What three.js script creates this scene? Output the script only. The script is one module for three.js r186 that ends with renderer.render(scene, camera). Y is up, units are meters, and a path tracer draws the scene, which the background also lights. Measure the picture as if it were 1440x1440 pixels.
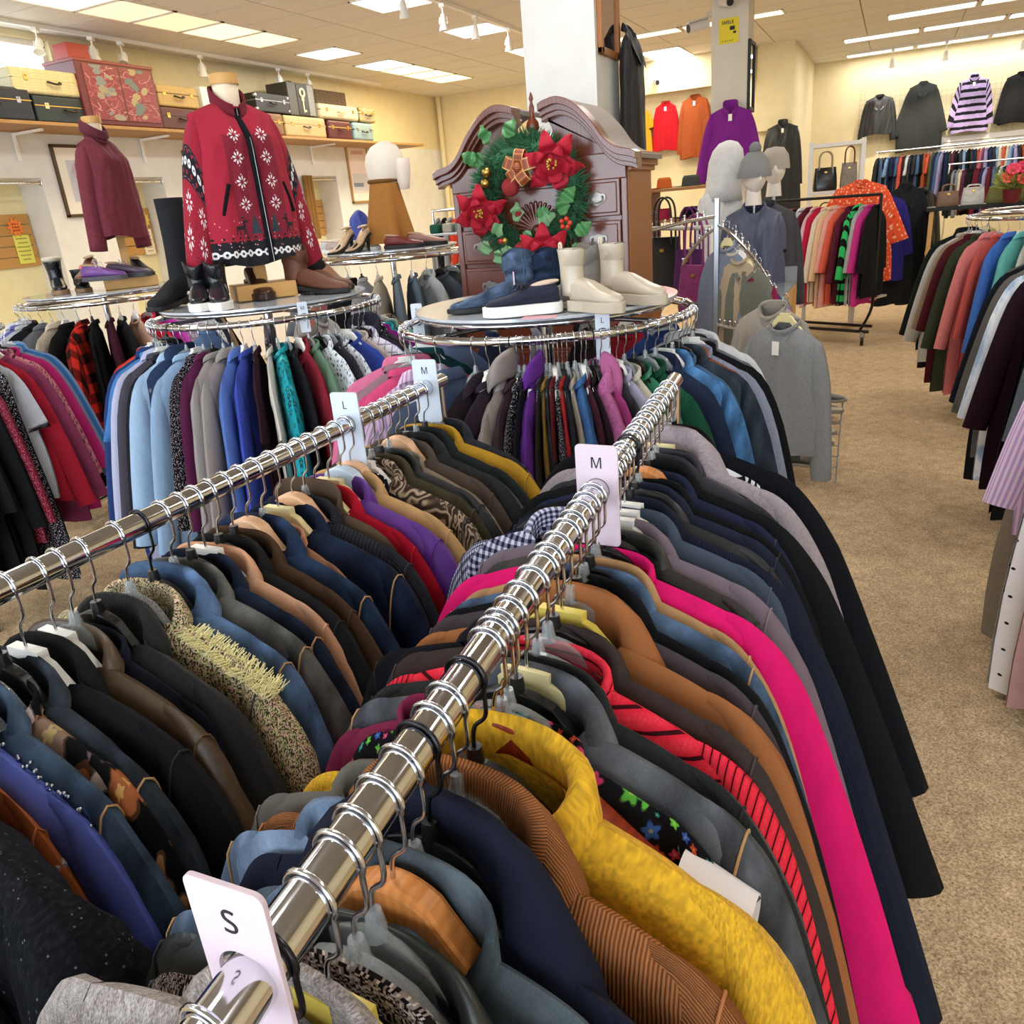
import * as THREE from 'three';
import { mergeGeometries, toCreasedNormals } from 'three/addons/utils/BufferGeometryUtils.js';
import { RoundedBoxGeometry } from 'three/addons/geometries/RoundedBoxGeometry.js';
import { RectAreaLightUniformsLib } from 'three/addons/lights/RectAreaLightUniformsLib.js';
import { FontLoader } from 'three/addons/loaders/FontLoader.js';
import { TextGeometry } from 'three/addons/geometries/TextGeometry.js';

// ---------------------------------------------------------------- camera, sky, exposure
const scene = new THREE.Scene();
const camera = new THREE.PerspectiveCamera(65.8, 1, 0.02, 60);
camera.position.set(0, 1.6, 0);
camera.quaternion.setFromRotationMatrix(new THREE.Matrix4().makeBasis(
  new THREE.Vector3(0.9091, -0.0823, -0.4084), new THREE.Vector3(-0.0777, 0.9296, -0.3603), new THREE.Vector3(0.4093, 0.3593, 0.8387)));
const renderer = new THREE.WebGLRenderer({ antialias: true });
renderer.toneMapping = THREE.LinearToneMapping;
renderer.toneMappingExposure = 1.12;
renderer.shadowMap.enabled = true;
RectAreaLightUniformsLib.init();
scene.background = new THREE.Color(0.80, 0.90, 1.0);
scene.backgroundIntensity = 6.0;
const font = await new FontLoader().loadAsync('fonts/droid/droid_sans_regular.typeface.json');
const fontBold = await new FontLoader().loadAsync('fonts/droid/droid_sans_bold.typeface.json');

// ---------------------------------------------------------------- helpers
const V = (x, y, z) => new THREE.Vector3(x, y, z), PI = Math.PI, lerp = (a, b, t) => a + (b - a) * t;
const clamp = (x, a = 0, b = 1) => Math.min(b, Math.max(a, x)), smooth = (x) => { x = clamp(x); return x * x * (3 - 2 * x); };
function rng(seed) { let s = (seed * 2654435761) >>> 0; return () => { s = (s + 0x6d2b79f5) | 0; let t = Math.imul(s ^ (s >>> 15), 1 | s); t = (t + Math.imul(t ^ (t >>> 7), 61 | t)) ^ t; return ((t ^ (t >>> 14)) >>> 0) / 4294967296; }; }
const names = {};
function numbered(n) { const k = names[n] = (names[n] ?? -1) + 1; return k ? n + '_' + String(k).padStart(3, '0') : n; }
function mesh(name, geo, mat, parent) { const m = new THREE.Mesh(geo, mat); m.name = name; m.castShadow = m.receiveShadow = true; parent.add(m); return m; }
function thing(name, label, category, [x, y, z] = [0, 0, 0], turn = 0, group) {
  const o = new THREE.Group(); o.name = numbered(name); o.position.set(x, y, z); o.rotation.y = turn;
  o.userData = { label, category }; if (group) o.userData.group = group; scene.add(o); return o;
}
function single(name, label, category, geo, mat, pos = [0, 0, 0], turn = 0, group) {
  const m = mesh(numbered(name), geo, mat, scene); m.position.set(...pos); m.rotation.y = turn; m.userData = { label, category }; if (group) m.userData.group = group; return m;
}
function struct(name, geo, mat, pos = [0, 0, 0], parent = scene) { const m = mesh(parent === scene ? numbered(name) : name, geo, mat, parent); m.position.set(...pos); if (parent === scene) m.userData.kind = 'structure'; return m; }
const box = (w, h, d, x = 0, y = 0, z = 0) => new THREE.BoxGeometry(w, h, d).translate(x, y, z);
const rbox = (w, h, d, r, x = 0, y = 0, z = 0, s = 2) => new RoundedBoxGeometry(w, h, d, s, Math.min(r, w / 2.01, h / 2.01, d / 2.01)).translate(x, y, z);
const cyl = (r0, r1, h, x = 0, y = 0, z = 0, n = 16) => new THREE.CylinderGeometry(r0, r1, h, n).translate(x, y, z);
const ball = (r, x = 0, y = 0, z = 0, n = 14) => new THREE.SphereGeometry(r, n, Math.round(n * 0.7)).translate(x, y, z);
const lathe = (pts, n = 28) => new THREE.LatheGeometry(pts.map(([r, y]) => new THREE.Vector2(r, y)), n);
function tube(pts, r, n = 24, k = 8, closed = false) { return new THREE.TubeGeometry(new THREE.CatmullRomCurve3(pts.map((p) => Array.isArray(p) ? V(...p) : p), closed, 'catmullrom', 0.5), n, r, k, closed); }
function bar(a, b, r, k = 10) { const A = V(...a), B = V(...b), d = B.clone().sub(A), g = new THREE.CylinderGeometry(r, r, d.length(), k); g.applyQuaternion(new THREE.Quaternion().setFromUnitVectors(V(0, 1, 0), d.normalize())); return g.translate((A.x + B.x) / 2, (A.y + B.y) / 2, (A.z + B.z) / 2); }
function join(list) { return mergeGeometries(list.map((g) => { const n = g.index ? g.toNonIndexed() : g.clone(); for (const k of Object.keys(n.attributes)) if (!['position', 'normal', 'uv'].includes(k)) n.deleteAttribute(k); n.clearGroups?.(); return n; })); }
function extrude(pts, depth, bevel = 0, holes = []) {
  const s = pts instanceof THREE.Shape ? pts : new THREE.Shape(pts.map(([x, y]) => new THREE.Vector2(x, y)));
  for (const h of holes) s.holes.push(h);
  return new THREE.ExtrudeGeometry(s, { depth, bevelEnabled: bevel > 0, bevelSize: bevel, bevelThickness: bevel, bevelSegments: 2, curveSegments: 20 }).translate(0, 0, -depth / 2);
}
// a surface from a grid of points: f(i/nu, j/nv) -> [x, y, z, u, v]
function grid(nu, nv, f, skip) {
  const p = [], uv = [], ix = [];
  for (let j = 0; j <= nv; j++) for (let i = 0; i <= nu; i++) { const q = f(i / nu, j / nv, i, j); p.push(q[0], q[1], q[2]); uv.push(q[3] ?? i / nu, q[4] ?? j / nv); }
  for (let j = 0; j < nv; j++) for (let i = 0; i < nu; i++) { if (skip?.(i, j)) continue; const a = j * (nu + 1) + i, b = a + 1, c = a + nu + 1, d = c + 1; ix.push(a, b, d, a, d, c); }
  const g = new THREE.BufferGeometry(); g.setAttribute('position', new THREE.Float32BufferAttribute(p, 3)); g.setAttribute('uv', new THREE.Float32BufferAttribute(uv, 2)); g.setIndex(ix); g.computeVertexNormals(); return g;
}
// loft of rings: rings = [{c:[x,y,z], pts:[[x,y,z]...]}], closed around
function loft(rings, capEnds = true) {
  const n = rings[0].length, p = [], uv = [], ix = [];
  rings.forEach((r, j) => r.forEach((q, i) => { p.push(...q); uv.push(i / n * 0.5, j / rings.length * 0.5); }));
  for (let j = 0; j < rings.length - 1; j++) for (let i = 0; i < n; i++) { const a = j * n + i, b = j * n + (i + 1) % n, c = a + n, d = b + n; ix.push(a, b, d, a, d, c); }
  if (capEnds) for (const e of [0, rings.length - 1]) { const c = p.length / 3, m = [0, 0, 0]; rings[e].forEach((q) => q.forEach((x, k) => m[k] += x / n)); p.push(...m); uv.push(0, 0); for (let i = 0; i < n; i++) { const a = e * n + i, b = e * n + (i + 1) % n; e ? ix.push(a, b, c) : ix.push(b, a, c); } }
  const g = new THREE.BufferGeometry(); g.setAttribute('position', new THREE.Float32BufferAttribute(p, 3)); g.setAttribute('uv', new THREE.Float32BufferAttribute(uv, 2)); g.setIndex(ix); g.computeVertexNormals(); return g;
}
function text(str, size, depth, f = font) { const g = new TextGeometry(str, { font: f, size, depth, curveSegments: 5 }); g.computeBoundingBox(); const b = g.boundingBox; return g.translate(-(b.min.x + b.max.x) / 2, -(b.min.y + b.max.y) / 2, 0); }

// ---------------------------------------------------------------- textures
const hash = (x, y, s) => { let h = Math.imul(x, 374761393) ^ Math.imul(y, 668265263) ^ Math.imul(s, 2246822519); h = Math.imul(h ^ (h >>> 13), 1274126177); return ((h ^ (h >>> 16)) >>> 0) / 4294967296; };
function vn(x, y, per, s = 1) { const x0 = Math.floor(x), y0 = Math.floor(y), fx = smooth(x - x0), fy = smooth(y - y0), m = (k) => ((k % per) + per) % per, h = (i, j) => hash(m(x0 + i), m(y0 + j), s); return lerp(lerp(h(0, 0), h(1, 0), fx), lerp(h(0, 1), h(1, 1), fx), fy); }
const fbm = (u, v, n, s = 1, o = 3) => { let t = 0, a = 0.5, w = 0; for (let k = 0; k < o; k++, a /= 2, n *= 2) { t += a * vn(u * n, v * n, n, s + k); w += a; } return t / w; };
function tex(size, metres, fn) {
  const d = new Uint8Array(size * size * 4);
  for (let j = 0; j < size; j++) for (let i = 0; i < size; i++) { const c = fn(i / size, j / size); const o = (j * size + i) * 4, a = Array.isArray(c) ? c : [c, c, c]; for (let k = 0; k < 3; k++) d[o + k] = clamp(a[k]) * 255; d[o + 3] = 255; }
  const t = new THREE.DataTexture(d, size, size); t.wrapS = t.wrapT = THREE.RepeatWrapping; t.magFilter = THREE.LinearFilter; t.colorSpace = THREE.SRGBColorSpace; t.repeat.set(1 / metres, 1 / metres); t.needsUpdate = true; return t;
}
const hex = (h) => { const c = new THREE.Color(h); const s = c.clone().convertLinearToSRGB(); return [s.r, s.g, s.b]; };
const mix3 = (a, b, t) => a.map((x, k) => lerp(x, b[k], t));
const pick = (pal, t) => pal[Math.min(pal.length - 1, Math.floor(t * pal.length))];
function blobs(pal, cells, base, seed, thr = 0.36) { // scattered flower-like print
  const P = pal.map(hex), B = hex(base);
  return (u, v) => { let best = 9, col = B; const x = u * cells, y = v * cells; for (let i = -1; i <= 1; i++) for (let j = -1; j <= 1; j++) { const cx = Math.floor(x) + i, cy = Math.floor(y) + j, mx = ((cx % cells) + cells) % cells, my = ((cy % cells) + cells) % cells, dx = x - cx - 0.2 - 0.6 * hash(mx, my, seed), dy = y - cy - 0.2 - 0.6 * hash(mx, my, seed + 3), a = Math.atan2(dy, dx), r = Math.hypot(dx, dy) / (thr * (0.6 + 0.7 * hash(mx, my, seed + 5)) * (0.8 + 0.2 * Math.cos(5 * a + 6 * hash(mx, my, seed + 9)))); if (r < 1 && r < best) { best = r; col = mix3(pick(P, hash(mx, my, seed + 7)), B, r > 0.85 ? 0.6 : 0.25 * vn(x * 4, y * 4, cells * 4, seed)); if (r < 0.25) col = mix3(col, [0.95, 0.85, 0.5], 0.5); } } return col; };
}
const TX = {
  cloth: tex(256, 0.16, (u, v) => 0.86 + 0.14 * (0.5 * hash(u * 256 | 0, v * 256 | 0, 3) + 0.5 * fbm(u, v, 8, 9)) - 0.05 * (Math.sin(u * 2 * PI * 64) * Math.sin(v * 2 * PI * 64) > 0.3 ? 1 : 0)),
  knit: tex(256, 0.08, (u, v) => { const c = (u * 16) % 1, w = Math.abs(c - 0.5) * 2, r = (v * 20 + w * 0.6) % 1; return 0.62 + 0.38 * Math.pow(Math.sin(PI * c), 0.6) * (0.7 + 0.3 * Math.sin(PI * r)); }),
  rib: tex(128, 0.06, (u) => 0.6 + 0.4 * Math.pow(Math.abs(Math.sin(u * PI * 10)), 0.7)),
  denim: tex(512, 0.3, (u, v) => { const t = ((u + v) * 170) % 1; return 0.62 + 0.12 * (t < 0.5 ? 1 : 0) * (0.3 + 0.7 * hash(u * 512 | 0, v * 512 | 0, 5)) + 0.8 * (fbm(u, v, 6, 21, 5) - 0.42) + 0.08 * hash(u * 512 | 0, v * 256 | 0, 8); }),
  cord: tex(256, 0.08, (u, v) => 0.5 + 0.5 * Math.pow(Math.abs(Math.sin(u * PI * 28)), 0.6) - 0.1 * fbm(u, v, 8, 4)),
  fleece: tex(256, 0.14, (u, v) => 0.72 + 0.3 * fbm(u, v, 40, 12, 2)),
  leather: tex(256, 0.12, (u, v) => 0.72 + 0.3 * fbm(u, v, 10, 31, 4)),
  heather: tex(256, 0.1, (u, v) => 0.72 + 0.3 * (0.5 * hash(u * 128 | 0, v * 256 | 0, 6) + 0.5 * fbm(u, v, 32, 3, 2))),
};
const multi = {
  tweed: [0.07, (u, v) => { const i = u * 40 | 0, j = v * 40 | 0, h = hash(i, j, 4); return mix3(h < 0.3 ? hex('#2c241c') : h < 0.55 ? hex('#dcd0a8') : h < 0.78 ? hex('#c79a86') : hex('#8f9a5a'), [0.85, 0.8, 0.7], 0.25 * hash(u * 256 | 0, v * 256 | 0, 2)); }],
  greytweed: [0.08, (u, v) => { const h = 0.5 * hash(u * 80 | 0, v * 80 | 0, 4) + 0.5 * fbm(u, v, 16, 2); return mix3(hex('#5d5450'), hex('#cfc7c2'), h); }],
  speck: [0.05, (u, v) => { const h = hash(u * 24 | 0, v * 24 | 0, 14); return h < 0.45 ? hex('#15100f') : h < 0.8 ? hex('#8d7f78') : hex('#c7b9b4'); }],
  check: [0.022, (u, v) => { const a = (u * 2) % 1 < 0.5, b = (v * 2) % 1 < 0.5; return a && b ? hex('#1b1c2c') : a || b ? hex('#6c6d88') : hex('#c5c6d8'); }],
  plaid: [0.11, (u, v) => { const a = (u % 1) < 0.5, b = (v % 1) < 0.5, w = 0.9 + 0.1 * (((u + v) * 60) % 1 < 0.5 ? 1 : 0); const c = a && b ? hex('#27100f') : a || b ? hex('#7e1d18') : hex('#e0342a'); return c.map((x) => x * w); }],
  redrib: [0.05, (u, v) => { const t = (v * 3) % 1; return t < 0.16 ? hex('#3a0a10') : mix3(hex('#d81f36'), hex('#f04a58'), fbm(u, v, 30, 5) * Math.sin(PI * (t - 0.16) / 0.84)); }],
  floral: [0.3, blobs(['#d9b3a6', '#b5683c', '#e6cfc6', '#a98672', '#c98f5e'], 4, '#0d0b0d', 11, 0.5)],
  vivid: [0.12, blobs(['#e0447c', '#3bb3a8', '#d8502c', '#6bd04a', '#3a69c9'], 5, '#101018', 17, 0.36)],
  orangeprint: [0.2, blobs(['#f6dcc9', '#c63a22', '#ffd3b4'], 7, '#ea5a35', 23, 0.34)],
  tealprint: [0.16, blobs(['#0f5a66', '#0b3f49', '#3fc0c4'], 5, '#1f93a0', 29, 0.42)],
  greyprint: [0.1, blobs(['#5a6068', '#8c95a0', '#3c4048'], 5, '#d8dce2', 33, 0.4)],
  leopard: [0.12, blobs(['#1a1010', '#3a1d14'], 6, '#c9808c', 37, 0.34)],
  paisley: [0.14, (u, v) => mix3(hex('#33271f'), hex('#a8937c'), smooth(0.5 + 0.5 * Math.sin(26 * fbm(u, v, 6, 41, 2)) + 0.2 * (hash(u * 128 | 0, v * 128 | 0, 4) - 0.5)))],
  dots: [0.035, (u, v) => Math.hypot(u - 0.5, v - 0.5) < 0.2 ? [0.93, 0.92, 0.9] : hex('#141320')],
  blackdots: [0.09, (u, v) => Math.hypot(u - 0.3, v - 0.3) < 0.07 || Math.hypot(u - 0.75, v - 0.8) < 0.05 ? hex('#1a1a1c') : hex('#f1ebe8')],
  zebra: [0.12, (u, v) => Math.sin((v * 5 + 0.9 * fbm(u, v, 4, 3)) * 2 * PI) > 0.1 ? hex('#15161e') : hex('#dfe3ee')],
  greenstripe: [0.11, (u, v) => (v % 1) < 0.55 ? hex('#35b765') : hex('#131313')],
  pinkstripe: [0.016, (u, v) => (u % 1) < 0.5 ? hex('#e9c6d8') : hex('#b59ac4')],
  plaidgrey: [0.06, (u, v) => { const l = Math.min(u % 0.5, v % 0.5); return l < 0.05 ? hex('#8a80a0') : l < 0.1 ? hex('#b7b0c6') : hex('#dcd8e2'); }],
  tiedye: [0.3, (u, v) => mix3(hex('#9fb7d3'), hex('#f2f5fa'), smooth((fbm(u, v, 6, 51, 4) - 0.3) * 2.4))],
  puffstripe: [0.34, (u, v) => { const t = (v + 0.05 * fbm(u, v, 8, 7)) * 3 % 1; return t < 0.42 ? hex('#17161b') : mix3(hex('#8d7ba8'), hex('#b09fc6'), fbm(u, v, 30, 2)); }],
  fuzz: [0.16, (u, v) => { const a = fbm(u, v, 40, 5, 3), l = hash(u * 128 | 0, v * 64 | 0, 41); return l > 0.992 ? [0.42, 0.42, 0.44] : mix3(hex('#08090c'), hex('#22232a'), a * a * 1.4); }],
  spark: [0.05, (u, v) => { const h = hash(u * 22 | 0, v * 22 | 0, 3); return h > 0.9 ? [0.85, 0.83, 0.86] : hex('#191820'); }],
  ombre: [0.05, (u, v) => { const h = hash(u * 22 | 0, v * 22 | 0, 3); return h > 0.93 ? [0.9, 0.6, 0.7] : hex('#7c2036'); }],
};
const texCache = {};
const fabCache = {};
// fab('#rrggbb', 'knit') tints a grey weave; fab('floral') is a print
function fab(a, kind) {
  const key = a + '|' + (kind ?? ''); if (fabCache[key]) return fabCache[key];
  let m;
  if (multi[a]) { const [s, f] = multi[a]; const t = texCache[a] ??= tex(256, s, f); m = new THREE.MeshPhysicalMaterial({ map: t, bumpMap: t, bumpScale: 0.0006, roughness: 0.9, specularIntensity: 0.3 }); }
  else {
    const k = kind ?? 'cloth', t = TX[k === 'velvet' || k === 'satin' || k === 'puffer' ? 'cloth' : k];
    const o = { color: a, map: t, bumpMap: t, bumpScale: { knit: 0.0022, rib: 0.0022, cord: 0.0014, fleece: 0.0012, leather: 0.0008, denim: 0.0004, heather: 0.001 }[k] ?? 0.0005, roughness: { leather: 0.42, satin: 0.45, puffer: 0.5, velvet: 0.6 }[k] ?? 0.92 };
    m = k === 'velvet' || k === 'fleece' ? new THREE.MeshPhysicalMaterial({ ...o, sheen: 0.5, sheenRoughness: 0.5, sheenColor: new THREE.Color(a).lerp(new THREE.Color('#ffffff'), 0.25) }) : new THREE.MeshPhysicalMaterial({ ...o, specularIntensity: k === 'leather' || k === 'satin' || k === 'puffer' ? 1 : 0.3 });
  }
  return fabCache[key] = m;
}
const std = (color, roughness = 0.6, metalness = 0, o = {}) => new THREE.MeshStandardMaterial({ color, roughness, metalness, ...o });
const woodTex = (a, b, m = 0.5) => tex(512, m, (u, v) => { const g = fbm(u * 1, v * 1, 3, 7, 2), r = Math.sin((u * 22 + g * 3 + 0.4 * fbm(u, v, 24, 3)) * PI * 2) * 0.5 + 0.5; return mix3(hex(a), hex(b), 0.65 * r + 0.35 * hash(u * 512 | 0, v * 24 | 0, 8)); });
const MAT = {
  chrome: std('#dcdde0', 0.1, 1), chromeWire: std('#d5d7dc', 0.16, 1), darkWire: std('#3a3a3e', 0.3, 1), steel: std('#a9abb0', 0.3, 1), blackMetal: std('#1b1a1c', 0.45, 0.4),
  clear: new THREE.MeshPhysicalMaterial({ color: '#e4eaee', roughness: 0.12, transmission: 0.75, thickness: 0, ior: 1.45 }),
  blackPlastic: std('#141416', 0.3), whitePlastic: std('#eceae6', 0.4), cream: std('#e9dca6', 0.45), yellowPlastic: std('#e6d060', 0.4),
  bluePlastic: std('#cfe0f2', 0.35), wood: std('#ffffff', 0.35, 0, { map: woodTex('#d98e4e', '#c47a3c', 0.2) }), redWood: std('#ffffff', 0.28, 0, { map: woodTex('#a33a20', '#7e2a16', 0.2) }),
  pine: std('#ffffff', 0.55, 0, { map: woodTex('#d8aa6a', '#c1904f', 0.25) }), cherry: new THREE.MeshPhysicalMaterial({ map: woodTex('#7c3c26', '#5c2818', 0.4), roughness: 0.28, clearcoat: 0.7, clearcoatRoughness: 0.16 }),
  sidewood: std('#ffffff', 0.4, 0, { map: woodTex('#b0763f', '#925a2c', 0.35) }), oak: std('#ffffff', 0.45, 0, { map: woodTex('#e3bb79', '#cfa05e', 0.3) }), slat: std('#ffffff', 0.6, 0, { map: woodTex('#c99a55', '#b98848', 0.5) }),
  white: std('#f0efea', 0.7), paper: std('#f3f1ea', 0.85), skin: std('#e8d6bc', 0.55), tag: std('#d6c3cf', 0.55), tagBlue: std('#cfd8e6', 0.55), black: std('#121214', 0.6),
  brass: std('#c8a75c', 0.3, 1), pewter: std('#8f8a84', 0.35, 1),
};

// ---------------------------------------------------------------- the room
const CEIL = 3.52, XL = -7.6, XR = 4.2, ZB = -13.95, ZR = -17.0, ZF = 3.0, XJ = -1.5;
const wallTex = tex(256, 1.2, (u, v) => 0.95 + 0.05 * fbm(u, v, 12, 3, 4));
const carpetTex = tex(512, 0.5, (u, v) => { const h = 0.6 * vn(u * 110, v * 110, 110, 2) + 0.4 * hash(u * 256 | 0, v * 256 | 0, 3), c = mix3(hex('#82694c'), hex('#e8cca4'), clamp(0.1 + 0.95 * h + 0.3 * (fbm(u, v, 12, 4, 3) - 0.5))); return hash(u * 110 | 0, v * 110 | 0, 7) > 0.93 ? c.map((x) => x * 0.82) : c; });
const carpetWear = tex(256, 6, (u, v) => 0.88 + 0.12 * fbm(u, v, 6, 77, 4));
const creamWall = std('#eadcb4', 0.85, 0, { map: wallTex }), whiteWall = std('#e6e6e3', 0.85, 0, { map: wallTex }), nicheWall = std('#f0e6b8', 0.85, 0, { map: wallTex }), ceilMat = std('#e4e0d8', 0.9, 0, { map: tex(256, 0.61, (u, v) => 0.93 + 0.07 * fbm(u, v, 40, 6, 3) - (hash(u * 128 | 0, v * 128 | 0, 9) > 0.985 ? 0.12 : 0)) });
const gridMat = std('#9a9184', 0.8);
const wallUV = (g) => { const p = g.attributes.position, n = g.attributes.normal, u = g.attributes.uv; for (let i = 0; i < p.count; i++) Math.abs(n.getX(i)) > 0.5 ? u.setXY(i, p.getZ(i), p.getY(i)) : Math.abs(n.getY(i)) > 0.5 ? u.setXY(i, p.getX(i), p.getZ(i)) : u.setXY(i, p.getX(i), p.getY(i)); return g; };
const slab = (x0, x1, y0, y1, z0, z1) => wallUV(box(x1 - x0, y1 - y0, Math.abs(z1 - z0), (x0 + x1) / 2, (y0 + y1) / 2, (z0 + z1) / 2));

struct('floor', slab(XL - 0.4, XR + 0.2, -0.2, 0, ZF + 0.2, ZR - 0.2), std('#ffffff', 0.95, 0, { map: carpetTex, bumpMap: carpetTex, bumpScale: 0.004 }));
const ceiling = struct('ceiling', slab(XL - 0.4, XR + 0.2, CEIL + 0.008, CEIL + 0.2, ZF + 0.2, ZR - 0.2), gridMat);
const tileG = wallUV(box(1.206, 0.014, 0.596));
for (let i = 0; i < 10; i++) for (let j = 0; j < 22; j++) {
  const x = XL + 0.03 - 0.31 + 1.22 * i + 0.61 , z = -4.935 - 0.305 - 0.61 * j + 0.61;
  if (x > 3.6 || (z < ZB && x < XJ - 0.5)) continue;
  mesh('ceiling_tile', tileG, ceilMat, ceiling).position.set(x, CEIL + 0.003, z);
}
// left wall: white below the shelf, cream above, three alcoves and a high window
const niches = [[-5.78, -4.5], [-7.3, -6.55], [-10.63, -9.9]], NT = 2.235, NB = 0.7;
{
  const low = [], zs = [ZF, -4.5, -5.78, -6.55, -7.3, -9.9, -10.63, ZB - 0.2];
  for (let k = 0; k < zs.length; k += 2) low.push(slab(XL - 0.4, XL, 0, 2.66, zs[k], zs[k + 1]));
  for (const [a, b] of niches) low.push(slab(XL - 0.4, XL, 0, NB, a, b), slab(XL - 0.4, XL, NT, 2.66, a, b));
  struct('wall_left', join(low), whiteWall);
  struct('wall_left_upper', join([slab(XL - 0.4, XL, 2.66, CEIL + 0.01, -6.25, ZB - 0.2), slab(XL - 0.4, XL, 2.66, CEIL + 0.01, ZF, -3.4), slab(XL - 0.4, XL, 2.66, 2.9, -6.25, -3.4), slab(XL - 0.4, XL, 3.46, CEIL + 0.01, -6.25, -3.4)]), creamWall);
  struct('wall_alcove', join(niches.map(([a, b]) => slab(XL - 0.4, XL - 0.35, NB, NT, a, b))), nicheWall);
  const w = struct('window_1', join([slab(-7.72, -7.66, 2.9, 2.95, -6.25, -3.4), slab(-7.72, -7.66, 3.41, 3.46, -6.25, -3.4), slab(-7.72, -7.66, 2.9, 3.46, -6.25, -6.2), slab(-7.72, -7.66, 2.9, 3.46, -4.85, -4.8), slab(-7.72, -7.66, 2.9, 3.46, -3.45, -3.4)]), MAT.white);
  struct('pane', slab(-7.70, -7.694, 2.95, 3.41, -6.2, -3.45), new THREE.MeshPhysicalMaterial({ color: '#ffffff', transmission: 1, roughness: 0, thickness: 0 }), [0, 0, 0], w);
}
struct('wall_back', slab(XL - 0.2, XJ, 0, CEIL + 0.01, ZB, ZB - 0.2), creamWall);
struct('trim_1', slab(-4.05, XJ - 0.6, 3.06, CEIL + 0.005, ZB, ZB + 0.22), creamWall);           // soffit box over the sweaters
struct('trim_2', cyl(0.04, 0.04, CEIL, XL + 0.09, CEIL / 2, ZB + 0.08), creamWall);              // pipe in the far corner
struct('wall_return', slab(XJ - 0.2, XJ, 0, CEIL + 0.01, ZB - 0.2, ZR), creamWall);
struct('wall_recess', slab(XJ - 0.2, XR, 0, CEIL + 0.01, ZR, ZR - 0.2), creamWall);
struct('wall_right', slab(XR, XR + 0.2, 0, CEIL + 0.01, ZF, ZR - 0.2), creamWall);
struct('wall_front', join([slab(XL - 0.4, XR + 0.2, 0, 0.55, ZF + 0.2, ZF), slab(XL - 0.4, XR + 0.2, 2.95, CEIL + 0.01, ZF + 0.2, ZF), slab(XL - 0.4, -6.9, 0.55, 2.95, ZF + 0.2, ZF), slab(3.6, XR + 0.2, 0.55, 2.95, ZF + 0.2, ZF)]), creamWall);
{
  const fr = [slab(-6.9, 3.6, 0.55, 0.62, ZF + 0.12, ZF + 0.06), slab(-6.9, 3.6, 2.88, 2.95, ZF + 0.12, ZF + 0.06)];
  for (let k = 0; k <= 4; k++) { const x = -6.9 + k * 10.44 / 4; fr.push(slab(x, x + 0.06, 0.55, 2.95, ZF + 0.12, ZF + 0.06)); }
  const w = struct('window_2', join(fr), MAT.white);
  struct('pane', slab(-6.85, 3.55, 0.62, 2.88, ZF + 0.095, ZF + 0.09), new THREE.MeshPhysicalMaterial({ color: '#ffffff', transmission: 1, roughness: 0, thickness: 0 }), [0, 0, 0], w);
}
struct('pillar', slab(-2.05, -1.61, 0, CEIL, -4.9, -5.34), whiteWall);
struct('pillar', slab(-1.86, -1.49, 0, CEIL, -9.5, -9.87), std('#d9d3c6', 0.85, 0, { map: wallTex }));
struct('trim_3', slab(-2.03, XJ, 2.35, CEIL, ZB + 0.001, ZB + 0.12), creamWall);

// ---------------------------------------------------------------- ceiling lights
const lampCache = {};
const WHITE = [1, 0.97, 0.92], WARM = [1, 0.80, 0.42], AMBER = [0.95, 0.74, 0.40];
let LUM = 19;
function panel(label, x, z, w, d, col, power, glow, lit = true) {
  const t = thing('ceiling_light', label, 'ceiling light', [x, CEIL, z], 0, 'ceiling light panels');
  mesh('frame', join([box(w, 0.012, 0.018, 0, -0.010, d / 2 - 0.009), box(w, 0.012, 0.018, 0, -0.010, -d / 2 + 0.009), box(0.018, 0.012, d, w / 2 - 0.009, -0.010, 0), box(0.018, 0.012, d, -w / 2 + 0.009, -0.010, 0)]), MAT.white, t);
  const k = col.join() + glow, m = lampCache[k] ??= new THREE.MeshStandardMaterial({ color: '#ffffff', roughness: 0.6, emissive: new THREE.Color(...col), emissiveIntensity: glow });
  mesh('diffuser', box(w - 0.03, 0.006, d - 0.03, 0, -0.008, 0), m, t);
  if (!lit) return t;
  const l = new THREE.RectAreaLight(new THREE.Color(...col), power * LUM, w - 0.04, d - 0.04); l.position.set(x, CEIL - 0.02, z); l.lookAt(x, 0, z); l.castShadow = true; scene.add(l);
  return t;
}
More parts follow.
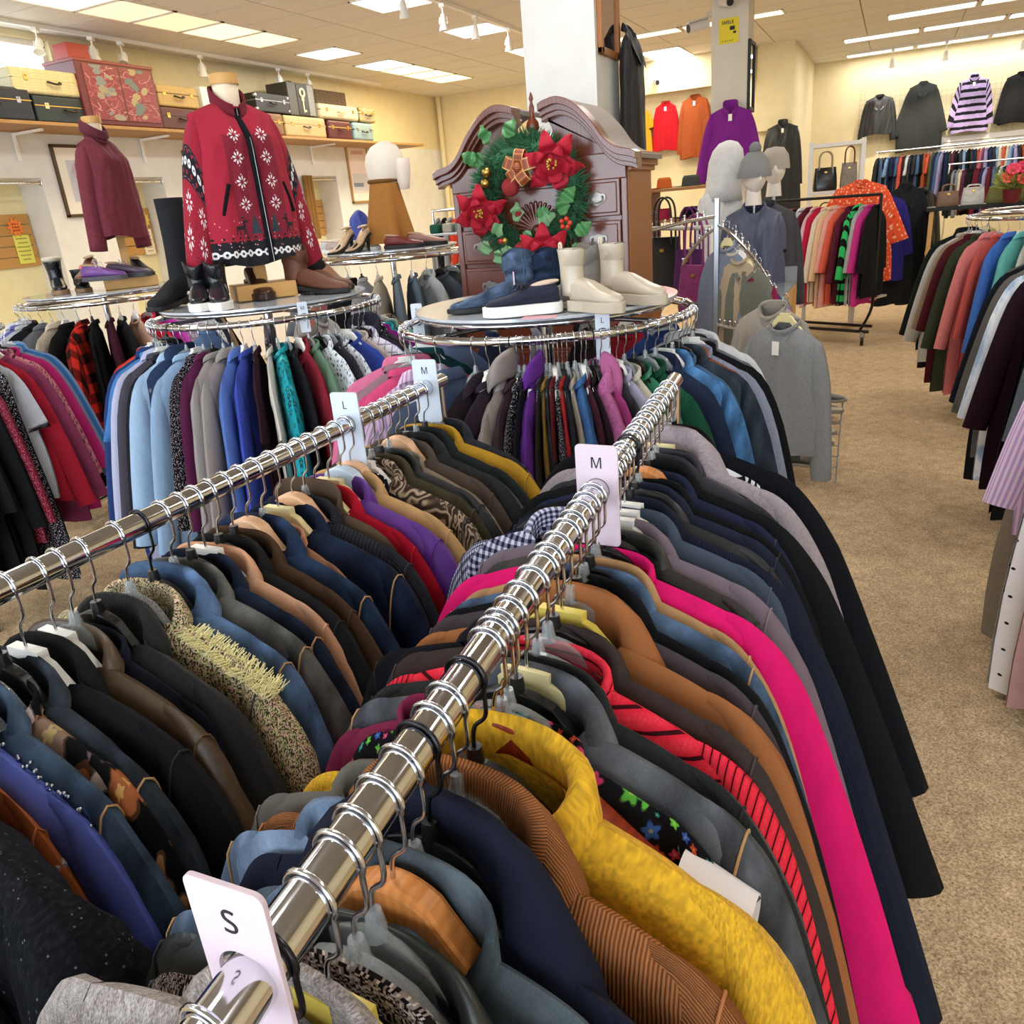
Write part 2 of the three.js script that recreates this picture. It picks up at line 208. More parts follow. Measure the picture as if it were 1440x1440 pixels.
{
  const xA = -6.415, cells = [[-4.935, WARM, 0.35, 1.3, 'pale yellow'], [-5.545, WARM, 0.45, 1.45, 'pale yellow'], [-6.155, AMBER, 0.3, 0.75, 'dim amber'], [-6.765, AMBER, 0.25, 0.68, 'dull amber'], [-7.375, WARM, 0.42, 1.2, 'bright yellow'], [-7.985, WARM, 0.4, 1.15, 'bright yellow'], [-9.2, WHITE, 1.2, 3, 'bright white'], [-10.42, WHITE, 1.2, 3, 'bright white'], [-11.03, WARM, 0.7, 1.6, 'warm yellow'], [-11.64, WARM, 0.7, 1.6, 'warm yellow'], [-12.25, WARM, 0.7, 1.7, 'warm yellow']];
  const said = ['at the suitcase window end', 'beside the high window', 'after the bright pair by window', 'between amber and bright panels', 'above the red painted trunk', 'next to a blank tile', 'over the key print trunk', 'followed by yellow panels', 'right after a white panel', 'between two yellow panels', 'nearest the far corner'];
  cells.forEach(([z, c, p, g, n], i) => panel(n + ' ceiling panel in the suitcase wall row, ' + said[i], xA, z, 0.59, 0.59, c, p, g));
  [-7.65, -9.45, -11.2].forEach((z, i) => panel('white square ceiling panel along the middle track, ' + ['first of three', 'second of three', 'last before the white pillar'][i], -4.53, z, 0.6, 0.6, WHITE, 1.3, 3));
  panel('yellowish long ceiling strip beside the white pillar', -3.25, -11.5, 1.22, 0.3, [1, 0.93, 0.62], 1.0, 1.4);
  panel('yellowish long ceiling strip ending at the camera pillar', -2.0, -11.5, 1.22, 0.3, [1, 0.93, 0.62], 1.0, 1.4);
  panel('large white ceiling panel above the red and rust sweaters', -3.25, -13.3, 0.61, 1.1, WHITE, 0.8, 3);
  [[-13.2, -0.28, 'first strip row before the jacket wall'], [-14.75, -0.9, 'middle strip row before the jacket wall'], [-16.55, -0.95, 'strip row closest to the jacket wall']].forEach(([z, x0, n], r) => { for (let k = 0; k < 3; k++) panel(['first', 'second', 'third'][k] + ' long white fluorescent from the wall corner, ' + n, x0 + 0.52 + k * 1.08, z, 1.04, 0.4, WHITE, 0.55, 2.0); });
  // unseen part of the shop towards the window
  for (const [x, z, n] of [[-4.53, -2.6], [-4.53, -5.1], [-1.5, -1.2], [-1.5, -3.6], [1.6, -1.2], [1.6, -3.8], [1.6, -6.6], [1.6, -9.4], [-1.2, -7.0], [-4.53, 0.4]].map((q, i) => [...q, ['the burgundy fleece rack', 'the wooden highboy', 'the aisle side front rail', 'the beige boot rack', 'the shop window and aisle', 'the dotted dress rack', 'the tie dye shirt rack', 'the bag table', 'the grey beanie bust', 'the shop window by dark jeans jacket'][i]])) panel('white square ceiling panel hanging above ' + n, x, z, 0.6, 0.6, WHITE, 1.2, 3);
}
// spot lamps on tracks
function spot(label, x, z, tilt, turn, drop = 0.16, lit = false) {
  const t = thing('track_spotlight', label, 'spotlight', [x, CEIL, z], turn, 'white track spotlights');
  mesh('bracket', join([box(0.05, 0.03, 0.1, 0, -0.055, 0), bar([0, -0.06, 0], [0, -drop, 0], 0.008), tube([[-0.035, -drop + 0.01, 0], [-0.04, -drop - 0.05, 0.01], [0, -drop - 0.0, 0], [0.04, -drop - 0.05, 0.01], [0.035, -drop + 0.01, 0]], 0.005, 20, 6)]), MAT.white, t);
  const h = lathe([[0.001, 0.07], [0.022, 0.065], [0.03, 0.03], [0.032, -0.02], [0.045, -0.05], [0.05, -0.075], [0.046, -0.075], [0.03, -0.04]], 20).rotateX(tilt).translate(0, -drop - 0.03, 0);
  mesh('lamp_head', h, MAT.white, t);
  const f = cyl(0.042, 0.042, 0.006, 0, -0.066, 0, 20).rotateX(tilt).translate(0, -drop - 0.03, 0);
  mesh('bulb_face', f, lit ? (lampCache.bulb ??= new THREE.MeshStandardMaterial({ color: '#ffffff', emissive: '#fff4e0', emissiveIntensity: 3 })) : MAT.whitePlastic, t);
  if (lit) { const l = new THREE.SpotLight('#fff0d8', 7, 5, 0.7, 0.6); l.position.set(x, CEIL - drop - 0.13, z); l.target.position.set(x, 0, z + Math.sin(tilt) * -3); l.castShadow = true; scene.add(l, l.target); }
}
single('light_track', 'long white ceiling track above the suitcase shelf', 'light track', box(0.04, 0.035, 9, 0, 0, 0), MAT.white, [-7.3, CEIL - 0.022, -7.2]);
single('light_track', 'white ceiling track running beside the white pillar', 'light track', box(0.04, 0.035, 5, 0, 0, 0), MAT.white, [-4.15, CEIL - 0.022, -8.6]);
single('light_track', 'ceiling track in front of the jacket wall', 'light track', box(3.4, 0.035, 0.04, 0, 0, 0), MAT.white, [0.8, CEIL - 0.022, -16.2]);
[[-5.9, -0.5, 'in front of the bright high window'], [-6.5, 0.4, 'right of the high window'], [-6.85, -0.6, 'over the red painted trunk'], [-7.95, 0.1, 'over the tan and brown suitcases'], [-9.3, 0.2, 'over the black small case'], [-9.9, -0.2, 'over the key print trunk']].forEach(([z, ti, s]) => spot('white track spotlight above the suitcase shelf, ' + s, -7.3, z, ti, 0.6, 0.15));
[[-7.2, 0.2], [-7.95, 0.0], [-8.65, -0.15], [-9.5, 0.1], [-10.5, 0.1]].forEach(([z, ti], i) => spot('white track spotlight by the white pillar, ' + ['closest to the first panel', 'second along the track', 'third along the track', 'fourth along the track', 'last along the track'][i], -4.15, z, ti, 0.3, 0.16));
[[-0.22, 'left one'], [0.56, 'middle one'], [1.63, 'right one']].forEach(([x, s]) => spot('glowing spotlight before the jacket wall, ' + s, x, -16.2, 0.4, 0, 0.2, true));

// ---------------------------------------------------------------- garments
// A garment hangs at the origin: y = 0 is the base of the neck, x runs shoulder to shoulder, +z is its front.
const KIND = {
  coat: { w: 0.215, drop: 0.08, len: 0.98, hem: 0.27, th: 0.021, sl: 0.60, collar: 'lapel', cw: 0.06, flare: 0.5, cat: 'coat' },
  jacket: { w: 0.215, drop: 0.075, len: 0.66, hem: 0.245, th: 0.02, sl: 0.58, collar: 'fold', cw: 0.055, flare: 0.4, cat: 'jacket', seam: 1 },
  denim: { w: 0.21, drop: 0.075, len: 0.6, hem: 0.235, th: 0.019, sl: 0.58, collar: 'fold', cw: 0.05, flare: 0.35, cat: 'jacket', seam: 1, cuff: 1 },
  blazer: { w: 0.215, drop: 0.07, len: 0.72, hem: 0.25, th: 0.02, sl: 0.6, collar: 'lapel', cw: 0.055, flare: 0.4, cat: 'blazer', seam: 1 },
  sweater: { w: 0.20, drop: 0.095, len: 0.62, hem: 0.225, th: 0.019, sl: 0.56, collar: 'band', cw: 0.045, flare: 0.3, cat: 'sweater' },
  cardigan: { w: 0.20, drop: 0.095, len: 0.68, hem: 0.23, th: 0.017, sl: 0.56, collar: 'band', cw: 0.045, flare: 0.4, cat: 'cardigan' },
  shirt: { w: 0.20, drop: 0.08, len: 0.72, hem: 0.23, th: 0.014, sl: 0.56, collar: 'fold', cw: 0.045, flare: 0.6, cat: 'shirt' },
  blouse: { w: 0.19, drop: 0.08, len: 0.66, hem: 0.225, th: 0.014, sl: 0.48, collar: 'band', cw: 0.055, flare: 0.7, cat: 'blouse' },
  tee: { w: 0.19, drop: 0.075, len: 0.64, hem: 0.225, th: 0.013, sl: 0.2, collar: 'band', cw: 0.08, flare: 0.6, cat: 'top' },
  dress: { w: 0.17, drop: 0.06, len: 1.0, hem: 0.27, th: 0.014, sl: 0, collar: 'band', cw: 0.05, flare: 0.9, cat: 'dress' },
  vest: { w: 0.175, drop: 0.05, len: 0.58, hem: 0.22, th: 0.018, sl: 0, collar: 'stand', cw: 0.05, flare: 0.4, cat: 'vest' },
  hoodie: { w: 0.21, drop: 0.085, len: 0.64, hem: 0.235, th: 0.021, sl: 0.58, collar: 'hood', cw: 0.045, flare: 0.3, cat: 'hoodie' },
  turtle: { w: 0.195, drop: 0.09, len: 0.62, hem: 0.22, th: 0.018, sl: 0.56, collar: 'turtle', cw: 0.045, flare: 0.3, cat: 'sweater' },
};
function bodyGeo(p) {
  const r = rng(p.seed), f1 = r() * 6, f2 = r() * 6, f3 = r() * 6, ns = p.ns, nv = p.nv, nk = p.nk / p.w, nf = p.nf, nb = p.nb, rows = 2 * nv + 1;
  const pt = (i, j) => {
    const s0 = i / ns * 2 - 1, s = Math.sign(s0) * Math.pow(Math.abs(s0), 0.92), side = j <= nv ? 1 : -1, v = Math.pow(side > 0 ? (nv - j) / nv : (j - nv - 1) / nv, 1.45), as = Math.abs(s);
    const a = lerp(p.w * 0.95, p.hem, smooth(v * 1.15)) - p.waist * Math.sin(PI * clamp(v * 1.3)) * 1;
    const neck = as < nk ? 1 - (as / nk) ** 2 : 0;
    let top = -p.drop * Math.pow(as, 1.2) - (p.ell ? 0 : 0.026 * as ** 8) - (side > 0 ? nf : nb) * neck;
    const y = lerp(top, -p.len + 0.012 * Math.sin(s * 4 + f3), v);
    const b = p.th * (0.82 + 0.18 * smooth(v * 4)) * (1 + p.flare * v) * (p.ell ? 0.06 + 0.94 * Math.sqrt(Math.max(0, 1 - as ** 2.4)) : 0.12 + 0.88 * Math.sqrt(Math.max(0, 1 - as ** 5)));
    let z = b * Math.max(Math.min(1, Math.sqrt(v / p.rd)), neck > 0 ? Math.sqrt(neck) * p.no : 0);
    z *= 1 + p.fold * 4 * v * Math.sin(s * 9 + f2 + side) * 0.25;
    const wave = p.fold * p.th * 8 * (0.12 + v) * (0.55 * Math.sin(s * 4.5 + f1 + v * 1.7) + 0.35 * Math.sin(s * 10 + f2 - v * 2.6) + 0.15 * Math.sin(s * 21 + f3 + v * 5)) * (0.35 + 0.65 * smooth(v * 2.5));
    const crease = p.ns > 20 ? p.th * 0.16 * smooth(v * 9) * (Math.sin(s * 13 + y * 38 + f1) * Math.sin(s * 7 - y * 21 + f2) + 0.6 * Math.sin(s * 23 - y * 30 + f3 + side)) : 0;
    const x = s * a + p.fold * 0.06 * v * Math.sin(v * 5 + f3);
    const quilt = p.quilt ? p.quilt * Math.pow(Math.abs(Math.sin(y * PI / 0.085)), 0.6) : 0;
    return [x, y, side * (z + quilt + crease * (p.crease ?? 1)) + wave, x, y];
  };
  return grid(ns, rows, (u, v, i, j) => pt(i, j), (i, j) => j === nv && Math.abs((i + 0.5) / ns * 2 - 1) < nk);
}
function sleeveGeo(p, sx, part = 0) {
  const r = rng(p.seed + 17 + sx), ph = r() * 6, L = p.sl, sp = p.splay, w = p.w, dr = p.drop;
  const d = [Math.sin(sp), -Math.cos(sp)], n = [Math.cos(sp), Math.sin(sp)], E = [w - 0.035 + d[0] * L + p.bow, -dr - 0.06 + d[1] * L], cw = p.cw;
  const bez = (a, b, c, e, t) => [0, 1].map((k) => { const q = 1 - t; return q * q * q * a[k] + 3 * q * q * t * b[k] + 3 * q * t * t * c[k] + t * t * t * e[k]; });
  const ah = p.ah ?? Math.min(0.17, 0.1 + L * 0.3);
  const O = [[w * 0.70, -dr * 0.66 - 0.004], [w * 1.1, -dr * 0.94], [w + 0.035 + d[0] * L * 0.22, -dr - 0.13 - 0.1 * L], [E[0] + n[0] * cw, E[1] + n[1] * cw]];
  const I = [[w * 0.72, -dr - ah], [w * 0.86, -dr - ah - 0.03], [E[0] - n[0] * cw * 1.25 - d[0] * L * 0.4, E[1] - n[1] * cw * 1.25 - d[1] * L * 0.4], [E[0] - n[0] * cw, E[1] - n[1] * cw]];
  const sec = (t, th, k = 1, sh = 0) => {
    const o = bez(...O, t), q = bez(...I, t), c = [(o[0] + q[0]) / 2 + d[0] * sh, (o[1] + q[1]) / 2 + d[1] * sh], h = [(o[0] - q[0]) / 2, (o[1] - q[1]) / 2];
    const wr = 1 + (p.fold * 1.6 * Math.sin(t * 17 + ph + th) + (p.crease ?? 1) * (p.ns > 20 ? 0.13 : 0) * Math.sin(t * 34 + ph * 2 + 2 * Math.sin(th)) * Math.sin(th * 2 + t * 9 + ph)) * Math.sin(PI * Math.min(1, t * 1.1)), b = (p.sth ?? p.th) * lerp(0.5, 1.06, smooth(t * 3.6)) * lerp(1, p.sth ? 0.8 : 0.95, t) * wr * k;
    const ct = Math.cos(th), st = Math.sin(th);
    return [sx * (c[0] + h[0] * ct * k * (1 + 0.04 * p.fold * 8 * Math.sin(t * 14 + ph) * Math.sin(PI * t))), c[1] + h[1] * ct * k, Math.sign(st) * Math.pow(Math.abs(st), 0.75) * b + p.sz * t * t + p.fold * 0.05 * Math.sin(t * 5 + ph) * t, th * 0.05 * sx, -t * L];
  };
  const nt = p.nt, na = p.na;
  if (part === 0) return grid(na, nt + 1, (u, v, i, j) => j > nt ? sec(1, u * 2 * PI * sx, 0.8, -0.04) : sec(Math.pow(j / nt, 1.15), u * 2 * PI * sx));
  if (part === 1) return grid(na, 5, (u, v) => sec(lerp(0.93, 1, v), u * 2 * PI * sx, v === 0 ? 1 : v === 1 ? 0.98 : 1.08, v === 1 ? 0.002 : 0));      // cuff band
  if (part === 2) { const pts = []; for (let k = 0; k < 20; k++) { const q = sec(0.2, k / 20 * 2 * PI, 1.012); pts.push(V(q[0], q[1], q[2])); } return new THREE.TubeGeometry(new THREE.CatmullRomCurve3(pts, true), 40, 0.0013, 5, true); }
}
const COLLAR = {
  fold: { pr: [[0, -0.02], [0, 0.018], [0.003, 0.03], [0.012, 0.033], [0.022, 0.02], [0.033, -0.012], [0.031, -0.014]], span: 2.75, drop: 0.05 },
  lapel: { pr: [[0, -0.02], [0, 0.02], [0.003, 0.034], [0.014, 0.037], [0.026, 0.022], [0.04, -0.02], [0.038, -0.022]], span: 2.95, drop: 0.17, widen: 0.8 },
  stand: { pr: [[0, -0.02], [-0.002, 0.03], [0, 0.05], [0.006, 0.053], [0.009, 0.048], [0.009, -0.01]], span: 2.95, drop: 0.03 },
  band: { pr: [[0.002, -0.012], [0, 0.006], [0.004, 0.013], [0.009, 0.008], [0.011, -0.01]], span: PI, drop: 0 },
  turtle: { pr: [[0.0, -0.02], [-0.004, 0.03], [-0.002, 0.07], [0.006, 0.078], [0.016, 0.066], [0.018, 0.02], [0.012, 0.01]], span: PI, drop: 0.01 },
  hood: { pr: [[0, -0.02], [0, 0.02], [0.01, 0.034], [0.028, 0.02], [0.045, -0.03]], span: 2.8, drop: 0.05 },
};
function collarGeo(p) {
  const c = COLLAR[p.collar], rx = p.nk * 0.94, rz = p.crz ?? Math.max(p.th * p.no * 1.02, 0.012), n = p.ns > 14 ? 26 : 14, m = c.pr.length - 1, k = (p.ck ?? 1) * (p.collar === 'fold' || p.collar === 'lapel' ? 0.68 : p.collar === 'stand' ? 0.8 : 0.9);
  const g = grid(n, m, (u, v, i, j) => {
    const a = lerp(-c.span, c.span, u), [dr, dy] = c.pr[j], q = (1 - Math.cos(a)) / 2, wd = 1 + (c.widen ?? 0) * q * (dr > 0.015 ? 1 : 0), e = dr * wd * k;
    return [Math.sin(a) * (rx + e), dy * k * (1 - 0.35 * q) - (p.nf + c.drop) * q * q - p.nb * (1 - q), -Math.cos(a) * (rz + e * 0.6) + (c.drop > 0.1 ? 0.008 * q : 0), a * 0.07, dy];
  });
  if (p.collar !== 'hood') return g;
  const h = new THREE.SphereGeometry(1, 18, 12); const P = h.attributes.position;
  for (let i = 0; i < P.count; i++) { const x = P.getX(i), y = P.getY(i), z = P.getZ(i); P.setXYZ(i, x * 0.1 * (1 - 0.25 * y), y * 0.085 - 0.045, z * 0.03 - rz - 0.012 + 0.006 * Math.sin(x * 9 + y * 7)); }
  h.computeVertexNormals(); return join([g, h]);
}
const protoCache = {};
function garmentParts(p) {
  const parts = [['body', bodyGeo(p), 0]];
  if (p.sl) for (const s of [-1, 1]) { parts.push(['sleeve', sleeveGeo(p, s), 0]); if (p.cuff) parts.push(['cuff', sleeveGeo(p, s, 1), p.cuff === 2 ? 2 : 0]); if (p.seam && p.ns > 14) parts.push(['seam', sleeveGeo(p, s, 2), 1]); }
  if (p.collar) parts.push([p.collar === 'hood' ? 'hood' : 'collar', collarGeo(p), 2]);
  return parts;
}
const seamMats = {};
function seamMat(c) { const k = c.kind === 'denim' ? '#b08a5c' : '#' + new THREE.Color(c.color?.startsWith?.('#') ? c.color : '#444444').multiplyScalar(1).getHexString(); return seamMats[k] ??= std(k, 0.9); }
// spec: { kind, color, fabric, desc, ...overrides }
function params(spec, seed, hi) {
  const base = { nk: 0.068, nf: 0.05, nb: 0.012, no: 1.0, waist: 0.0, rd: 0.045, fold: 0.09, splay: 0.22, bow: 0, sz: 0, ns: hi ? 36 : 14, nv: hi ? 18 : 9, nt: hi ? 20 : 9, na: hi ? 16 : 9, seed };
  const q = { ...base, ...KIND[spec.kind], ...spec.o }; if (hi && !q.ell) q.drop *= 0.8; return q;
}
function garment(spec, pos, turn, seed, hi, group, cacheKey) {
  const t = thing(spec.kind === 'denim' ? 'denim_jacket' : spec.kind === 'turtle' ? 'turtleneck_sweater' : spec.kind === 'tee' ? 't_shirt' : spec.kind, spec.desc, KIND[spec.kind].cat, pos, turn, group);
  const parts = cacheKey ? (protoCache[spec.kind + cacheKey] ??= garmentParts(params(spec, seed, hi))) : garmentParts(params(spec, seed, hi));
  const m0 = spec.mat ?? fab(spec.color, spec.fabric), m2 = spec.collarMat ?? m0;
  for (const [n, g, k] of parts) mesh(n, g, k === 1 ? seamMat(spec) : k === 2 ? m2 : m0, t);
  return t;
}
// ---------------------------------------------------------------- hangers
const RR = 0.0145;
function hookGeo(rr, r) {
  const pts = []; for (let a = 205; a >= -30; a -= 23.5) pts.push([Math.cos(a * PI / 180) * rr, Math.sin(a * PI / 180) * rr, 0]);
  pts.push([rr * 0.8, -rr - 0.014, 0], [0.003, -rr - 0.026, 0], [0, -rr - 0.04, 0], [0, -rr - 0.06, 0]);
  return join([tube(pts, r, 40, 6), ball(r * 1.9, pts[0][0], pts[0][1], 0, 8)]);
}
const hookG = { 1: hookGeo(RR + 0.0022, 0.0018), 2: hookGeo(0.014, 0.0016) };
const arms = (t, h, d, sag, bev) => { const s = new THREE.Shape(); s.moveTo(-0.165, -0.105 - sag); s.quadraticCurveTo(-0.075, -0.045, -0.035, 0.002); s.quadraticCurveTo(0, 0.02, 0.035, 0.002); s.quadraticCurveTo(0.075, -0.045, 0.165, -0.105 - sag); s.lineTo(0.165, -0.105 - sag - h * 0.7); s.quadraticCurveTo(0.07, -0.05 - h, 0.03, 0.0 - h); s.lineTo(-0.03, 0.0 - h); s.quadraticCurveTo(-0.07, -0.05 - h, -0.165, -0.105 - sag - h * 0.7); return new THREE.ExtrudeGeometry(s, { depth: d, bevelEnabled: true, bevelSize: bev, bevelThickness: bev, bevelSegments: 2, curveSegments: 8 }).translate(0, t, -d / 2); };
const HB = -0.088;
const barG = { clear: join([arms(HB, 0.014, 0.006, 0, 0.002), cyl(0.005, 0.008, 0.02, 0, HB + 0.018, 0, 10)]), black: join([arms(HB, 0.016, 0.008, 0, 0.002), cyl(0.006, 0.008, 0.02, 0, HB + 0.016, 0, 10)]), white: join([arms(HB, 0.02, 0.007, 0, 0.002), box(0.05, 0.035, 0.012, 0, HB, 0)]), wood: arms(HB + 0.008, 0.03, 0.01, 0, 0.003), wide: arms(HB + 0.012, 0.04, 0.012, 0.0, 0.004).scale(0.78, 1, 1) };
const hangerMats = { clear: MAT.clear, black: MAT.blackPlastic, white: MAT.whitePlastic, cream: MAT.cream, yellow: MAT.yellowPlastic, wood: MAT.wood, red: MAT.redWood, blue: MAT.bluePlastic, peach: std('#e9b78e', 0.4) };
const hangerShape = { clear: 'clear', black: 'black', white: 'white', cream: 'white', yellow: 'white', wood: 'wide', red: 'wood', blue: 'wide', peach: 'wide' };
const hangerWord = { clear: 'clear plastic', black: 'black plastic', white: 'white plastic', cream: 'cream plastic', yellow: 'yellow plastic', wood: 'orange wooden', red: 'glossy red wooden', blue: 'pale blue wide', peach: 'peach wooden' };
let hangerCount = 0;
function hanger(kind, pos, turn, small, garmentDesc, where, group) {
  hangerCount++;
  const t = thing('clothes_hanger', hangerWord[kind] + ' hanger holding the ' + garmentDesc + ' on ' + where, 'hanger', pos, turn, group);
  mesh('hook', hookG[small ? 2 : 1], kind === 'black' && hangerCount % 3 === 0 ? MAT.darkWire : MAT.chromeWire, t);
  mesh('hanger_bar', barG[hangerShape[kind]], hangerMats[kind], t);
  return t;
}
// spec shorthand: S('hot pink wool coat', 'coat', '#e0287c', 'cloth', {overrides})
const S = (desc, kind, color, fabric, o, extra) => ({ desc, kind, color, fabric, o, ...extra });
const racks = [];
function hang(specs, where, group, place, opts) {
  const out = [];
  specs.forEach((s, i) => {
    const { pos, turn } = place(i, s), seed = (opts.seed ?? 1) * 1000 + i * 7 + 3;
    const key = opts.hi ? null : 'v' + (opts.lo ? 'L' : 'M') + (i % 3) + (s.o ? JSON.stringify(s.o) : '');
    const g = garment(s, [pos[0] + (s.dx ?? 0), pos[1] - (s.dy ?? 0.084), pos[2]], turn, opts.hi ? seed : 500 + (i % 3) * 31, opts.hi, group, key);
    out.push(g);
    if (opts.hangers) hanger(s.hanger ?? opts.kinds[i % opts.kinds.length], pos, turn, opts.small, s.desc, where, 'hangers on ' + where);
  });
  racks.push({ out, where, specs });
}
function finishLabels() {
  for (const { out, where, specs } of racks) {
    const count = {}; specs.forEach((s) => count[s.desc] = (count[s.desc] ?? 0) + 1);
    out.forEach((g, i) => { const s = specs[i], n = specs[i - 1] ?? specs[i + 1]; g.userData.label = s.desc + (count[s.desc] > 1 && n && n.desc !== s.desc ? ' beside ' + n.desc : '') + ' on ' + where; });
  }
  for (const { out, where, specs } of racks) {
    const n = {}; out.forEach((g) => n[g.userData.label] = (n[g.userData.label] ?? 0) + 1);
    out.forEach((g, i) => { if (n[g.userData.label] > 1 && specs[i - 1] && specs[i + 1]) g.userData.label = specs[i].desc + ' between ' + specs[i - 1].desc + ' and ' + specs[i + 1].desc + ' on ' + where; });
  }
  scene.children.forEach((o) => { const l = o.userData.label; if (l && l.split(' ').length > 16) o.userData.label = l.split(' ').slice(0, 16).join(' '); });
}
// chrome round rack with a glass top for displays
function roundRack(label, [x, z], h, r, top = true) {
  const t = thing('round_clothes_rack', label, 'clothes rack', [x, 0, z]);
  mesh('ring_rail', new THREE.TorusGeometry(r, 0.0125, 10, 72).rotateX(PI / 2).translate(0, h, 0), MAT.chrome, t);
  mesh('inner_ring', new THREE.TorusGeometry(r * 0.86, 0.008, 8, 60).rotateX(PI / 2).translate(0, h + 0.03, 0), MAT.chrome, t);
  mesh('post', cyl(0.019, 0.019, h + 0.01, 0, h / 2, 0), MAT.chrome, t);
  for (let k = 0; k < 4; k++) { const a = k * PI / 2 + 0.4, c = Math.cos(a), s = Math.sin(a); mesh('spoke', bar([0, h + 0.004, 0], [c * r, h + 0.004, s * r], 0.007), MAT.chrome, t); mesh('leg', join([bar([0, 0.12, 0], [c * 0.44, 0.03, s * 0.44], 0.014), cyl(0.02, 0.024, 0.03, c * 0.44, 0.015, s * 0.44, 12)]), MAT.chrome, t); }
  if (top) mesh('glass_top', join([cyl(r * 0.9, r * 0.9, 0.008, 0, h + 0.045, 0, 56)]), std('#c8d0da', 0.12, 0.25), t);
  return t;
}
const ringPlace = ([cx, cz], h, r, a0, a1, n, list) => (i) => { const a = (list ? list[i] : lerp(a0, a1, n > 1 ? i / (n - 1) : 0) + (hash(i, n, 5) - 0.5) * 1.2) * PI / 180; return { pos: [cx + Math.sin(a) * r, h, cz + Math.cos(a) * r], turn: a - PI / 2 + (hash(i, n, 9) - 0.5) * (list ? 0.06 : 0.16) }; };

// ---------------------------------------------------------------- the double front rack
const RY = 1.28, x1 = (z) => -0.226 + 0.08 * z, x2 = (z) => -0.788 + 0.02 * z;
{
  const t = thing('double_rail_clothes_rack', 'polished chrome double rail clothes rack full of jackets and coats', 'clothes rack', [-0.55, 0, -0.6]);
  const L = (x, y, z) => [x + 0.55, y, z + 0.6];
  mesh('rail', join([bar(L(x1(0.55), RY, 0.55), L(x1(-1.42), RY, -1.42), RR, 32)]), MAT.chrome, t);
  mesh('rail', join([bar(L(x2(0.55), RY, 0.55), L(x2(-1.4), RY, -1.4), RR, 32)]), MAT.chrome, t);
  for (const [x, z] of [[x1(-1.4), -1.4], [x2(-1.38), -1.38], [x1(0.5), 0.5], [x2(0.5), 0.5]]) mesh('upright', bar(L(x, 0.04, z), L(x, RY, z), 0.0125, 14), MAT.chrome, t);
  for (const z of [-1.39, 0.5]) mesh('base_bar', bar(L(x1(z), 0.05, z), L(x2(z), 0.05, z), 0.0125, 14), MAT.chrome, t);
}
const W1 = 'the aisle side front rail', W2 = 'the inner front rail';
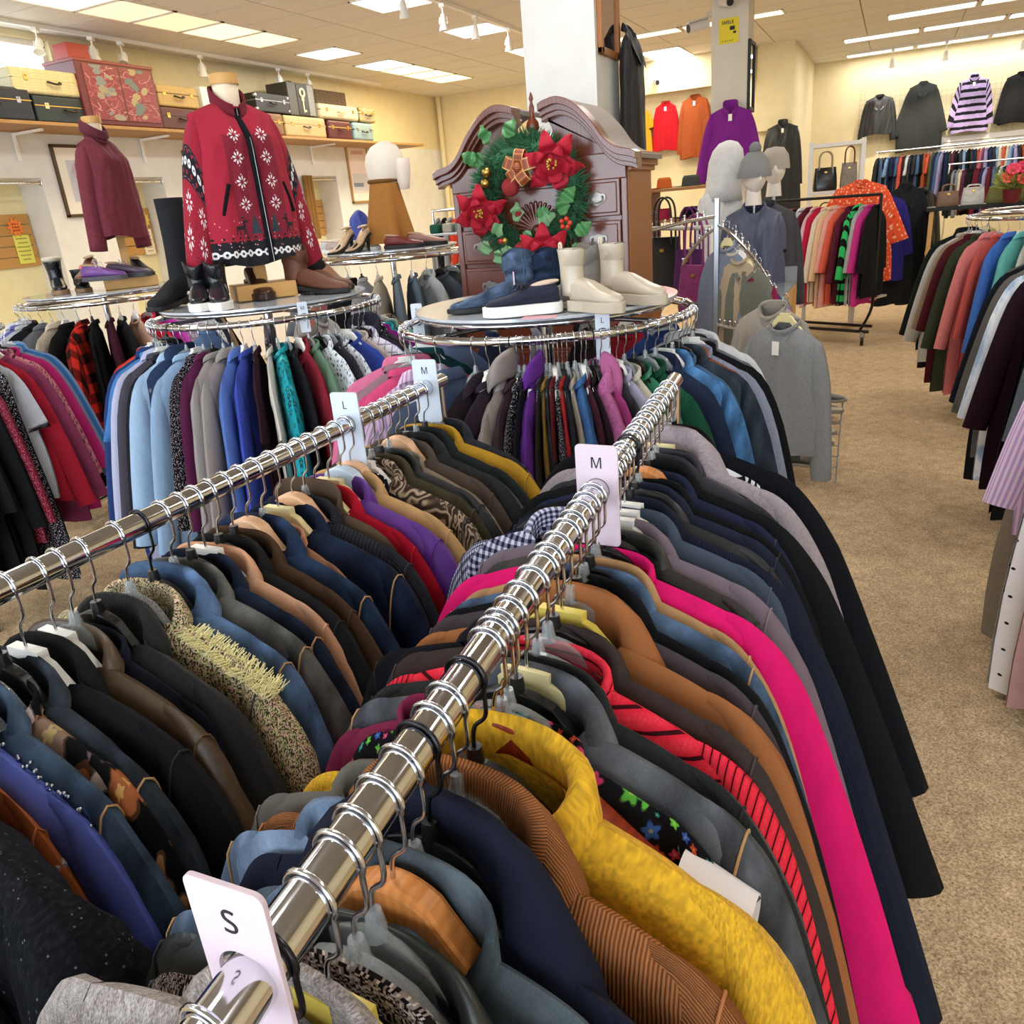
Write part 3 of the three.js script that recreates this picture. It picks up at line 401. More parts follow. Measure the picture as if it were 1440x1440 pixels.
const R1 = [
  [-0.10, S('lavender grey plaid shirt', 'shirt', 'plaidgrey', null, { th: 0.018 })],
  [-0.150, S('pale grey cable knit cardigan', 'cardigan', '#cfc8cf', 'knit', { th: 0.026, w: 0.22 }, { dy: 0.07, dx: -0.03 })],
  [-0.192, S('grey speckled tweed coat', 'coat', 'greytweed', null, { th: 0.03, w: 0.235 }, { hanger: 'black', dy: 0.07, dx: -0.02 })],
  [-0.226, S('black and taupe speckled knit jacket', 'jacket', 'speck', null, { th: 0.018, w: 0.195 }, { hanger: 'yellow' })],
  [-0.254, S('blackish green leather jacket', 'jacket', '#272b28', 'leather', { th: 0.02 }, { hanger: 'clear' })],
  [-0.274, S('faded blue denim jacket', 'denim', '#7e93b0', 'denim', { th: 0.019, w: 0.2 }, { hanger: 'clear', dx: -0.03, dy: 0.096 })],
  [-0.300, S('dark grey denim vest', 'vest', '#5d6870', 'denim', { th: 0.016, w: 0.16 }, { hanger: 'wood' })],
  [-0.328, S('navy wool coat with rhinestone button', 'coat', '#1a1e30', 'cloth', { th: 0.026, w: 0.20, ck: 2.0 }, { hanger: 'clear', gem: 1 })],
  [-0.352, S('pale blue washed denim jacket', 'denim', '#8fa6c4', 'denim', { th: 0.015, w: 0.18, len: 0.55 }, { hanger: 'black', dx: -0.055, dy: 0.096 })],
  [-0.374, S('rust brown corduroy jacket', 'jacket', '#b06f42', 'cord', { th: 0.023, ck: 1.9, w: 0.214 }, { hanger: 'black' })],
  [-0.398, S('olive grey utility jacket', 'jacket', '#6a655c', 'cloth', { th: 0.016, w: 0.19 }, { hanger: 'clear', dx: -0.05, dy: 0.096 })],
  [-0.432, S('bright mustard yellow sweater', 'cardigan', '#f0b923', 'fleece', { th: 0.034, w: 0.222, ck: 2.6, len: 0.8, crease: 0.4 }, { hanger: 'black', dx: 0.012, dy: 0.076 })],
  [-0.476, S('grey flannel shirt', 'shirt', '#5b5450', 'cloth', { th: 0.012, w: 0.15 }, { hanger: 'red', dy: 0.115 })],
  [-0.494, S('black blouse with bright flower embroidery', 'blouse', 'vivid', null, { th: 0.015, w: 0.185 }, { hanger: 'clear' })],
  [-0.507, S('burgundy sweatshirt', 'sweater', '#7c2547', 'cloth', { th: 0.018, w: 0.18 }, { hanger: 'clear', dx: -0.05, dy: 0.096 })],
  [-0.530, S('washed black denim jacket', 'denim', '#6a6e76', 'denim', { th: 0.026, w: 0.22, ck: 1.3 }, { hanger: 'black' })],
  [-0.558, S('black fleece jacket with high collar', 'jacket', '#1a1c1d', 'fleece', { th: 0.022 }, { hanger: 'cream' })],
  [-0.590, S('red and black ribbed knit sweater', 'sweater', 'redrib', null, { th: 0.03, w: 0.216, len: 0.78, crease: 0.5 }, { hanger: 'clear', dy: 0.078 })],
  [-0.622, S('dark brown grey wool jacket', 'jacket', '#3d3431', 'cloth', { th: 0.021, w: 0.22, len: 0.8 }, { hanger: 'clear' })],
  [-0.642, S('midnight black blazer', 'blazer', '#15151c', 'cloth', { th: 0.02, w: 0.21 }, { hanger: 'black', dx: -0.045, dy: 0.1 })],
  [-0.670, S('camel brown suede coat', 'coat', '#a4683e', 'cloth', { th: 0.03, w: 0.22, len: 1.0, ck: 1.5 }, { hanger: 'yellow' })],
  [-0.704, S('charcoal shirt jacket', 'jacket', '#4b4347', 'cloth', { th: 0.018, len: 0.85 }, { hanger: 'clear' })],
  [-0.728, S('black wool coat with mauve edging', 'coat', '#16161a', 'cloth', { th: 0.024, w: 0.215 }, { hanger: 'black' })],
  [-0.758, S('mid blue denim jacket', 'denim', '#5f7797', 'denim', { th: 0.021, w: 0.205 }, { hanger: 'clear' })],
  [-0.784, S('tan cotton jacket', 'jacket', '#c09468', 'cloth', { th: 0.018, w: 0.2 }, { hanger: 'black' })],
  [-0.812, S('hot pink wool coat with turned cuffs', 'coat', '#e3196f', 'cloth', { th: 0.029, w: 0.222, len: 0.92, splay: 0.31, sl: 0.52, cuff: 1, collar: 'band', crease: 0.3 }, { hanger: 'clear', dy: 0.076 })],
  [-0.840, S('plain black cardigan', 'cardigan', '#19191b', 'cloth', { th: 0.021, w: 0.215, len: 0.8 }, { hanger: 'black' })],
  [-0.866, S('olive black crinkled parka', 'jacket', '#2f2f2b', 'leather', { th: 0.023, w: 0.205, fold: 0.16 }, { hanger: 'black' })],
  [-0.895, S('mauve grey wool blazer', 'blazer', '#7b6d78', 'cloth', { th: 0.028, w: 0.218, len: 0.85, splay: 0.28 }, { hanger: 'black' })],
  [-0.922, S('navy and white houndstooth jacket', 'jacket', 'check', null, { th: 0.026, w: 0.2 }, { hanger: 'white', dx: -0.06 })],
  [-0.950, S('slate blue grey jacket', 'jacket', '#4a5566', 'cloth', { th: 0.018 }, { hanger: 'white' })],
  [-0.978, S('navy corduroy long coat', 'coat', '#252a3e', 'cord', { th: 0.026, w: 0.235, len: 1.1, splay: 0.32, sl: 0.64 }, { hanger: 'white' })],
  [-1.010, S('black satin blazer', 'blazer', '#1c1c20', 'satin', { th: 0.021 }, { hanger: 'black' })],
  [-1.040, S('ink navy blazer', 'blazer', '#22283a', 'cloth', { th: 0.021, w: 0.22 }, { hanger: 'black' })],
  [-1.070, S('jet black wool jacket', 'jacket', '#141417', 'cloth', { th: 0.023, w: 0.225 }, { hanger: 'clear' })],
  [-1.105, S('dark indigo jacket', 'jacket', '#242a44', 'cloth', { th: 0.021 }, { hanger: 'wood' })],
  [-1.142, S('heavy black overcoat', 'coat', '#131417', 'cloth', { th: 0.027, w: 0.24, len: 1.05, splay: 0.38, sl: 0.57 }, { hanger: 'black' })],
  [-1.178, S('charcoal grey fine blazer', 'blazer', '#37373c', 'cloth', { th: 0.021 }, { hanger: 'clear' })],
  [-1.212, S('dark plum quilted jacket', 'jacket', '#221c33', 'puffer', { th: 0.026, quilt: 0.006, w: 0.19 }, { hanger: 'clear' })],
  [-1.252, S('heather lilac wool coat', 'coat', '#b2a5ab', 'heather', { th: 0.03, w: 0.24, len: 1.0, splay: 0.28, ck: 1.9 }, { hanger: 'cream' })],
  [-1.296, S('zebra striped navy blouse', 'blouse', 'zebra', null, { th: 0.02 }, { hanger: 'clear' })],
  [-1.345, S('long black velvet coat', 'coat', '#101118', 'cloth', { th: 0.032, w: 0.25, len: 1.15, splay: 0.38, sl: 0.54 }, { hanger: 'clear' })],
];
hang(R1.map((r) => r[1]), W1, 'garments on the aisle side front rail', (i) => { const z = R1[i][0]; return { pos: [x1(z), RY, z], turn: -0.09 + (hash(i, 3, 4) - 0.5) * 0.07 }; }, { hi: true, hangers: true, kinds: ['clear', 'black', 'clear'], seed: 3 });
const R2 = [
  [-0.13, S('black cotton jacket', 'jacket', '#17181b', 'cloth')],
  [-0.17, S('black felt coat with red flecks', 'coat', 'fuzz', null, { th: 0.028 })],
  [-0.215, S('charcoal fuzzy cardigan', 'cardigan', '#1d1e22', 'fleece', { th: 0.024 })],
  [-0.268, S('shaggy black wool coat', 'coat', 'fuzz', null, { th: 0.045, w: 0.245, len: 1.0 }, { dx: 0.03, dy: 0.075 })],
  [-0.318, S('rust orange jacket', 'jacket', '#a4562c', 'cloth', { th: 0.012, w: 0.16 })],
  [-0.342, S('periwinkle blue sweatshirt', 'sweater', '#5b68b8', 'cloth', { th: 0.02 }, { hanger: 'clear' })],
  [-0.366, S('studded blue denim jacket', 'denim', '#4c6078', 'denim', { th: 0.019, w: 0.205 }, { hanger: 'clear', studs: 1 })],
  [-0.390, S('black satin robe with rose print', 'blouse', 'floral', null, { th: 0.022, w: 0.205, sl: 0.56, len: 0.9 }, { hanger: 'clear' })],
  [-0.414, S('faded charcoal denim jacket', 'denim', '#3a424c', 'denim', { th: 0.019 }, { hanger: 'black' })],
  [-0.440, S('black tailored blazer', 'blazer', '#18181b', 'cloth', { th: 0.024 }, { hanger: 'white' })],
  [-0.476, S('brown leather jacket', 'jacket', '#57432f', 'leather', { th: 0.022 }, { hanger: 'white' })],
  [-0.500, S('inky blue cardigan', 'cardigan', '#1c1e2b', 'cloth', { th: 0.016 }, { hanger: 'clear' })],
  [-0.530, S('black faux fur coat', 'coat', '#121214', 'fleece', { th: 0.03 }, { hanger: 'black' })],
  [-0.578, S('pink and green boucle tweed jacket', 'jacket', 'tweed', null, { th: 0.027, w: 0.215, len: 0.7 }, { hanger: 'clear', fringe: 1 })],
  [-0.614, S('classic blue denim jacket', 'denim', '#6380a8', 'denim', { th: 0.022, ck: 1.4 }, { hanger: 'black' })],
  [-0.648, S('grey washed denim jacket', 'denim', '#74726e', 'denim', { th: 0.021 }, { hanger: 'clear' })],
  [-0.678, S('navy indigo denim jacket', 'denim', '#1f2a3e', 'denim', { th: 0.019 }, { hanger: 'black' })],
  [-0.704, S('peach cotton jacket', 'jacket', '#d8a380', 'cloth', { th: 0.016, w: 0.2 }, { hanger: 'white' })],
  [-0.730, S('black canvas jacket', 'jacket', '#1b1b1d', 'cloth', { th: 0.02 }, { hanger: 'black' })],
  [-0.760, S('chocolate suede jacket', 'jacket', '#4c3626', 'cloth', { th: 0.016 }, { hanger: 'black' })],
  [-0.790, S('deep blue stitched denim jacket', 'denim', '#2c3f5f', 'denim', { th: 0.024, ck: 1.3 }, { hanger: 'peach' })],
  [-0.822, S('salmon pink blouse', 'blouse', '#d99a7a', 'cloth', { th: 0.012, w: 0.15 }, { hanger: 'clear' })],
  [-0.856, S('dark navy raw denim jacket', 'denim', '#1e2b45', 'denim', { th: 0.025, w: 0.22 }, { hanger: 'cream' })],
  [-0.892, S('charcoal ribbed jacket', 'jacket', '#2f3038', 'rib', { th: 0.022 }, { hanger: 'peach' })],
  [-0.922, S('brown wool vest', 'vest', '#5c4a3c', 'cloth', { th: 0.016 }, { hanger: 'clear' })],
  [-0.950, S('scarlet red jacket', 'jacket', '#b8152c', 'cloth', { th: 0.017, w: 0.19 }, { hanger: 'cream' })],
  [-0.986, S('royal purple velvet jacket', 'jacket', '#571b86', 'velvet', { th: 0.028, w: 0.218, collar: 'fold' }, { hanger: 'cream' })],
  [-1.022, S('sand tan jacket', 'jacket', '#caa06c', 'cloth', { th: 0.018, w: 0.215 }, { hanger: 'blue' })],
  [-1.050, S('black polka dot blouse', 'blouse', 'dots', null, { th: 0.015, w: 0.165 }, { hanger: 'peach' })],
  [-1.082, S('brown paisley jacket', 'jacket', 'paisley', null, { th: 0.025, w: 0.222 }, { hanger: 'white' })],
  [-1.114, S('dark olive jacket', 'jacket', '#47402f', 'cloth', { th: 0.017 }, { hanger: 'clear' })],
  [-1.144, S('glossy black jacket', 'jacket', '#17181c', 'satin', { th: 0.021, w: 0.22 }, { hanger: 'black' })],
  [-1.174, S('mushroom beige cardigan', 'cardigan', '#a08f7c', 'cloth', { th: 0.016, w: 0.215 }, { hanger: 'clear' })],
  [-1.204, S('taupe brown jacket', 'jacket', '#54483f', 'cloth', { th: 0.018 }, { hanger: 'peach' })],
  [-1.236, S('black boucle wool coat', 'coat', '#191a1c', 'fleece', { th: 0.029, w: 0.235 }, { hanger: 'black' })],
  [-1.275, S('dusty teal black coat', 'coat', '#22282a', 'cloth', { th: 0.024, w: 0.235 }, { hanger: 'clear' })],
  [-1.310, S('mustard gold jacket', 'jacket', '#bd8f2c', 'cloth', { th: 0.019, w: 0.24 }, { hanger: 'black' })],
  [-1.350, S('navy furry jacket', 'jacket', '#1d2330', 'fleece', { th: 0.026, w: 0.215 }, { hanger: 'clear' })],
];
hang(R2.map((r) => r[1]), W2, 'garments on the inner front rail', (i) => { const z = R2[i][0]; return { pos: [x2(z), RY, z], turn: -0.06 + (hash(i, 7, 4) - 0.5) * 0.08 }; }, { hi: true, hangers: true, kinds: ['clear', 'black', 'white', 'clear'], seed: 5 });
// details worn by single garments
{
  const byDesc = (d) => racks.flatMap((r) => r.out.map((o, i) => [o, r.specs[i].desc])).find(([, s]) => s === d)[0];
  const nav = byDesc('navy wool coat with rhinestone button');
  for (const [x, y] of [[0.115, -0.17], [0.1, -0.34]]) { const g = []; for (let k = 0; k < 7; k++) { const a = k * PI / 3, r = k === 6 ? 0 : 0.006; g.push(new THREE.OctahedronGeometry(0.0042).translate(x + Math.cos(a) * r, y + Math.sin(a) * r, 0.03)); } mesh('rhinestone_button', join(g), std('#f2ece4', 0.08, 0.7, { flatShading: true }), nav); }
  const stud = byDesc('studded blue denim jacket'), sg = [], rs = rng(9);
  for (let k = 0; k < 90; k++) { const x = 0.07 + rs() * 0.11; sg.push(ball(0.0022, x, -0.075 * Math.pow(x / 0.21, 1.2) - 0.002 - rs() * 0.05, 0.012 + 0.006 * rs(), 5)); }
  mesh('metal_studs', join(sg), MAT.steel, stud);
  const tw = byDesc('pink and green boucle tweed jacket'), fr = [], rf = rng(12);
  for (let k = 0; k < 520; k++) { const u = rf(), x = 0.09 + u * 0.13, y = -0.075 * Math.pow(x / 0.215, 1.2) + 0.002, a = rf() * 2 * PI; fr.push(bar([x, y - 0.004, (rf() - 0.5) * 0.03], [x + Math.cos(a) * 0.004, y + 0.002 + rf() * 0.003, (rf() - 0.5) * 0.042], 0.0007, 3)); }
  mesh('fringe', join(fr), std('#efe6ae', 0.95), tw).userData.kind = 'stuff';
  const fl = byDesc('grey flannel shirt');
  mesh('white_cuff', grid(14, 6, (u, v) => { const a = u * 2 * PI; return [0.155 + v * 0.055, -0.055 - v * 0.03 + Math.sin(a) * 0.016, Math.cos(a) * (0.024 + 0.004 * v)]; }), std('#e8e2e6', 0.9), fl);
}
// size divider tags on the rails
function divider(letter, label, pos, mat, turn, h = 0.125, w = 0.052) {
  const t = thing('size_divider', label, 'size tag', pos, turn, 'size dividers');
  const s = new THREE.Shape(), r = 0.006, y0 = 0.055 - h, y1 = 0.055; s.moveTo(-w / 2 + r, y0); s.lineTo(w / 2 - r, y0); s.quadraticCurveTo(w / 2, y0, w / 2, y0 + r); s.lineTo(w / 2, y1 - r); s.quadraticCurveTo(w / 2, y1, w / 2 - r, y1); s.lineTo(-w / 2 + r, y1); s.quadraticCurveTo(-w / 2, y1, -w / 2, y1 - r); s.lineTo(-w / 2, y0 + r); s.quadraticCurveTo(-w / 2, y0, -w / 2 + r, y0);
  const hole = new THREE.Path(); hole.absarc(0, 0, 0.0152, 0, 2 * PI);
  mesh('tag_plate', extrude(s, 0.0022, 0.0003, [hole]), mat, t);
  mesh('letter', text(letter, 0.0135, 0.0004).translate(0, 0.034, 0.0014), MAT.black, t);
  return t;
}
divider('S', 'pinkish white size tag printed S on the aisle side rail', [x1(-0.182) - 0.004, RY, -0.18], MAT.tag, 0.02, 0.125, 0.045);
divider('M', 'white size tag printed M on the aisle side rail', [x1(-0.832), RY, -0.835], MAT.tag, -0.05);
divider('L', 'pale blue size tag printed L on the inner rail', [x2(-1.06), RY, -1.06], MAT.tagBlue, 0.05);
divider('M', 'pale blue size tag printed M on the inner rail', [x2(-1.34), RY, -1.335], MAT.tagBlue, 0.05);

// ---------------------------------------------------------------- round racks
const kindsC = ['clear', 'clear', 'white', 'clear', 'black'];
function ringRack(label, where, c, h, r, a0, a1, specs, back, opts = {}) {
  roundRack(label, c, h, r, opts.top ?? true);
  hang(specs, where, 'garments on ' + where, ringPlace(c, h, r, a0, a1, specs.length, opts.angles), { hi: false, hangers: opts.hangers ?? true, small: true, kinds: opts.kinds ?? kindsC, seed: opts.seed ?? 11 });
  if (back) hang(back, where, 'garments on ' + where, ringPlace(c, h, r, a1 + 14, a0 + 346, back.length), { hi: false, hangers: opts.hangers ?? true, small: true, kinds: opts.kinds ?? kindsC, seed: 12 });
}
const CA = [-0.935, -2.27], CB = [-2.35, -2.66], CC = [-4.40, -3.55], CD = [-2.85, -4.45], CF = [0.93, -6.3], CG = [1.1, -4.3], CH = [1.1, -2.72], CI = [-3.95, -2.02];
ringRack('round chrome rack topped with ankle boots and loafers', 'round rack under beige boots', CA, RY, 0.435, -74, 106, [
  S('charcoal knit cardigan', 'cardigan', '#3b3c44', 'knit'), S('rose pink jacket', 'jacket', '#d87398', 'cloth'), S('dusty mauve velvet sweater', 'sweater', '#8d6875', 'velvet', { len: 0.5 }), S('coral pink sweater', 'sweater', '#d9507f', 'cloth'), S('lilac striped shirt', 'shirt', 'pinkstripe', null), S('slate blue shirt', 'shirt', '#5d6c8c', 'cloth'),
  S('plum black wool coat', 'coat', '#2b2029', 'cloth', { len: 0.75, th: 0.026 }), S('aubergine cardigan', 'cardigan', '#2f2430', 'cloth', { th: 0.03 }), S('taupe cowl neck top', 'turtle', '#958a86', 'satin', { th: 0.027, ck: 1.2 }), S('brown plum tunic', 'blouse', '#3b2c31', 'cloth', { th: 0.02 }), S('black sequin top', 'blouse', 'spark', null, { th: 0.016 }), S('ink black tunic', 'blouse', '#1b1b22', 'cloth', { th: 0.012 }),
  S('bright violet turtleneck', 'turtle', '#7a3bab', 'knit', { th: 0.021, len: 0.7 }), S('dark espresso sweater', 'sweater', '#2e2723', 'cloth', { th: 0.01 }), S('ochre brown cardigan', 'cardigan', '#8b6a32', 'cloth', { th: 0.009 }), S('dark slate sweater', 'sweater', '#363a44', 'knit', { th: 0.012 }), S('brick maroon blouse', 'blouse', '#6d2226', 'cloth', { th: 0.01 }), S('black flecked cardigan', 'cardigan', 'spark', null, { th: 0.012 }), S('tomato red knit', 'sweater', '#d53a3c', 'knit', { th: 0.01 }), S('charcoal blue sweater', 'sweater', '#2f333c', 'knit', { th: 0.012 }), S('oatmeal beige cardigan', 'cardigan', '#ad9f90', 'cloth', { th: 0.01 }),
  S('denim blue sweater', 'sweater', '#4775b4', 'heather', { th: 0.022 }), S('wine dark blouse', 'blouse', '#47202c', 'cloth', { th: 0.011 }), S('black and maroon tunic', 'blouse', '#261a20', 'cloth', { th: 0.012 }), S('orchid pink fleece', 'hoodie', '#c0679f', 'fleece', { th: 0.022 }), S('magenta pink top', 'tee', '#a8407e', 'cloth'), S('black velvet top', 'tee', '#17181f', 'velvet', { th: 0.02 }), S('pale lavender tee', 'tee', '#b9b5d0', 'cloth'), S('cream cotton cardigan', 'cardigan', '#d9cfbd', 'cloth'), S('emerald trimmed blouse', 'blouse', '#2c7d5c', 'satin'),
  S('forest green cardigan', 'cardigan', '#1f5a40', 'knit', { th: 0.026, w: 0.215 }), S('navy knit jacket', 'jacket', '#2a3550', 'knit'), S('sky blue denim shirt', 'denim', '#5d94cf', 'denim', { th: 0.024, w: 0.22 }), S('steel blue blouse', 'blouse', '#54708f', 'cloth'), S('dark rinse denim jacket', 'denim', '#3c4752', 'denim', { th: 0.022, w: 0.22 }), S('rust print tunic', 'blouse', '#9a5a38', 'cloth'), S('lavender grey sweater', 'sweater', '#9aa0b8', 'heather', { w: 0.215 }), S('black merino sweater', 'sweater', '#141518', 'cloth', { th: 0.02, w: 0.22 }), S('grey marl cardigan', 'cardigan', '#7c7f86', 'heather'), S('white linen shirt', 'shirt', '#dcdde0', 'cloth'),
], [S('white eyelet blouse', 'blouse', '#d8dbe2', 'cloth'), S('cobalt cardigan', 'cardigan', '#34518f', 'knit'), S('crimson wool top', 'tee', '#a02032', 'cloth'), S('black twill jacket', 'jacket', '#1c1c20', 'cloth'), S('pale grey tee', 'tee', '#b7bcc6', 'cloth'), S('navy striped top', 'tee', '#27304d', 'cloth'), S('heather blue tee', 'tee', '#6d7fa4', 'heather'), S('dark teal blouse', 'blouse', '#1f4c52', 'cloth')], { seed: 21, angles: [-74, -64, -54, -44, -32, -20, -4, 1.5, 6.5, 9.6, 12, 14, 16.6, 18.8, 20, 21.2, 22.6, 24, 25.4, 26.8, 28.4, 31, 33.2, 34.8, 37.5, 40, 43, 46, 49, 53, 58, 63, 69, 73, 78, 82, 86, 92, 98, 106] });
ringRack('round chrome rack topped by the red snowflake cardigan form', 'round rack under red cardigan', CB, RY, 0.46, -55, 142, [
  S('dark charcoal cardigan', 'cardigan', '#34353c', 'knit'), S('powder blue long cardigan', 'cardigan', '#8f9fb5', 'knit', { len: 0.9, th: 0.024 }), S('tomato red tunic', 'blouse', '#c8332c', 'cloth', { len: 0.95 }), S('rust orange blouse', 'blouse', '#c06b3d', 'cloth', { len: 0.9 }), S('navy cotton shirt', 'shirt', '#2a3f73', 'cloth', { len: 0.85 }), S('cornflower blue top', 'tee', '#4f86c6', 'cloth', { len: 0.75 }), S('pale lilac shirt', 'shirt', '#bcc0dd', 'cloth', { th: 0.02, len: 0.85 }), S('smoky grey blouse', 'blouse', '#4d4a56', 'cloth', { th: 0.02 }), S('graphite long cardigan', 'cardigan', '#26272e', 'knit', { th: 0.028, len: 0.95 }), S('icy blue shirt', 'shirt', '#a8c6e6', 'cloth', { th: 0.026, len: 0.85 }), S('navy lined vest', 'vest', '#2f3f5f', 'cloth'), S('baby blue cardigan', 'cardigan', '#9fc0e6', 'cloth', { th: 0.02, len: 0.9 }), S('black speckled blouse', 'blouse', 'spark', null, { th: 0.02, len: 0.9 }), S('plum print top', 'blouse', '#6a2b57', 'cloth', { len: 0.85 }),
  S('pale taupe cardigan', 'cardigan', '#b9b2b2', 'knit', { th: 0.022 }), S('stone grey jacket', 'jacket', '#9d9694', 'cloth', { th: 0.022 }), S('periwinkle blue shirt', 'shirt', '#5a7ac4', 'cloth', { th: 0.02 }), S('royal blue blouse', 'blouse', '#3f52b4', 'cloth', { th: 0.018 }), S('dark wine top', 'tee', '#2d1524', 'cloth', { len: 0.75 }), S('ivory cotton tee', 'tee', '#dcd5cc', 'cloth', { len: 0.7 }), S('teal print blouse', 'blouse', 'tealprint', null, { th: 0.026 }), S('black camisole', 'tee', '#15151a', 'cloth'), S('brick red paisley shirt', 'shirt', '#9c2c3c', 'knit', { th: 0.017 }), S('sage green tunic', 'blouse', '#6f9077', 'cloth', { th: 0.022 }), S('white flecked shirt', 'shirt', 'greyprint', null, { th: 0.018 }), S('charcoal print tunic', 'blouse', '#34323c', 'cloth'), S('white and grey floral top', 'blouse', 'greyprint', null, { th: 0.02 }), S('ultramarine blouse', 'blouse', '#35499e', 'cloth'), S('shell pink cardigan', 'cardigan', '#d6c3bb', 'cloth'), S('grey plaid flannel shirt', 'shirt', 'plaidgrey', null, { th: 0.022, w: 0.215 }),
  S('charcoal purple sweater', 'turtle', '#3a3744', 'knit', { th: 0.024, w: 0.215 }), S('black satin tunic', 'blouse', '#17181d', 'satin'), S('orchid magenta tee', 'tee', '#8b2f86', 'cloth', { w: 0.21 }), S('turquoise sweatshirt', 'sweater', '#22a3ab', 'cloth', { th: 0.024, w: 0.215 }), S('blue grey marl sweater', 'sweater', '#5a6276', 'heather', { w: 0.215 }), S('mint striped top', 'blouse', '#5fae8c', 'cloth', { w: 0.21 }), S('soft white cardigan', 'cardigan', '#d5d2c8', 'knit', { w: 0.215 }), S('ink black sweater', 'sweater', '#1a1c24', 'knit', { w: 0.215 }), S('brown tweed jacket', 'jacket', 'paisley', null), S('black ruffled blouse', 'blouse', '#1b1c22', 'cloth'), S('silver grey cardigan', 'cardigan', '#a9aebb', 'heather'),
], [S('brown knit top', 'tee', '#6a4632', 'cloth'), S('white cotton top', 'tee', '#e0e2e8', 'cloth'), S('grey wool jacket', 'jacket', '#7e828c', 'cloth'), S('blue check shirt', 'shirt', '#6683b0', 'cloth'), S('black knit top', 'tee', '#1a1b20', 'cloth')], { seed: 31 });
ringRack('round chrome rack topped by the burgundy fleece form', 'round rack under burgundy fleece', CC, RY, 0.48, -40, 140, [
  S('sky blue cardigan', 'cardigan', '#7fa3cf', 'knit'), S('white collared shirt', 'shirt', '#d8dbe3', 'cloth'), S('lavender blue blouse', 'blouse', '#6a6fb0', 'cloth'), S('silver satin top', 'tee', '#c9ccd2', 'satin'), S('black sleeveless dress', 'dress', '#17181b', 'cloth', { th: 0.05, w: 0.2 }), S('slate grey tee', 'tee', '#6d7078', 'cloth', { th: 0.025 }), S('cream long shirt', 'shirt', '#e2d2bf', 'cloth', { th: 0.02, len: 0.85 }), S('black long tee', 'tee', '#1c1b1e', 'cloth', { len: 0.8, th: 0.024 }), S('red and black buffalo plaid shirt', 'shirt', 'plaid', null, { th: 0.036, w: 0.215 }), S('black lace dress', 'dress', '#161418', 'cloth', { th: 0.03, w: 0.19 }), S('dark maroon tee', 'tee', '#3f1626', 'cloth', { th: 0.025 }), S('black tee with tag', 'tee', '#1b191d', 'cloth', { th: 0.02 }), S('peach blouse', 'blouse', '#d9a88f', 'cloth'), S('cherry red blouse', 'blouse', '#d5243f', 'cloth', { th: 0.02 }), S('fuchsia blouse', 'blouse', '#c832b4', 'satin', { th: 0.02 }), S('grey check shirt', 'shirt', 'plaidgrey', null, { th: 0.02 }), S('silver print top', 'blouse', 'greyprint', null), S('white print shirt', 'shirt', 'greyprint', null), S('dark grey tunic', 'blouse', '#3a3b42', 'cloth'), S('tan cotton tunic', 'blouse', '#b99a7a', 'cloth'), S('black jersey top', 'tee', '#17171a', 'cloth'),
], [S('navy tee', 'tee', '#2b3452', 'cloth'), S('white jersey tee', 'tee', '#dddfe4', 'cloth'), S('brown cotton tee', 'tee', '#6b4a3a', 'cloth')], { seed: 41 });
ringRack('round chrome rack at the shop edge near burgundy fleece', 'leftmost round rack by dark jeans jacket', CI, RY, 0.46, 74, 150, [
  S('faded black denim coat', 'denim', '#33404f', 'denim', { len: 0.95 }), S('black wool tunic', 'blouse', '#18191c', 'cloth', { len: 0.9, th: 0.024 }), S('black long cardigan', 'cardigan', '#141518', 'cloth', { len: 1.0, th: 0.026 }), S('crimson ombre cardigan', 'cardigan', 'ombre', null, { th: 0.024, len: 0.8 }), S('dark speckled dress', 'dress', 'spark', null, { th: 0.02, w: 0.2 }), S('white knit shrug', 'tee', '#dcdfe8', 'knit', { th: 0.018 }), S('scarlet cardigan', 'cardigan', '#c5293f', 'knit', { th: 0.02 }), S('rose pink long cardigan', 'cardigan', '#a84a72', 'knit', { th: 0.026, len: 0.8 }), S('pink leopard print top', 'blouse', 'leopard', null, { th: 0.02 }), S('hot magenta tunic', 'blouse', '#c22d78', 'cloth', { th: 0.02, len: 0.8 }), S('pale blue grey tunic', 'blouse', '#8f9cba', 'cloth', { th: 0.016 }), S('azure blue blouse', 'blouse', '#3f7ec0', 'cloth', { th: 0.024, len: 0.75 }), S('light blue shirt', 'shirt', '#8fb0d9', 'cloth'), S('grey knit tunic', 'blouse', '#7a7c88', 'cloth'),
], null, { seed: 51, top: false });
ringRack('round chrome rack topped with shoes behind the red cardigan', 'round rack beside the wooden highboy', CD, 1.37, 0.46, -40, 130, [
  S('grey marl top', 'tee', '#8d929c', 'heather'), S('white knit top', 'tee', '#dcdcd8', 'knit'), S('salmon tee', 'tee', '#cf8378', 'cloth'), S('black jersey tee', 'tee', '#26272c', 'cloth'), S('pearl grey blouse', 'blouse', '#b9bec8', 'cloth'), S('beige gathered blouse', 'blouse', '#cfc3ae', 'cloth', { th: 0.02 }), S('steel grey cardigan', 'cardigan', '#7c8a98', 'knit', { th: 0.026 }), S('blue grey sweater', 'sweater', '#677889', 'knit', { th: 0.024 }), S('light grey jacket', 'jacket', '#b7babd', 'cloth', { th: 0.024 }), S('slate cardigan', 'cardigan', '#5c6572', 'knit', { th: 0.022 }), S('dark sage jacket', 'jacket', '#4c5350', 'cloth', { th: 0.022 }), S('charcoal tee', 'tee', '#3f4248', 'cloth'), S('peach beige jacket', 'jacket', '#d0a98a', 'cloth', { th: 0.026, w: 0.22 }), S('black short jacket', 'jacket', '#202126', 'cloth', { w: 0.22 }), S('grey stripe blouse', 'blouse', '#8c8f96', 'cloth'),
], null, { seed: 61, hangers: true });
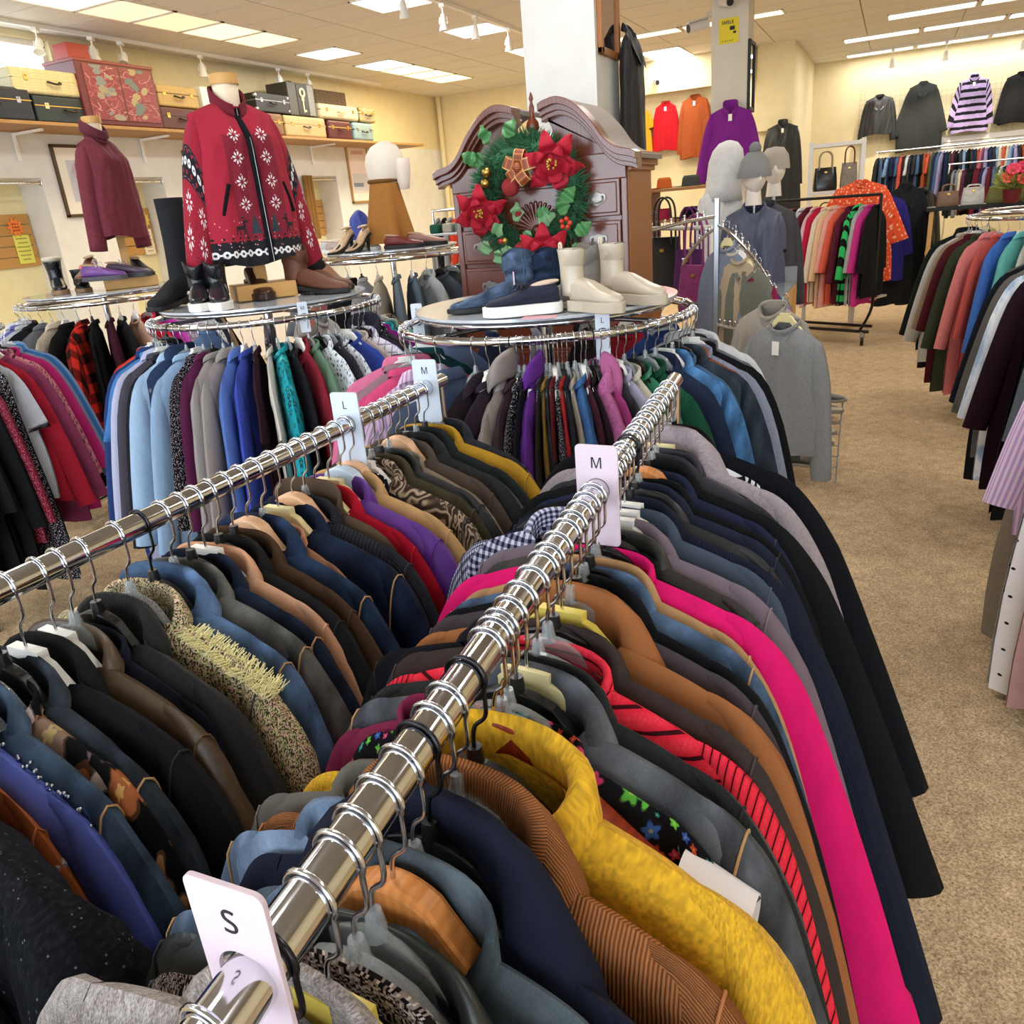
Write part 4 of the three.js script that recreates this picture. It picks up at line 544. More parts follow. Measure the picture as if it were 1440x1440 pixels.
ringRack('round chrome rack across the aisle, garments from white to yellow', 'round aisle rack with yellow top', CF, RY, 0.48, -122, 34, [
  S('cream print blouse', 'blouse', '#e3d9c2', 'cloth'), S('dark green sweater', 'sweater', '#20403b', 'knit'), S('black shirt', 'shirt', '#1e1f20', 'cloth', { len: 0.85 }), S('forest black jacket', 'jacket', '#1c2622', 'cloth', { len: 0.8 }), S('black long vest', 'vest', '#202222', 'cloth', { len: 0.9 }), S('warm white cardigan', 'cardigan', '#e6e2d8', 'knit', { len: 0.85, th: 0.026 }), S('tan striped blouse', 'blouse', '#a89278', 'cloth'), S('deep maroon tunic', 'blouse', '#5a1f28', 'cloth', { len: 0.95 }), S('olive green cardigan', 'cardigan', '#434e38', 'knit', { len: 1.0, th: 0.024 }), S('salmon pink shirt', 'shirt', '#e38a88', 'cloth', { len: 1.0, th: 0.022 }), S('coral tunic', 'blouse', '#e0645a', 'cloth', { len: 1.0 }), S('bright blue shirt', 'shirt', '#4a79d0', 'cloth', { len: 0.95, th: 0.024 }), S('aqua green shirt', 'shirt', '#6fc3bd', 'cloth', { len: 0.95, th: 0.022 }), S('white tunic', 'blouse', '#dfe3e0', 'cloth', { len: 0.8 }), S('black sweater', 'sweater', '#1d1a1d', 'cloth', { len: 0.8 }), S('maroon jacket', 'jacket', '#452028', 'cloth', { len: 0.75, th: 0.024 }), S('red and navy print top', 'tee', 'vivid', null), S('golden yellow top', 'tee', '#d8b52c', 'cloth', { th: 0.024 }), S('black polo', 'tee', '#1a1a1c', 'cloth'), S('mint green tee', 'tee', '#a4cdb8', 'cloth'), S('grey shirt', 'shirt', '#8f939c', 'cloth'),
], [S('ivory cotton blouse', 'blouse', '#ded6c4', 'cloth'), S('sand cardigan', 'cardigan', '#c4b08e', 'cloth'), S('dark print blouse', 'blouse', '#33333a', 'cloth'), S('pale yellow top', 'tee', '#e2d59a', 'cloth')], { seed: 71, top: false });
ringRack('round chrome rack across the aisle with tie dye shirt', 'round aisle rack with tie dye shirt', CG, RY, 0.46, -108, -12, [
  S('grey ribbed tunic', 'blouse', '#6f6a66', 'cloth', { len: 0.9 }), S('navy long sweater', 'sweater', '#1b2436', 'knit', { len: 0.95, th: 0.026 }), S('black and silver trimmed tunic', 'blouse', '#17191f', 'cloth', { len: 1.05, th: 0.026 }), S('striped taupe shirt', 'shirt', '#7d7670', 'rib', { len: 0.9 }), S('blue and white tie dye shirt', 'shirt', 'tiedye', null, { len: 0.98, th: 0.03 }), S('burgundy lined black jacket', 'jacket', '#2a1420', 'cloth', { len: 1.0, th: 0.024 }), S('black jersey dress', 'dress', '#17181a', 'cloth', { len: 1.1, th: 0.03, w: 0.2 }), S('smoke grey jacket', 'jacket', '#66707c', 'cloth', { len: 0.9, th: 0.024 }), S('dark ruched top', 'tee', '#25262c', 'cloth'), S('lilac purple tunic', 'blouse', '#6f62b8', 'cloth', { len: 0.95, th: 0.03 }), S('black braided sweater', 'sweater', '#1a1b1e', 'knit', { th: 0.026 }), S('teal sweater', 'sweater', '#3f7f86', 'knit'),
], null, { seed: 81, top: false });
ringRack('round chrome rack by the aisle edge with dotted dress', 'round aisle rack with dotted dress', CH, RY, 0.46, -130, -40, [
  S('grey lace long tunic', 'dress', 'greyprint', null, { len: 1.12, w: 0.2, th: 0.028 }), S('black pleated dress', 'dress', '#16171a', 'cloth', { len: 1.1, w: 0.2, th: 0.03 }), S('taupe crinkled skirt dress', 'dress', '#8f8270', 'cloth', { len: 1.15, w: 0.19, th: 0.03 }), S('pale lilac striped tunic', 'blouse', 'pinkstripe', null, { len: 0.7 }), S('white dress with black dots', 'dress', 'blackdots', null, { len: 1.15, w: 0.21, th: 0.036 }), S('dusty pink dress', 'dress', '#c99a92', 'cloth', { len: 1.15, w: 0.19 }), S('dark green long dress', 'dress', '#16302f', 'cloth', { len: 1.15, w: 0.22, th: 0.036 }), S('grey blue dress', 'dress', '#66727c', 'cloth', { len: 1.1, w: 0.2 }),
], null, { seed: 91, top: false });
divider('L', 'small white size tag standing on the boot rack ring', [CA[0] + 0.435 * Math.sin(0.72), RY, CA[1] + 0.435 * Math.cos(0.72)], MAT.tagBlue, 0.4, 0.12, 0.036);
divider('S', 'small white size tag at the far edge of the boot rack', [CA[0] + 0.435 * Math.sin(-1.5), RY, CA[1] + 0.435 * Math.cos(-1.5)], MAT.tagBlue, 0.4, 0.11, 0.036);
divider('M', 'small white size tag on the red cardigan rack ring', [CB[0] + 0.46 * Math.sin(1.0), RY, CB[1] + 0.46 * Math.cos(1.0)], MAT.tagBlue, 0.7, 0.11, 0.036);
// price tags
{
  const pt = (label, pos, turn, w = 0.04, h = 0.05) => single('price_tag', label, 'price tag', box(w, h, 0.0015), MAT.paper, pos, turn, 'white price tags');
  pt('white price tag hanging beside the hot magenta tunic', [-3.42, 0.72, -2.02], 0.9, 0.05, 0.06);
}

// ---------------------------------------------------------------- shoes
const liningM = std('#a88c74', 0.8);
function footRings(o) {
  const st = [[0, 0.55, 0.75], [0.06, 0.8, 0.95], [0.2, 0.86, 1], [0.38, 0.82, 0.92], [0.55, 0.95, 0.7], [0.72, 1, 0.5], [0.86, 0.88, 0.4], [0.95, 0.62 * o.toe, 0.32], [1, 0.25 * o.toe, 0.2]], out = [];
  for (const [t, hw, hh] of st) { const z = (t - 0.28) * o.L, w = hw * o.wd, lift = o.heel * Math.pow(1 - smooth(t / 0.65), 1), y0 = o.sole + lift, h = hh * o.up, ring = []; for (let k = 0; k < 18; k++) { const a = k / 18 * 2 * PI, c = Math.cos(a), s = Math.sin(a); ring.push([w * Math.sign(c) * Math.abs(c) ** 0.75, y0 + h * (0.5 + 0.5 * Math.sign(s) * Math.abs(s) ** 0.7), z]); } out.push(ring); }
  return out;
}
function shoe(name, label, category, pos, turn, o, upper, solem, group) {
  o = { L: 0.26, wd: 0.042, up: 0.075, sole: 0.02, heel: 0, toe: 1, H: 0, lean: 0, sw: 1, ...o };
  const t = thing(name, label, category, pos, turn, group), g = [loft(footRings(o))];
  const top = o.sole + o.heel + o.H;
  if (o.H) {
    const rings = [], n = 20, m = 9; for (let j = 0; j <= m; j++) { const v = j / m, y = o.sole + o.heel + 0.02 + v * (o.H - 0.02), r = lerp(o.wd * 0.98, o.wd * 1.15 * o.sw, v) * (1 - 0.12 * Math.sin(PI * v)) * (1 + (o.slouch ?? 0) * Math.sin(v * 22)), ring = []; for (let k = 0; k < n; k++) { const a = k / n * 2 * PI; ring.push([r * Math.cos(a), y + (j === m ? (o.notch ?? 0) * Math.cos(2 * a) : 0), -0.075 * o.L / 0.26 + (1.35 - 0.25 * v) * r * Math.sin(a) + o.lean * v]); } rings.push(ring); }
    rings.push(rings[m].map(([x, y, z]) => [x * 0.9, y - 0.004, z * 0.96])); rings.push(rings[m].map(([x, y, z]) => [x * 0.86, y - 0.05, z * 0.95]));
    g.push(loft(rings));
  }
  mesh('upper', join(g), upper, t);
  const out = footRings(o).map((r) => [Math.max(...r.map((q) => q[0])) + 0.004, r[0][2]]); const s = new THREE.Shape(); const oc = [[0, out[0][1] - 0.008], ...out, [0, out.at(-1)[1] + 0.008], ...[...out].reverse().map(([x, z]) => [-x, z])].map(([x, z]) => V(x, z, 0)); new THREE.CatmullRomCurve3(oc, true).getPoints(60).forEach((q, i) => i ? s.lineTo(q.x, q.y) : s.moveTo(q.x, q.y));
  const so = new THREE.ExtrudeGeometry(s, { depth: o.sole, bevelEnabled: true, bevelSize: 0.003, bevelThickness: 0.003, bevelSegments: 2 }).rotateX(PI / 2).translate(0, o.sole, 0); const P = so.attributes.position;
  for (let i = 0; i < P.count; i++) { const tt = P.getZ(i) / o.L + 0.28; P.setY(i, P.getY(i) + o.heel * (1 - smooth(tt / 0.65)) + 0.003); }
  so.computeVertexNormals(); mesh('sole', so, solem, t);
  if (o.heel) mesh('heel', o.thin ? cyl(0.016, 0.006, o.heel, 0, o.heel / 2, -0.24 * o.L, 12) : rbox(o.wd * 1.5, o.heel, 0.06, 0.006, 0, o.heel / 2 + 0.002, -0.2 * o.L), solem, t);
  if (!o.H) mesh('opening', new THREE.SphereGeometry(1, 18, 10).scale(o.wd * 0.66, 0.008, o.L * 0.2).rotateX(0.12).translate(0, o.sole + o.heel + o.up * 0.99, -0.1 * o.L), o.inner ?? liningM, t);
  if (o.bow) { const b = []; for (let k = 0; k < 10; k++) { const a = k * 0.63; b.push(tube([[0, 0, 0], [Math.cos(a) * 0.02, 0.014, Math.sin(a) * 0.014], [Math.cos(a) * 0.034, 0.004, Math.sin(a) * 0.026]], 0.004, 8, 5)); } mesh('bow', join(b).translate(0, o.sole + o.up * 0.78, o.L * 0.22), upper, t); }
  if (o.laces) { const b = []; for (let k = 0; k < 4; k++) { const z = o.L * (0.1 + 0.055 * k), y = o.sole + o.up * (0.96 - 0.1 * k); b.push(bar([-o.wd * 0.5, y - 0.006, z], [o.wd * 0.5, y - 0.004, z + 0.008], 0.0022, 6), bar([o.wd * 0.5, y - 0.006, z], [-o.wd * 0.5, y - 0.004, z + 0.008], 0.0022, 6)); } b.push(tube([[0, o.sole + o.up * 0.98, o.L * 0.1], [0.03, o.sole + o.up + 0.015, o.L * 0.12], [0.035, o.sole + o.up - 0.01, o.L * 0.16]], 0.002, 10, 5), tube([[0, o.sole + o.up * 0.98, o.L * 0.1], [-0.03, o.sole + o.up + 0.018, o.L * 0.11], [-0.036, o.sole + o.up - 0.01, o.L * 0.15]], 0.002, 10, 5)); mesh('laces', join(b), o.laces, t); }
  if (o.sc) t.scale.setScalar(o.sc);
  if (o.tag) mesh('price_sticker', box(0.03, 0.045, 0.001, 0.0, o.sole + o.H * 0.6, o.wd * 1.5 + 0.0), std('#e8c8d8', 0.8), t);
  if (o.elastic) mesh('pull_tab', tube([[0, top - 0.02, -0.075 - o.wd * 1.2], [0, top + 0.012, -0.075 - o.wd * 1.28], [0, top + 0.014, -0.075 - o.wd * 1.0], [0, top - 0.02, -0.075 - o.wd * 1.02]], 0.004, 14, 6), o.elastic, t);
  return t;
}
const leatherM = (c, r = 0.4) => std(c, r, 0, { map: TX.leather, bumpMap: TX.leather, bumpScale: 0.0006 });
const TOPA = RY + 0.052, inA = (a, r) => [CA[0] + Math.sin(a) * r, TOPA, CA[1] + Math.cos(a) * r];
const beige = std('#c4b7a4', 0.3), beigeSole = std('#bfb29e', 0.6);
shoe('ankle_boot', 'beige rubber chelsea ankle boot beside the navy loafer', 'boot', [-0.705, TOPA, -1.99], 1.05, { sc: 0.8, L: 0.225, H: 0.165, wd: 0.037, up: 0.075, sole: 0.028, sw: 1.0, elastic: std('#d8ccb4', 0.8) }, beige, beigeSole);
shoe('ankle_boot', 'beige rubber chelsea ankle boot at the ring edge', 'boot', [-0.635, TOPA, -2.12], 1.1, { sc: 0.8, L: 0.225, H: 0.165, wd: 0.037, up: 0.075, sole: 0.028, sw: 1.0, elastic: std('#d8ccb4', 0.8) }, beige, beigeSole);
shoe('loafer', 'navy loafer with fringe bow and thick white sole', 'shoe', [-0.83, TOPA, -1.97], -1.1, { sc: 0.86, L: 0.225, up: 0.062, sole: 0.026, bow: 1, inner: std('#cdb9a4', 0.8) }, fab('#23293f', 'fleece'), MAT.whitePlastic);
shoe('ankle_boot', 'navy denim ankle boot with white stripe behind loafer', 'boot', [-0.90, TOPA, -2.10], -0.95, { sc: 0.8, L: 0.22, H: 0.15, wd: 0.043, up: 0.07, sole: 0.012, heel: 0.02, sw: 1.05, notch: 0.012, tag: 1 }, fab('#2c3a55', 'denim'), MAT.black);
shoe('ankle_boot', 'pale blue washed ankle boot behind the navy loafer', 'boot', [-0.99, TOPA, -2.08], -1.0, { sc: 0.85, L: 0.24, H: 0.15, wd: 0.043, up: 0.065, sole: 0.01, heel: 0.015, sw: 1.05, notch: 0.012 }, fab('#5f7391', 'denim'), MAT.black);
shoe('ankle_boot', 'grey canvas ankle boot behind the beige boots', 'boot', [-0.78, TOPA, -2.14], -0.4, { sc: 0.85, L: 0.25, H: 0.16, wd: 0.043, sole: 0.015, notch: 0.01 }, fab('#9a948c', 'cloth'), beigeSole);
single('shoe_price_card', 'small pink card lying on the boot rack top', 'card', box(0.09, 0.002, 0.05), std('#dba6ae', 0.8), [-0.8, TOPA - 0.001, -1.9], 0.2);
// on the red cardigan rack
const TB = TOPA, black = leatherM('#17181b', 0.45), blackShine = leatherM('#20232a', 0.22);
shoe('knee_boot', 'tall black suede knee boot beside the red cardigan', 'boot', [-2.64, TB, -2.46], 0.3, { L: 0.25, H: 0.38, wd: 0.042, up: 0.08, sole: 0.012, heel: 0.02, sw: 1.15, lean: -0.05 }, fab('#2a2c30', 'cloth'), MAT.black);
for (const [x, z, s] of [[-2.40, -2.36, 'left'], [-2.31, -2.37, 'right']]) shoe('ankle_boot', 'shiny black ankle boot with white sole, ' + s + ' one of its pair', 'boot', [x, TB, z], 0.75, { L: 0.23, H: 0.14, wd: 0.038, up: 0.07, sole: 0.024, notch: 0.012 }, blackShine, MAT.whitePlastic, 'shiny black ankle boots');
const brownS = fab('#6d3f2a', 'velvet');
shoe('ankle_boot', 'brown suede western ankle boot beside the pine block', 'boot', [-2.16, TB, -2.74], 1.5, { L: 0.26, H: 0.15, wd: 0.043, up: 0.07, sole: 0.012, heel: 0.02, toe: 0.7, sw: 1.12, notch: 0.014 }, brownS, MAT.black, 'brown suede western boots');
shoe('ankle_boot', 'brown suede western ankle boot behind its twin', 'boot', [-2.24, TB, -2.88], 1.5, { L: 0.26, H: 0.15, wd: 0.043, up: 0.07, sole: 0.012, heel: 0.02, toe: 0.7, sw: 1.12, notch: 0.014 }, brownS, MAT.black, 'brown suede western boots');
shoe('sandal_shoe', 'dark brown strapped shoe under the red cardigan', 'shoe', [-2.38, TB, -2.66], 0.9, { L: 0.24, up: 0.06, sole: 0.02, heel: 0.05 }, leatherM('#4d2a20', 0.35), leatherM('#3a2018', 0.4));
shoe('court_shoe', 'tan pump behind the pine post', 'shoe', [-2.22, TB, -2.92], 1.2, { L: 0.24, up: 0.055, sole: 0.01, heel: 0.06 }, leatherM('#9c6a4e', 0.35), leatherM('#6a4632', 0.4));
// on the burgundy fleece rack
const TC = RY + 0.05;
shoe('ankle_boot', 'scuffed black ankle boot with cream fleece lining', 'boot', [-4.60, TC, -3.42], 0.95, { L: 0.25, H: 0.17, wd: 0.043, sole: 0.02, sw: 1.05 }, blackShine, std('#8a6a4c', 0.6), 'black boots under the burgundy fleece');
mesh('fleece_lining', new THREE.TorusGeometry(0.05, 0.014, 8, 20).rotateX(PI / 2).scale(0.9, 1, 1.3).translate(0, 0.2, -0.075), fab('#e6ddc9', 'fleece'), scene.children.at(-1));
shoe('ankle_boot', 'low black ankle boot beside the fleece lined boot', 'boot', [-4.50, TC, -3.5], 0.95, { L: 0.24, H: 0.11, wd: 0.041, sole: 0.018 }, black, std('#8a6a4c', 0.6), 'black boots under the burgundy fleece');
shoe('sneaker', 'purple lace up sneaker on a pine board', 'shoe', [-4.26, TC + 0.06, -3.42], 1.9, { L: 0.26, up: 0.07, sole: 0.02, laces: std('#e6ddf0', 0.8) }, leatherM('#7c4a9e', 0.35), std('#4a4650', 0.6), 'purple sneakers');
shoe('sneaker', 'grey purple sneaker behind the purple one', 'shoe', [-4.22, TC + 0.06, -3.56], 1.9, { L: 0.26, up: 0.07, sole: 0.02, laces: std('#cfc6d6', 0.8) }, leatherM('#5c4c64', 0.35), std('#3c3a40', 0.6), 'purple sneakers');
shoe('mule', 'brown leather mule behind the purple sneaker', 'shoe', [-4.42, TC + 0.06, -3.52], 0.5, { L: 0.25, up: 0.07, sole: 0.015, heel: 0.05 }, leatherM('#7a4a34', 0.35), MAT.black);
shoe('court_shoe', 'dark low shoe behind the stand post', 'shoe', [-4.24, TC + 0.06, -3.72], 1.2, { L: 0.24, up: 0.06, sole: 0.015, heel: 0.03 }, black, MAT.black);
// on the far rack by the highboy
const TD = 1.37 + 0.05, nude = leatherM('#d8b792', 0.35);
[[-2.98, -4.16, 'nude high heel under the tan skirt, left one'], [-2.90, -4.22, 'nude high heel under the tan skirt, right one']].forEach(([x, z, l]) => shoe('high_heel', l, 'shoe', [x, TD, z], -0.1, { L: 0.22, wd: 0.034, up: 0.045, sole: 0.006, heel: 0.09, thin: 1, toe: 0.6, inner: nude }, nude, MAT.black, 'nude high heels'));
shoe('court_shoe', 'dark red flat shoe on the far shoe rack', 'shoe', [-2.70, TD, -4.28], 1.6, { L: 0.25, up: 0.06, sole: 0.015 }, leatherM('#7a2a2a', 0.35), MAT.black);
shoe('court_shoe', 'rose beige flat shoe beside the dark red one', 'shoe', [-2.62, TD, -4.42], 1.6, { L: 0.25, up: 0.06, sole: 0.015 }, leatherM('#b3847a', 0.4), MAT.black);
for (let k = 0; k < 4; k++) shoe('sandal_shoe', ['white slip on flat shoe', 'silver flat shoe', 'blush flat shoe', 'ivory flat shoe'][k] + ' beside the nude heels', 'shoe', [-3.22 + 0.06 * k, TD, -4.34 + 0.05 * k - 0.1 * (k % 2)], 1.9, { L: 0.25, up: 0.055, sole: 0.015, inner: std('#d8c8b8', 0.8) }, leatherM(['#ece8e4', '#c4c6cc', '#d8c0b8', '#e6dfcc'][k], 0.4), MAT.whitePlastic, 'pale flat shoes');

// ---------------------------------------------------------------- torso forms wearing tops
function stand(label, pos, h, blockW = 0.22, turn = 0.4) {
  const t = thing('display_stand', label, 'display stand', pos, turn);
  mesh('base_block', rbox(blockW, 0.06, blockW * 0.8, 0.004, 0, 0.03, 0), MAT.pine, t);
  mesh('post', rbox(0.045, h - 0.06, 0.045, 0.003, 0, 0.06 + (h - 0.06) / 2, 0), MAT.pine, t);
  return t;
}
function torso(label, pos, turn, neckH) {
  const t = thing('dress_form', label, 'dress form', pos, turn);
  const prof = [[0.10, 0.05, -0.5], [0.13, 0.07, -0.42], [0.11, 0.07, -0.3], [0.12, 0.07, -0.2], [0.11, 0.055, -0.14], [0.07, 0.045, -0.09], [0.048, 0.042, -0.05], [0.046, 0.046, 0.0], [0.048, 0.048, neckH]];
  mesh('torso', loft(prof.map(([a, b, y]) => Array.from({ length: 24 }, (_, k) => [a * Math.cos(k * PI / 12), y, b * Math.sin(k * PI / 12)]))), MAT.skin, t);
  mesh('neck_cap', cyl(0.053, 0.053, 0.035, 0, neckH + 0.01, 0, 28), MAT.pine, t);
  return t;
}
// red snowflake cardigan
function canvasTex(w, h, draw) { const c = document.createElement('canvas'); c.width = w; c.height = h; const x = c.getContext('2d'); draw(x, w, h); const t = new THREE.CanvasTexture(c); t.colorSpace = THREE.SRGBColorSpace; t.wrapS = t.wrapT = THREE.RepeatWrapping; return t; }
function flake(x, cx, cy, r, col) { x.fillStyle = col; for (let k = 0; k < 8; k++) { x.save(); x.translate(cx, cy); x.rotate(k * PI / 4 + PI / 8); x.beginPath(); x.moveTo(-r * 0.1, -r * 0.24); x.lineTo(-r * 0.3, -r * 0.7); x.lineTo(-r * 0.1, -r); x.lineTo(r * 0.05, -r * 0.6); x.fill(); x.restore(); for (const [dx, dy] of [[1, 0], [-1, 0], [0, 1], [0, -1]]) x.fillRect(cx + dx * r * 1.1 - 2, cy + dy * r * 1.1 - 2, 5, 5); } }
const bodyTex = canvasTex(1024, 1024, (x, w, h) => {
  const X = (m) => (m + 0.3) / 0.6 * w, Y = (m) => (0.05 - m) / 0.75 * h, L = -0.61;
  x.fillStyle = '#a01b34'; x.fillRect(0, 0, w, h);
  x.fillStyle = '#7d172d'; x.fillRect(X(-0.1), Y(-0.14), X(0.1) - X(-0.1), h);
  x.fillStyle = '#14151c'; x.fillRect(0, Y(L + 0.095), w, h);
  for (let k = 0; k < 40; k++) { x.fillStyle = '#a01b34'; x.beginPath(); x.arc(X(-0.3 + k * 0.03), Y(L + 0.095), 8, 0, 7); x.fill(); x.fillStyle = '#14151c'; x.fillRect(X(-0.285 + k * 0.03) - 6, Y(L + 0.11), 12, 12); }
  for (let k = 0; k < 20; k++) { const cx = X(-0.285 + k * 0.03), cy = Y(L + 0.048); x.fillStyle = '#e8e6ea'; x.beginPath(); x.arc(cx, cy, 19, 0, 7); x.fill(); x.fillRect(cx - 27, cy - 5, 54, 10); x.fillStyle = '#14151c'; x.beginPath(); x.arc(cx, cy, 7, 0, 7); x.fill(); }
  for (const [mx, my] of [[-0.055, -0.14], [-0.058, -0.22], [-0.06, -0.305], [-0.06, -0.385], [0.055, -0.14], [0.058, -0.22], [0.06, -0.305], [0.06, -0.385]]) flake(x, X(mx), Y(my), 34, '#e6e2e6');
  x.fillStyle = '#f0a0b0'; const r = rng(4); for (let k = 0; k < 50; k++) x.fillRect(X(-0.2 + r() * 0.4), Y(-0.43 - r() * 0.12), 6, 6);
  const deer = (mx, f) => { x.save(); x.translate(X(mx), Y(-0.468)); x.scale(f * 0.8, 0.62); x.fillStyle = '#15161d'; x.fillRect(-44, -16, 76, 30); for (const [a, b] of [[-44, -8], [-26, 4], [16, -2], [26, 10]]) { x.beginPath(); x.moveTo(a, 10); x.lineTo(a + 10, 10); x.lineTo(a + b + 8, 58); x.lineTo(a + b, 58); x.fill(); } x.fillRect(22, -54, 16, 50); x.fillRect(28, -58, 30, 16); x.fillRect(20, -90, 5, 40); x.fillRect(34, -92, 5, 40); x.fillRect(8, -84, 30, 5); x.restore(); };
  deer(-0.093, 1); deer(0.105, -1);
  for (const mx of [-0.037, 0.04]) { x.fillStyle = '#2a3a44'; for (let k = 0; k < 3; k++) { x.beginPath(); x.moveTo(X(mx), Y(-0.42) + k * 22); x.lineTo(X(mx) - 18 - k * 9, Y(-0.42) + 46 + k * 26); x.lineTo(X(mx) + 18 + k * 9, Y(-0.42) + 46 + k * 26); x.fill(); } }
}); bodyTex.repeat.set(1 / 0.6, 1 / 0.75); bodyTex.offset.set(0.5, 0.7 / 0.75);
const sleeveTex = canvasTex(512, 1024, (x, w, h) => {
  x.fillStyle = '#981a32'; x.fillRect(0, 0, w, h); const Y = (t) => t * h; x.fillStyle = '#15161d'; x.fillRect(0, Y(0.42), w, Y(0.19)); x.fillRect(0, Y(0.95), w, h);
  for (let k = 0; k < 8; k++) { const cx = (k + 0.5) * 64; x.fillStyle = '#e3e0e6'; x.beginPath(); x.arc(cx, Y(0.515), 25, 0, 7); x.fill(); x.fillStyle = '#15161d'; x.fillRect(cx - 8, Y(0.51), 16, 12); x.fillStyle = '#a31d35'; x.beginPath(); x.arc(cx + 32, Y(0.455), 12, 0, 7); x.arc(cx + 32, Y(0.57), 12, 0, 7); x.fill(); x.fillStyle = '#8d6a86'; x.fillRect(cx - 20, Y(0.435), 40, 5); x.fillRect(cx - 20, Y(0.595), 40, 5); }
  for (let k = 0; k < 3; k++) for (const t of [0.7, 0.84]) { flake(x, (k + 0.5) * w / 3, Y(t), 50, '#e6e2e6'); x.strokeStyle = '#6e1226'; x.lineWidth = 5; x.strokeRect(k * w / 3 - 14, Y(t + 0.07) - 14, 28, 28); }
}); sleeveTex.repeat.set(1 / 0.157, 1 / 0.56); sleeveTex.offset.set(0, 1);
const knitO = { bumpMap: TX.knit, bumpScale: 0.0015, roughness: 0.95 };
const formO = { crease: 0.12, w: 0.18, drop: 0.06, len: 0.6, hem: 0.205, th: 0.115, ell: 1, rd: 0.2, flare: 0.12, sl: 0.56, splay: 0.16, sth: 0.05, cw: 0.05, fold: 0.02, nk: 0.062, nf: 0.035, nb: 0.0, crz: 0.062, no: 0.5, ah: 0.19, bow: 0.02, ns: 40, nv: 26, nt: 22, na: 20, ck: 1.1 };
{
  const p = [CB[0], 2.075, CB[1]], turn = 1.18;
  torso('headless dress form with wooden neck cap inside the red cardigan', p, turn, 0.05);
  stand('pine block stand holding the red cardigan form', [CB[0], TB, CB[1]], 0.3, 0.24, 0.9);
  const t = thing('snowflake_cardigan', 'red zip cardigan with white snowflakes and reindeer on dress form', 'cardigan', p, turn);
  const P = { ...params({ kind: 'cardigan', o: formO }, 4, true) }; P.collar = 'stand'; P.ck = 1.15;
  mesh('body', bodyGeo(P), new THREE.MeshStandardMaterial({ map: bodyTex, ...knitO }), t);
  for (const s of [-1, 1]) mesh('sleeve', sleeveGeo(P, s), new THREE.MeshStandardMaterial({ map: sleeveTex, ...knitO }), t);
  mesh('collar', collarGeo(P), new THREE.MeshStandardMaterial({ color: '#7a1c30', map: TX.knit }), t);
  const zp = []; for (let k = 0; k <= 14; k++) { const v = Math.pow(k / 14, 1.1), y = lerp(-0.045, -0.6, v), z = 0.115 * (0.82 + 0.18 * smooth(v * 4)) * (1 + 0.12 * v) * Math.max(Math.min(1, Math.sqrt(v / 0.2)), 0.5); zp.push([0, y, z + 0.003]); }
  mesh('zipper_band', tube(zp, 0.013, 40, 8), fab('#15161b', 'cloth'), t); mesh('zipper', tube(zp.map(([a, b, c]) => [a, b, c + 0.0125]), 0.0014, 40, 6), MAT.steel, t);
  for (const s of [-1, 1]) mesh('pocket_trim', tube([[s * 0.112, -0.31, 0.110], [s * 0.130, -0.36, 0.104], [s * 0.148, -0.42, 0.094]], 0.008, 14, 8), fab('#15161b', 'cloth'), t);
}
{
  const p = [CC[0] + 0.15, 2.19, CC[1] - 0.1], turn = 1.75;
  torso('headless dress form inside the burgundy fleece', p, turn, 0.06);
  stand('pine post stand holding the burgundy fleece form', [CC[0] + 0.15, TC, CC[1] - 0.1], 0.42, 0.3, 0.9);
  const t = thing('burgundy_fleece', 'burgundy quarter zip fleece pullover with high collar on dress form', 'fleece', p, turn);
  const P = params({ kind: 'sweater', o: { ...formO, len: 0.57, w: 0.165, hem: 0.19, splay: 0.1, collar: 'turtle', ck: 1.15, cw: 0.05, sl: 0.52 } }, 8, true), m = fab('#7a2c3c', 'fleece');
  mesh('body', bodyGeo(P), m, t); for (const s of [-1, 1]) mesh('sleeve', sleeveGeo(P, s), m, t); mesh('collar', collarGeo(P), fab('#652435', 'fleece'), t);
}
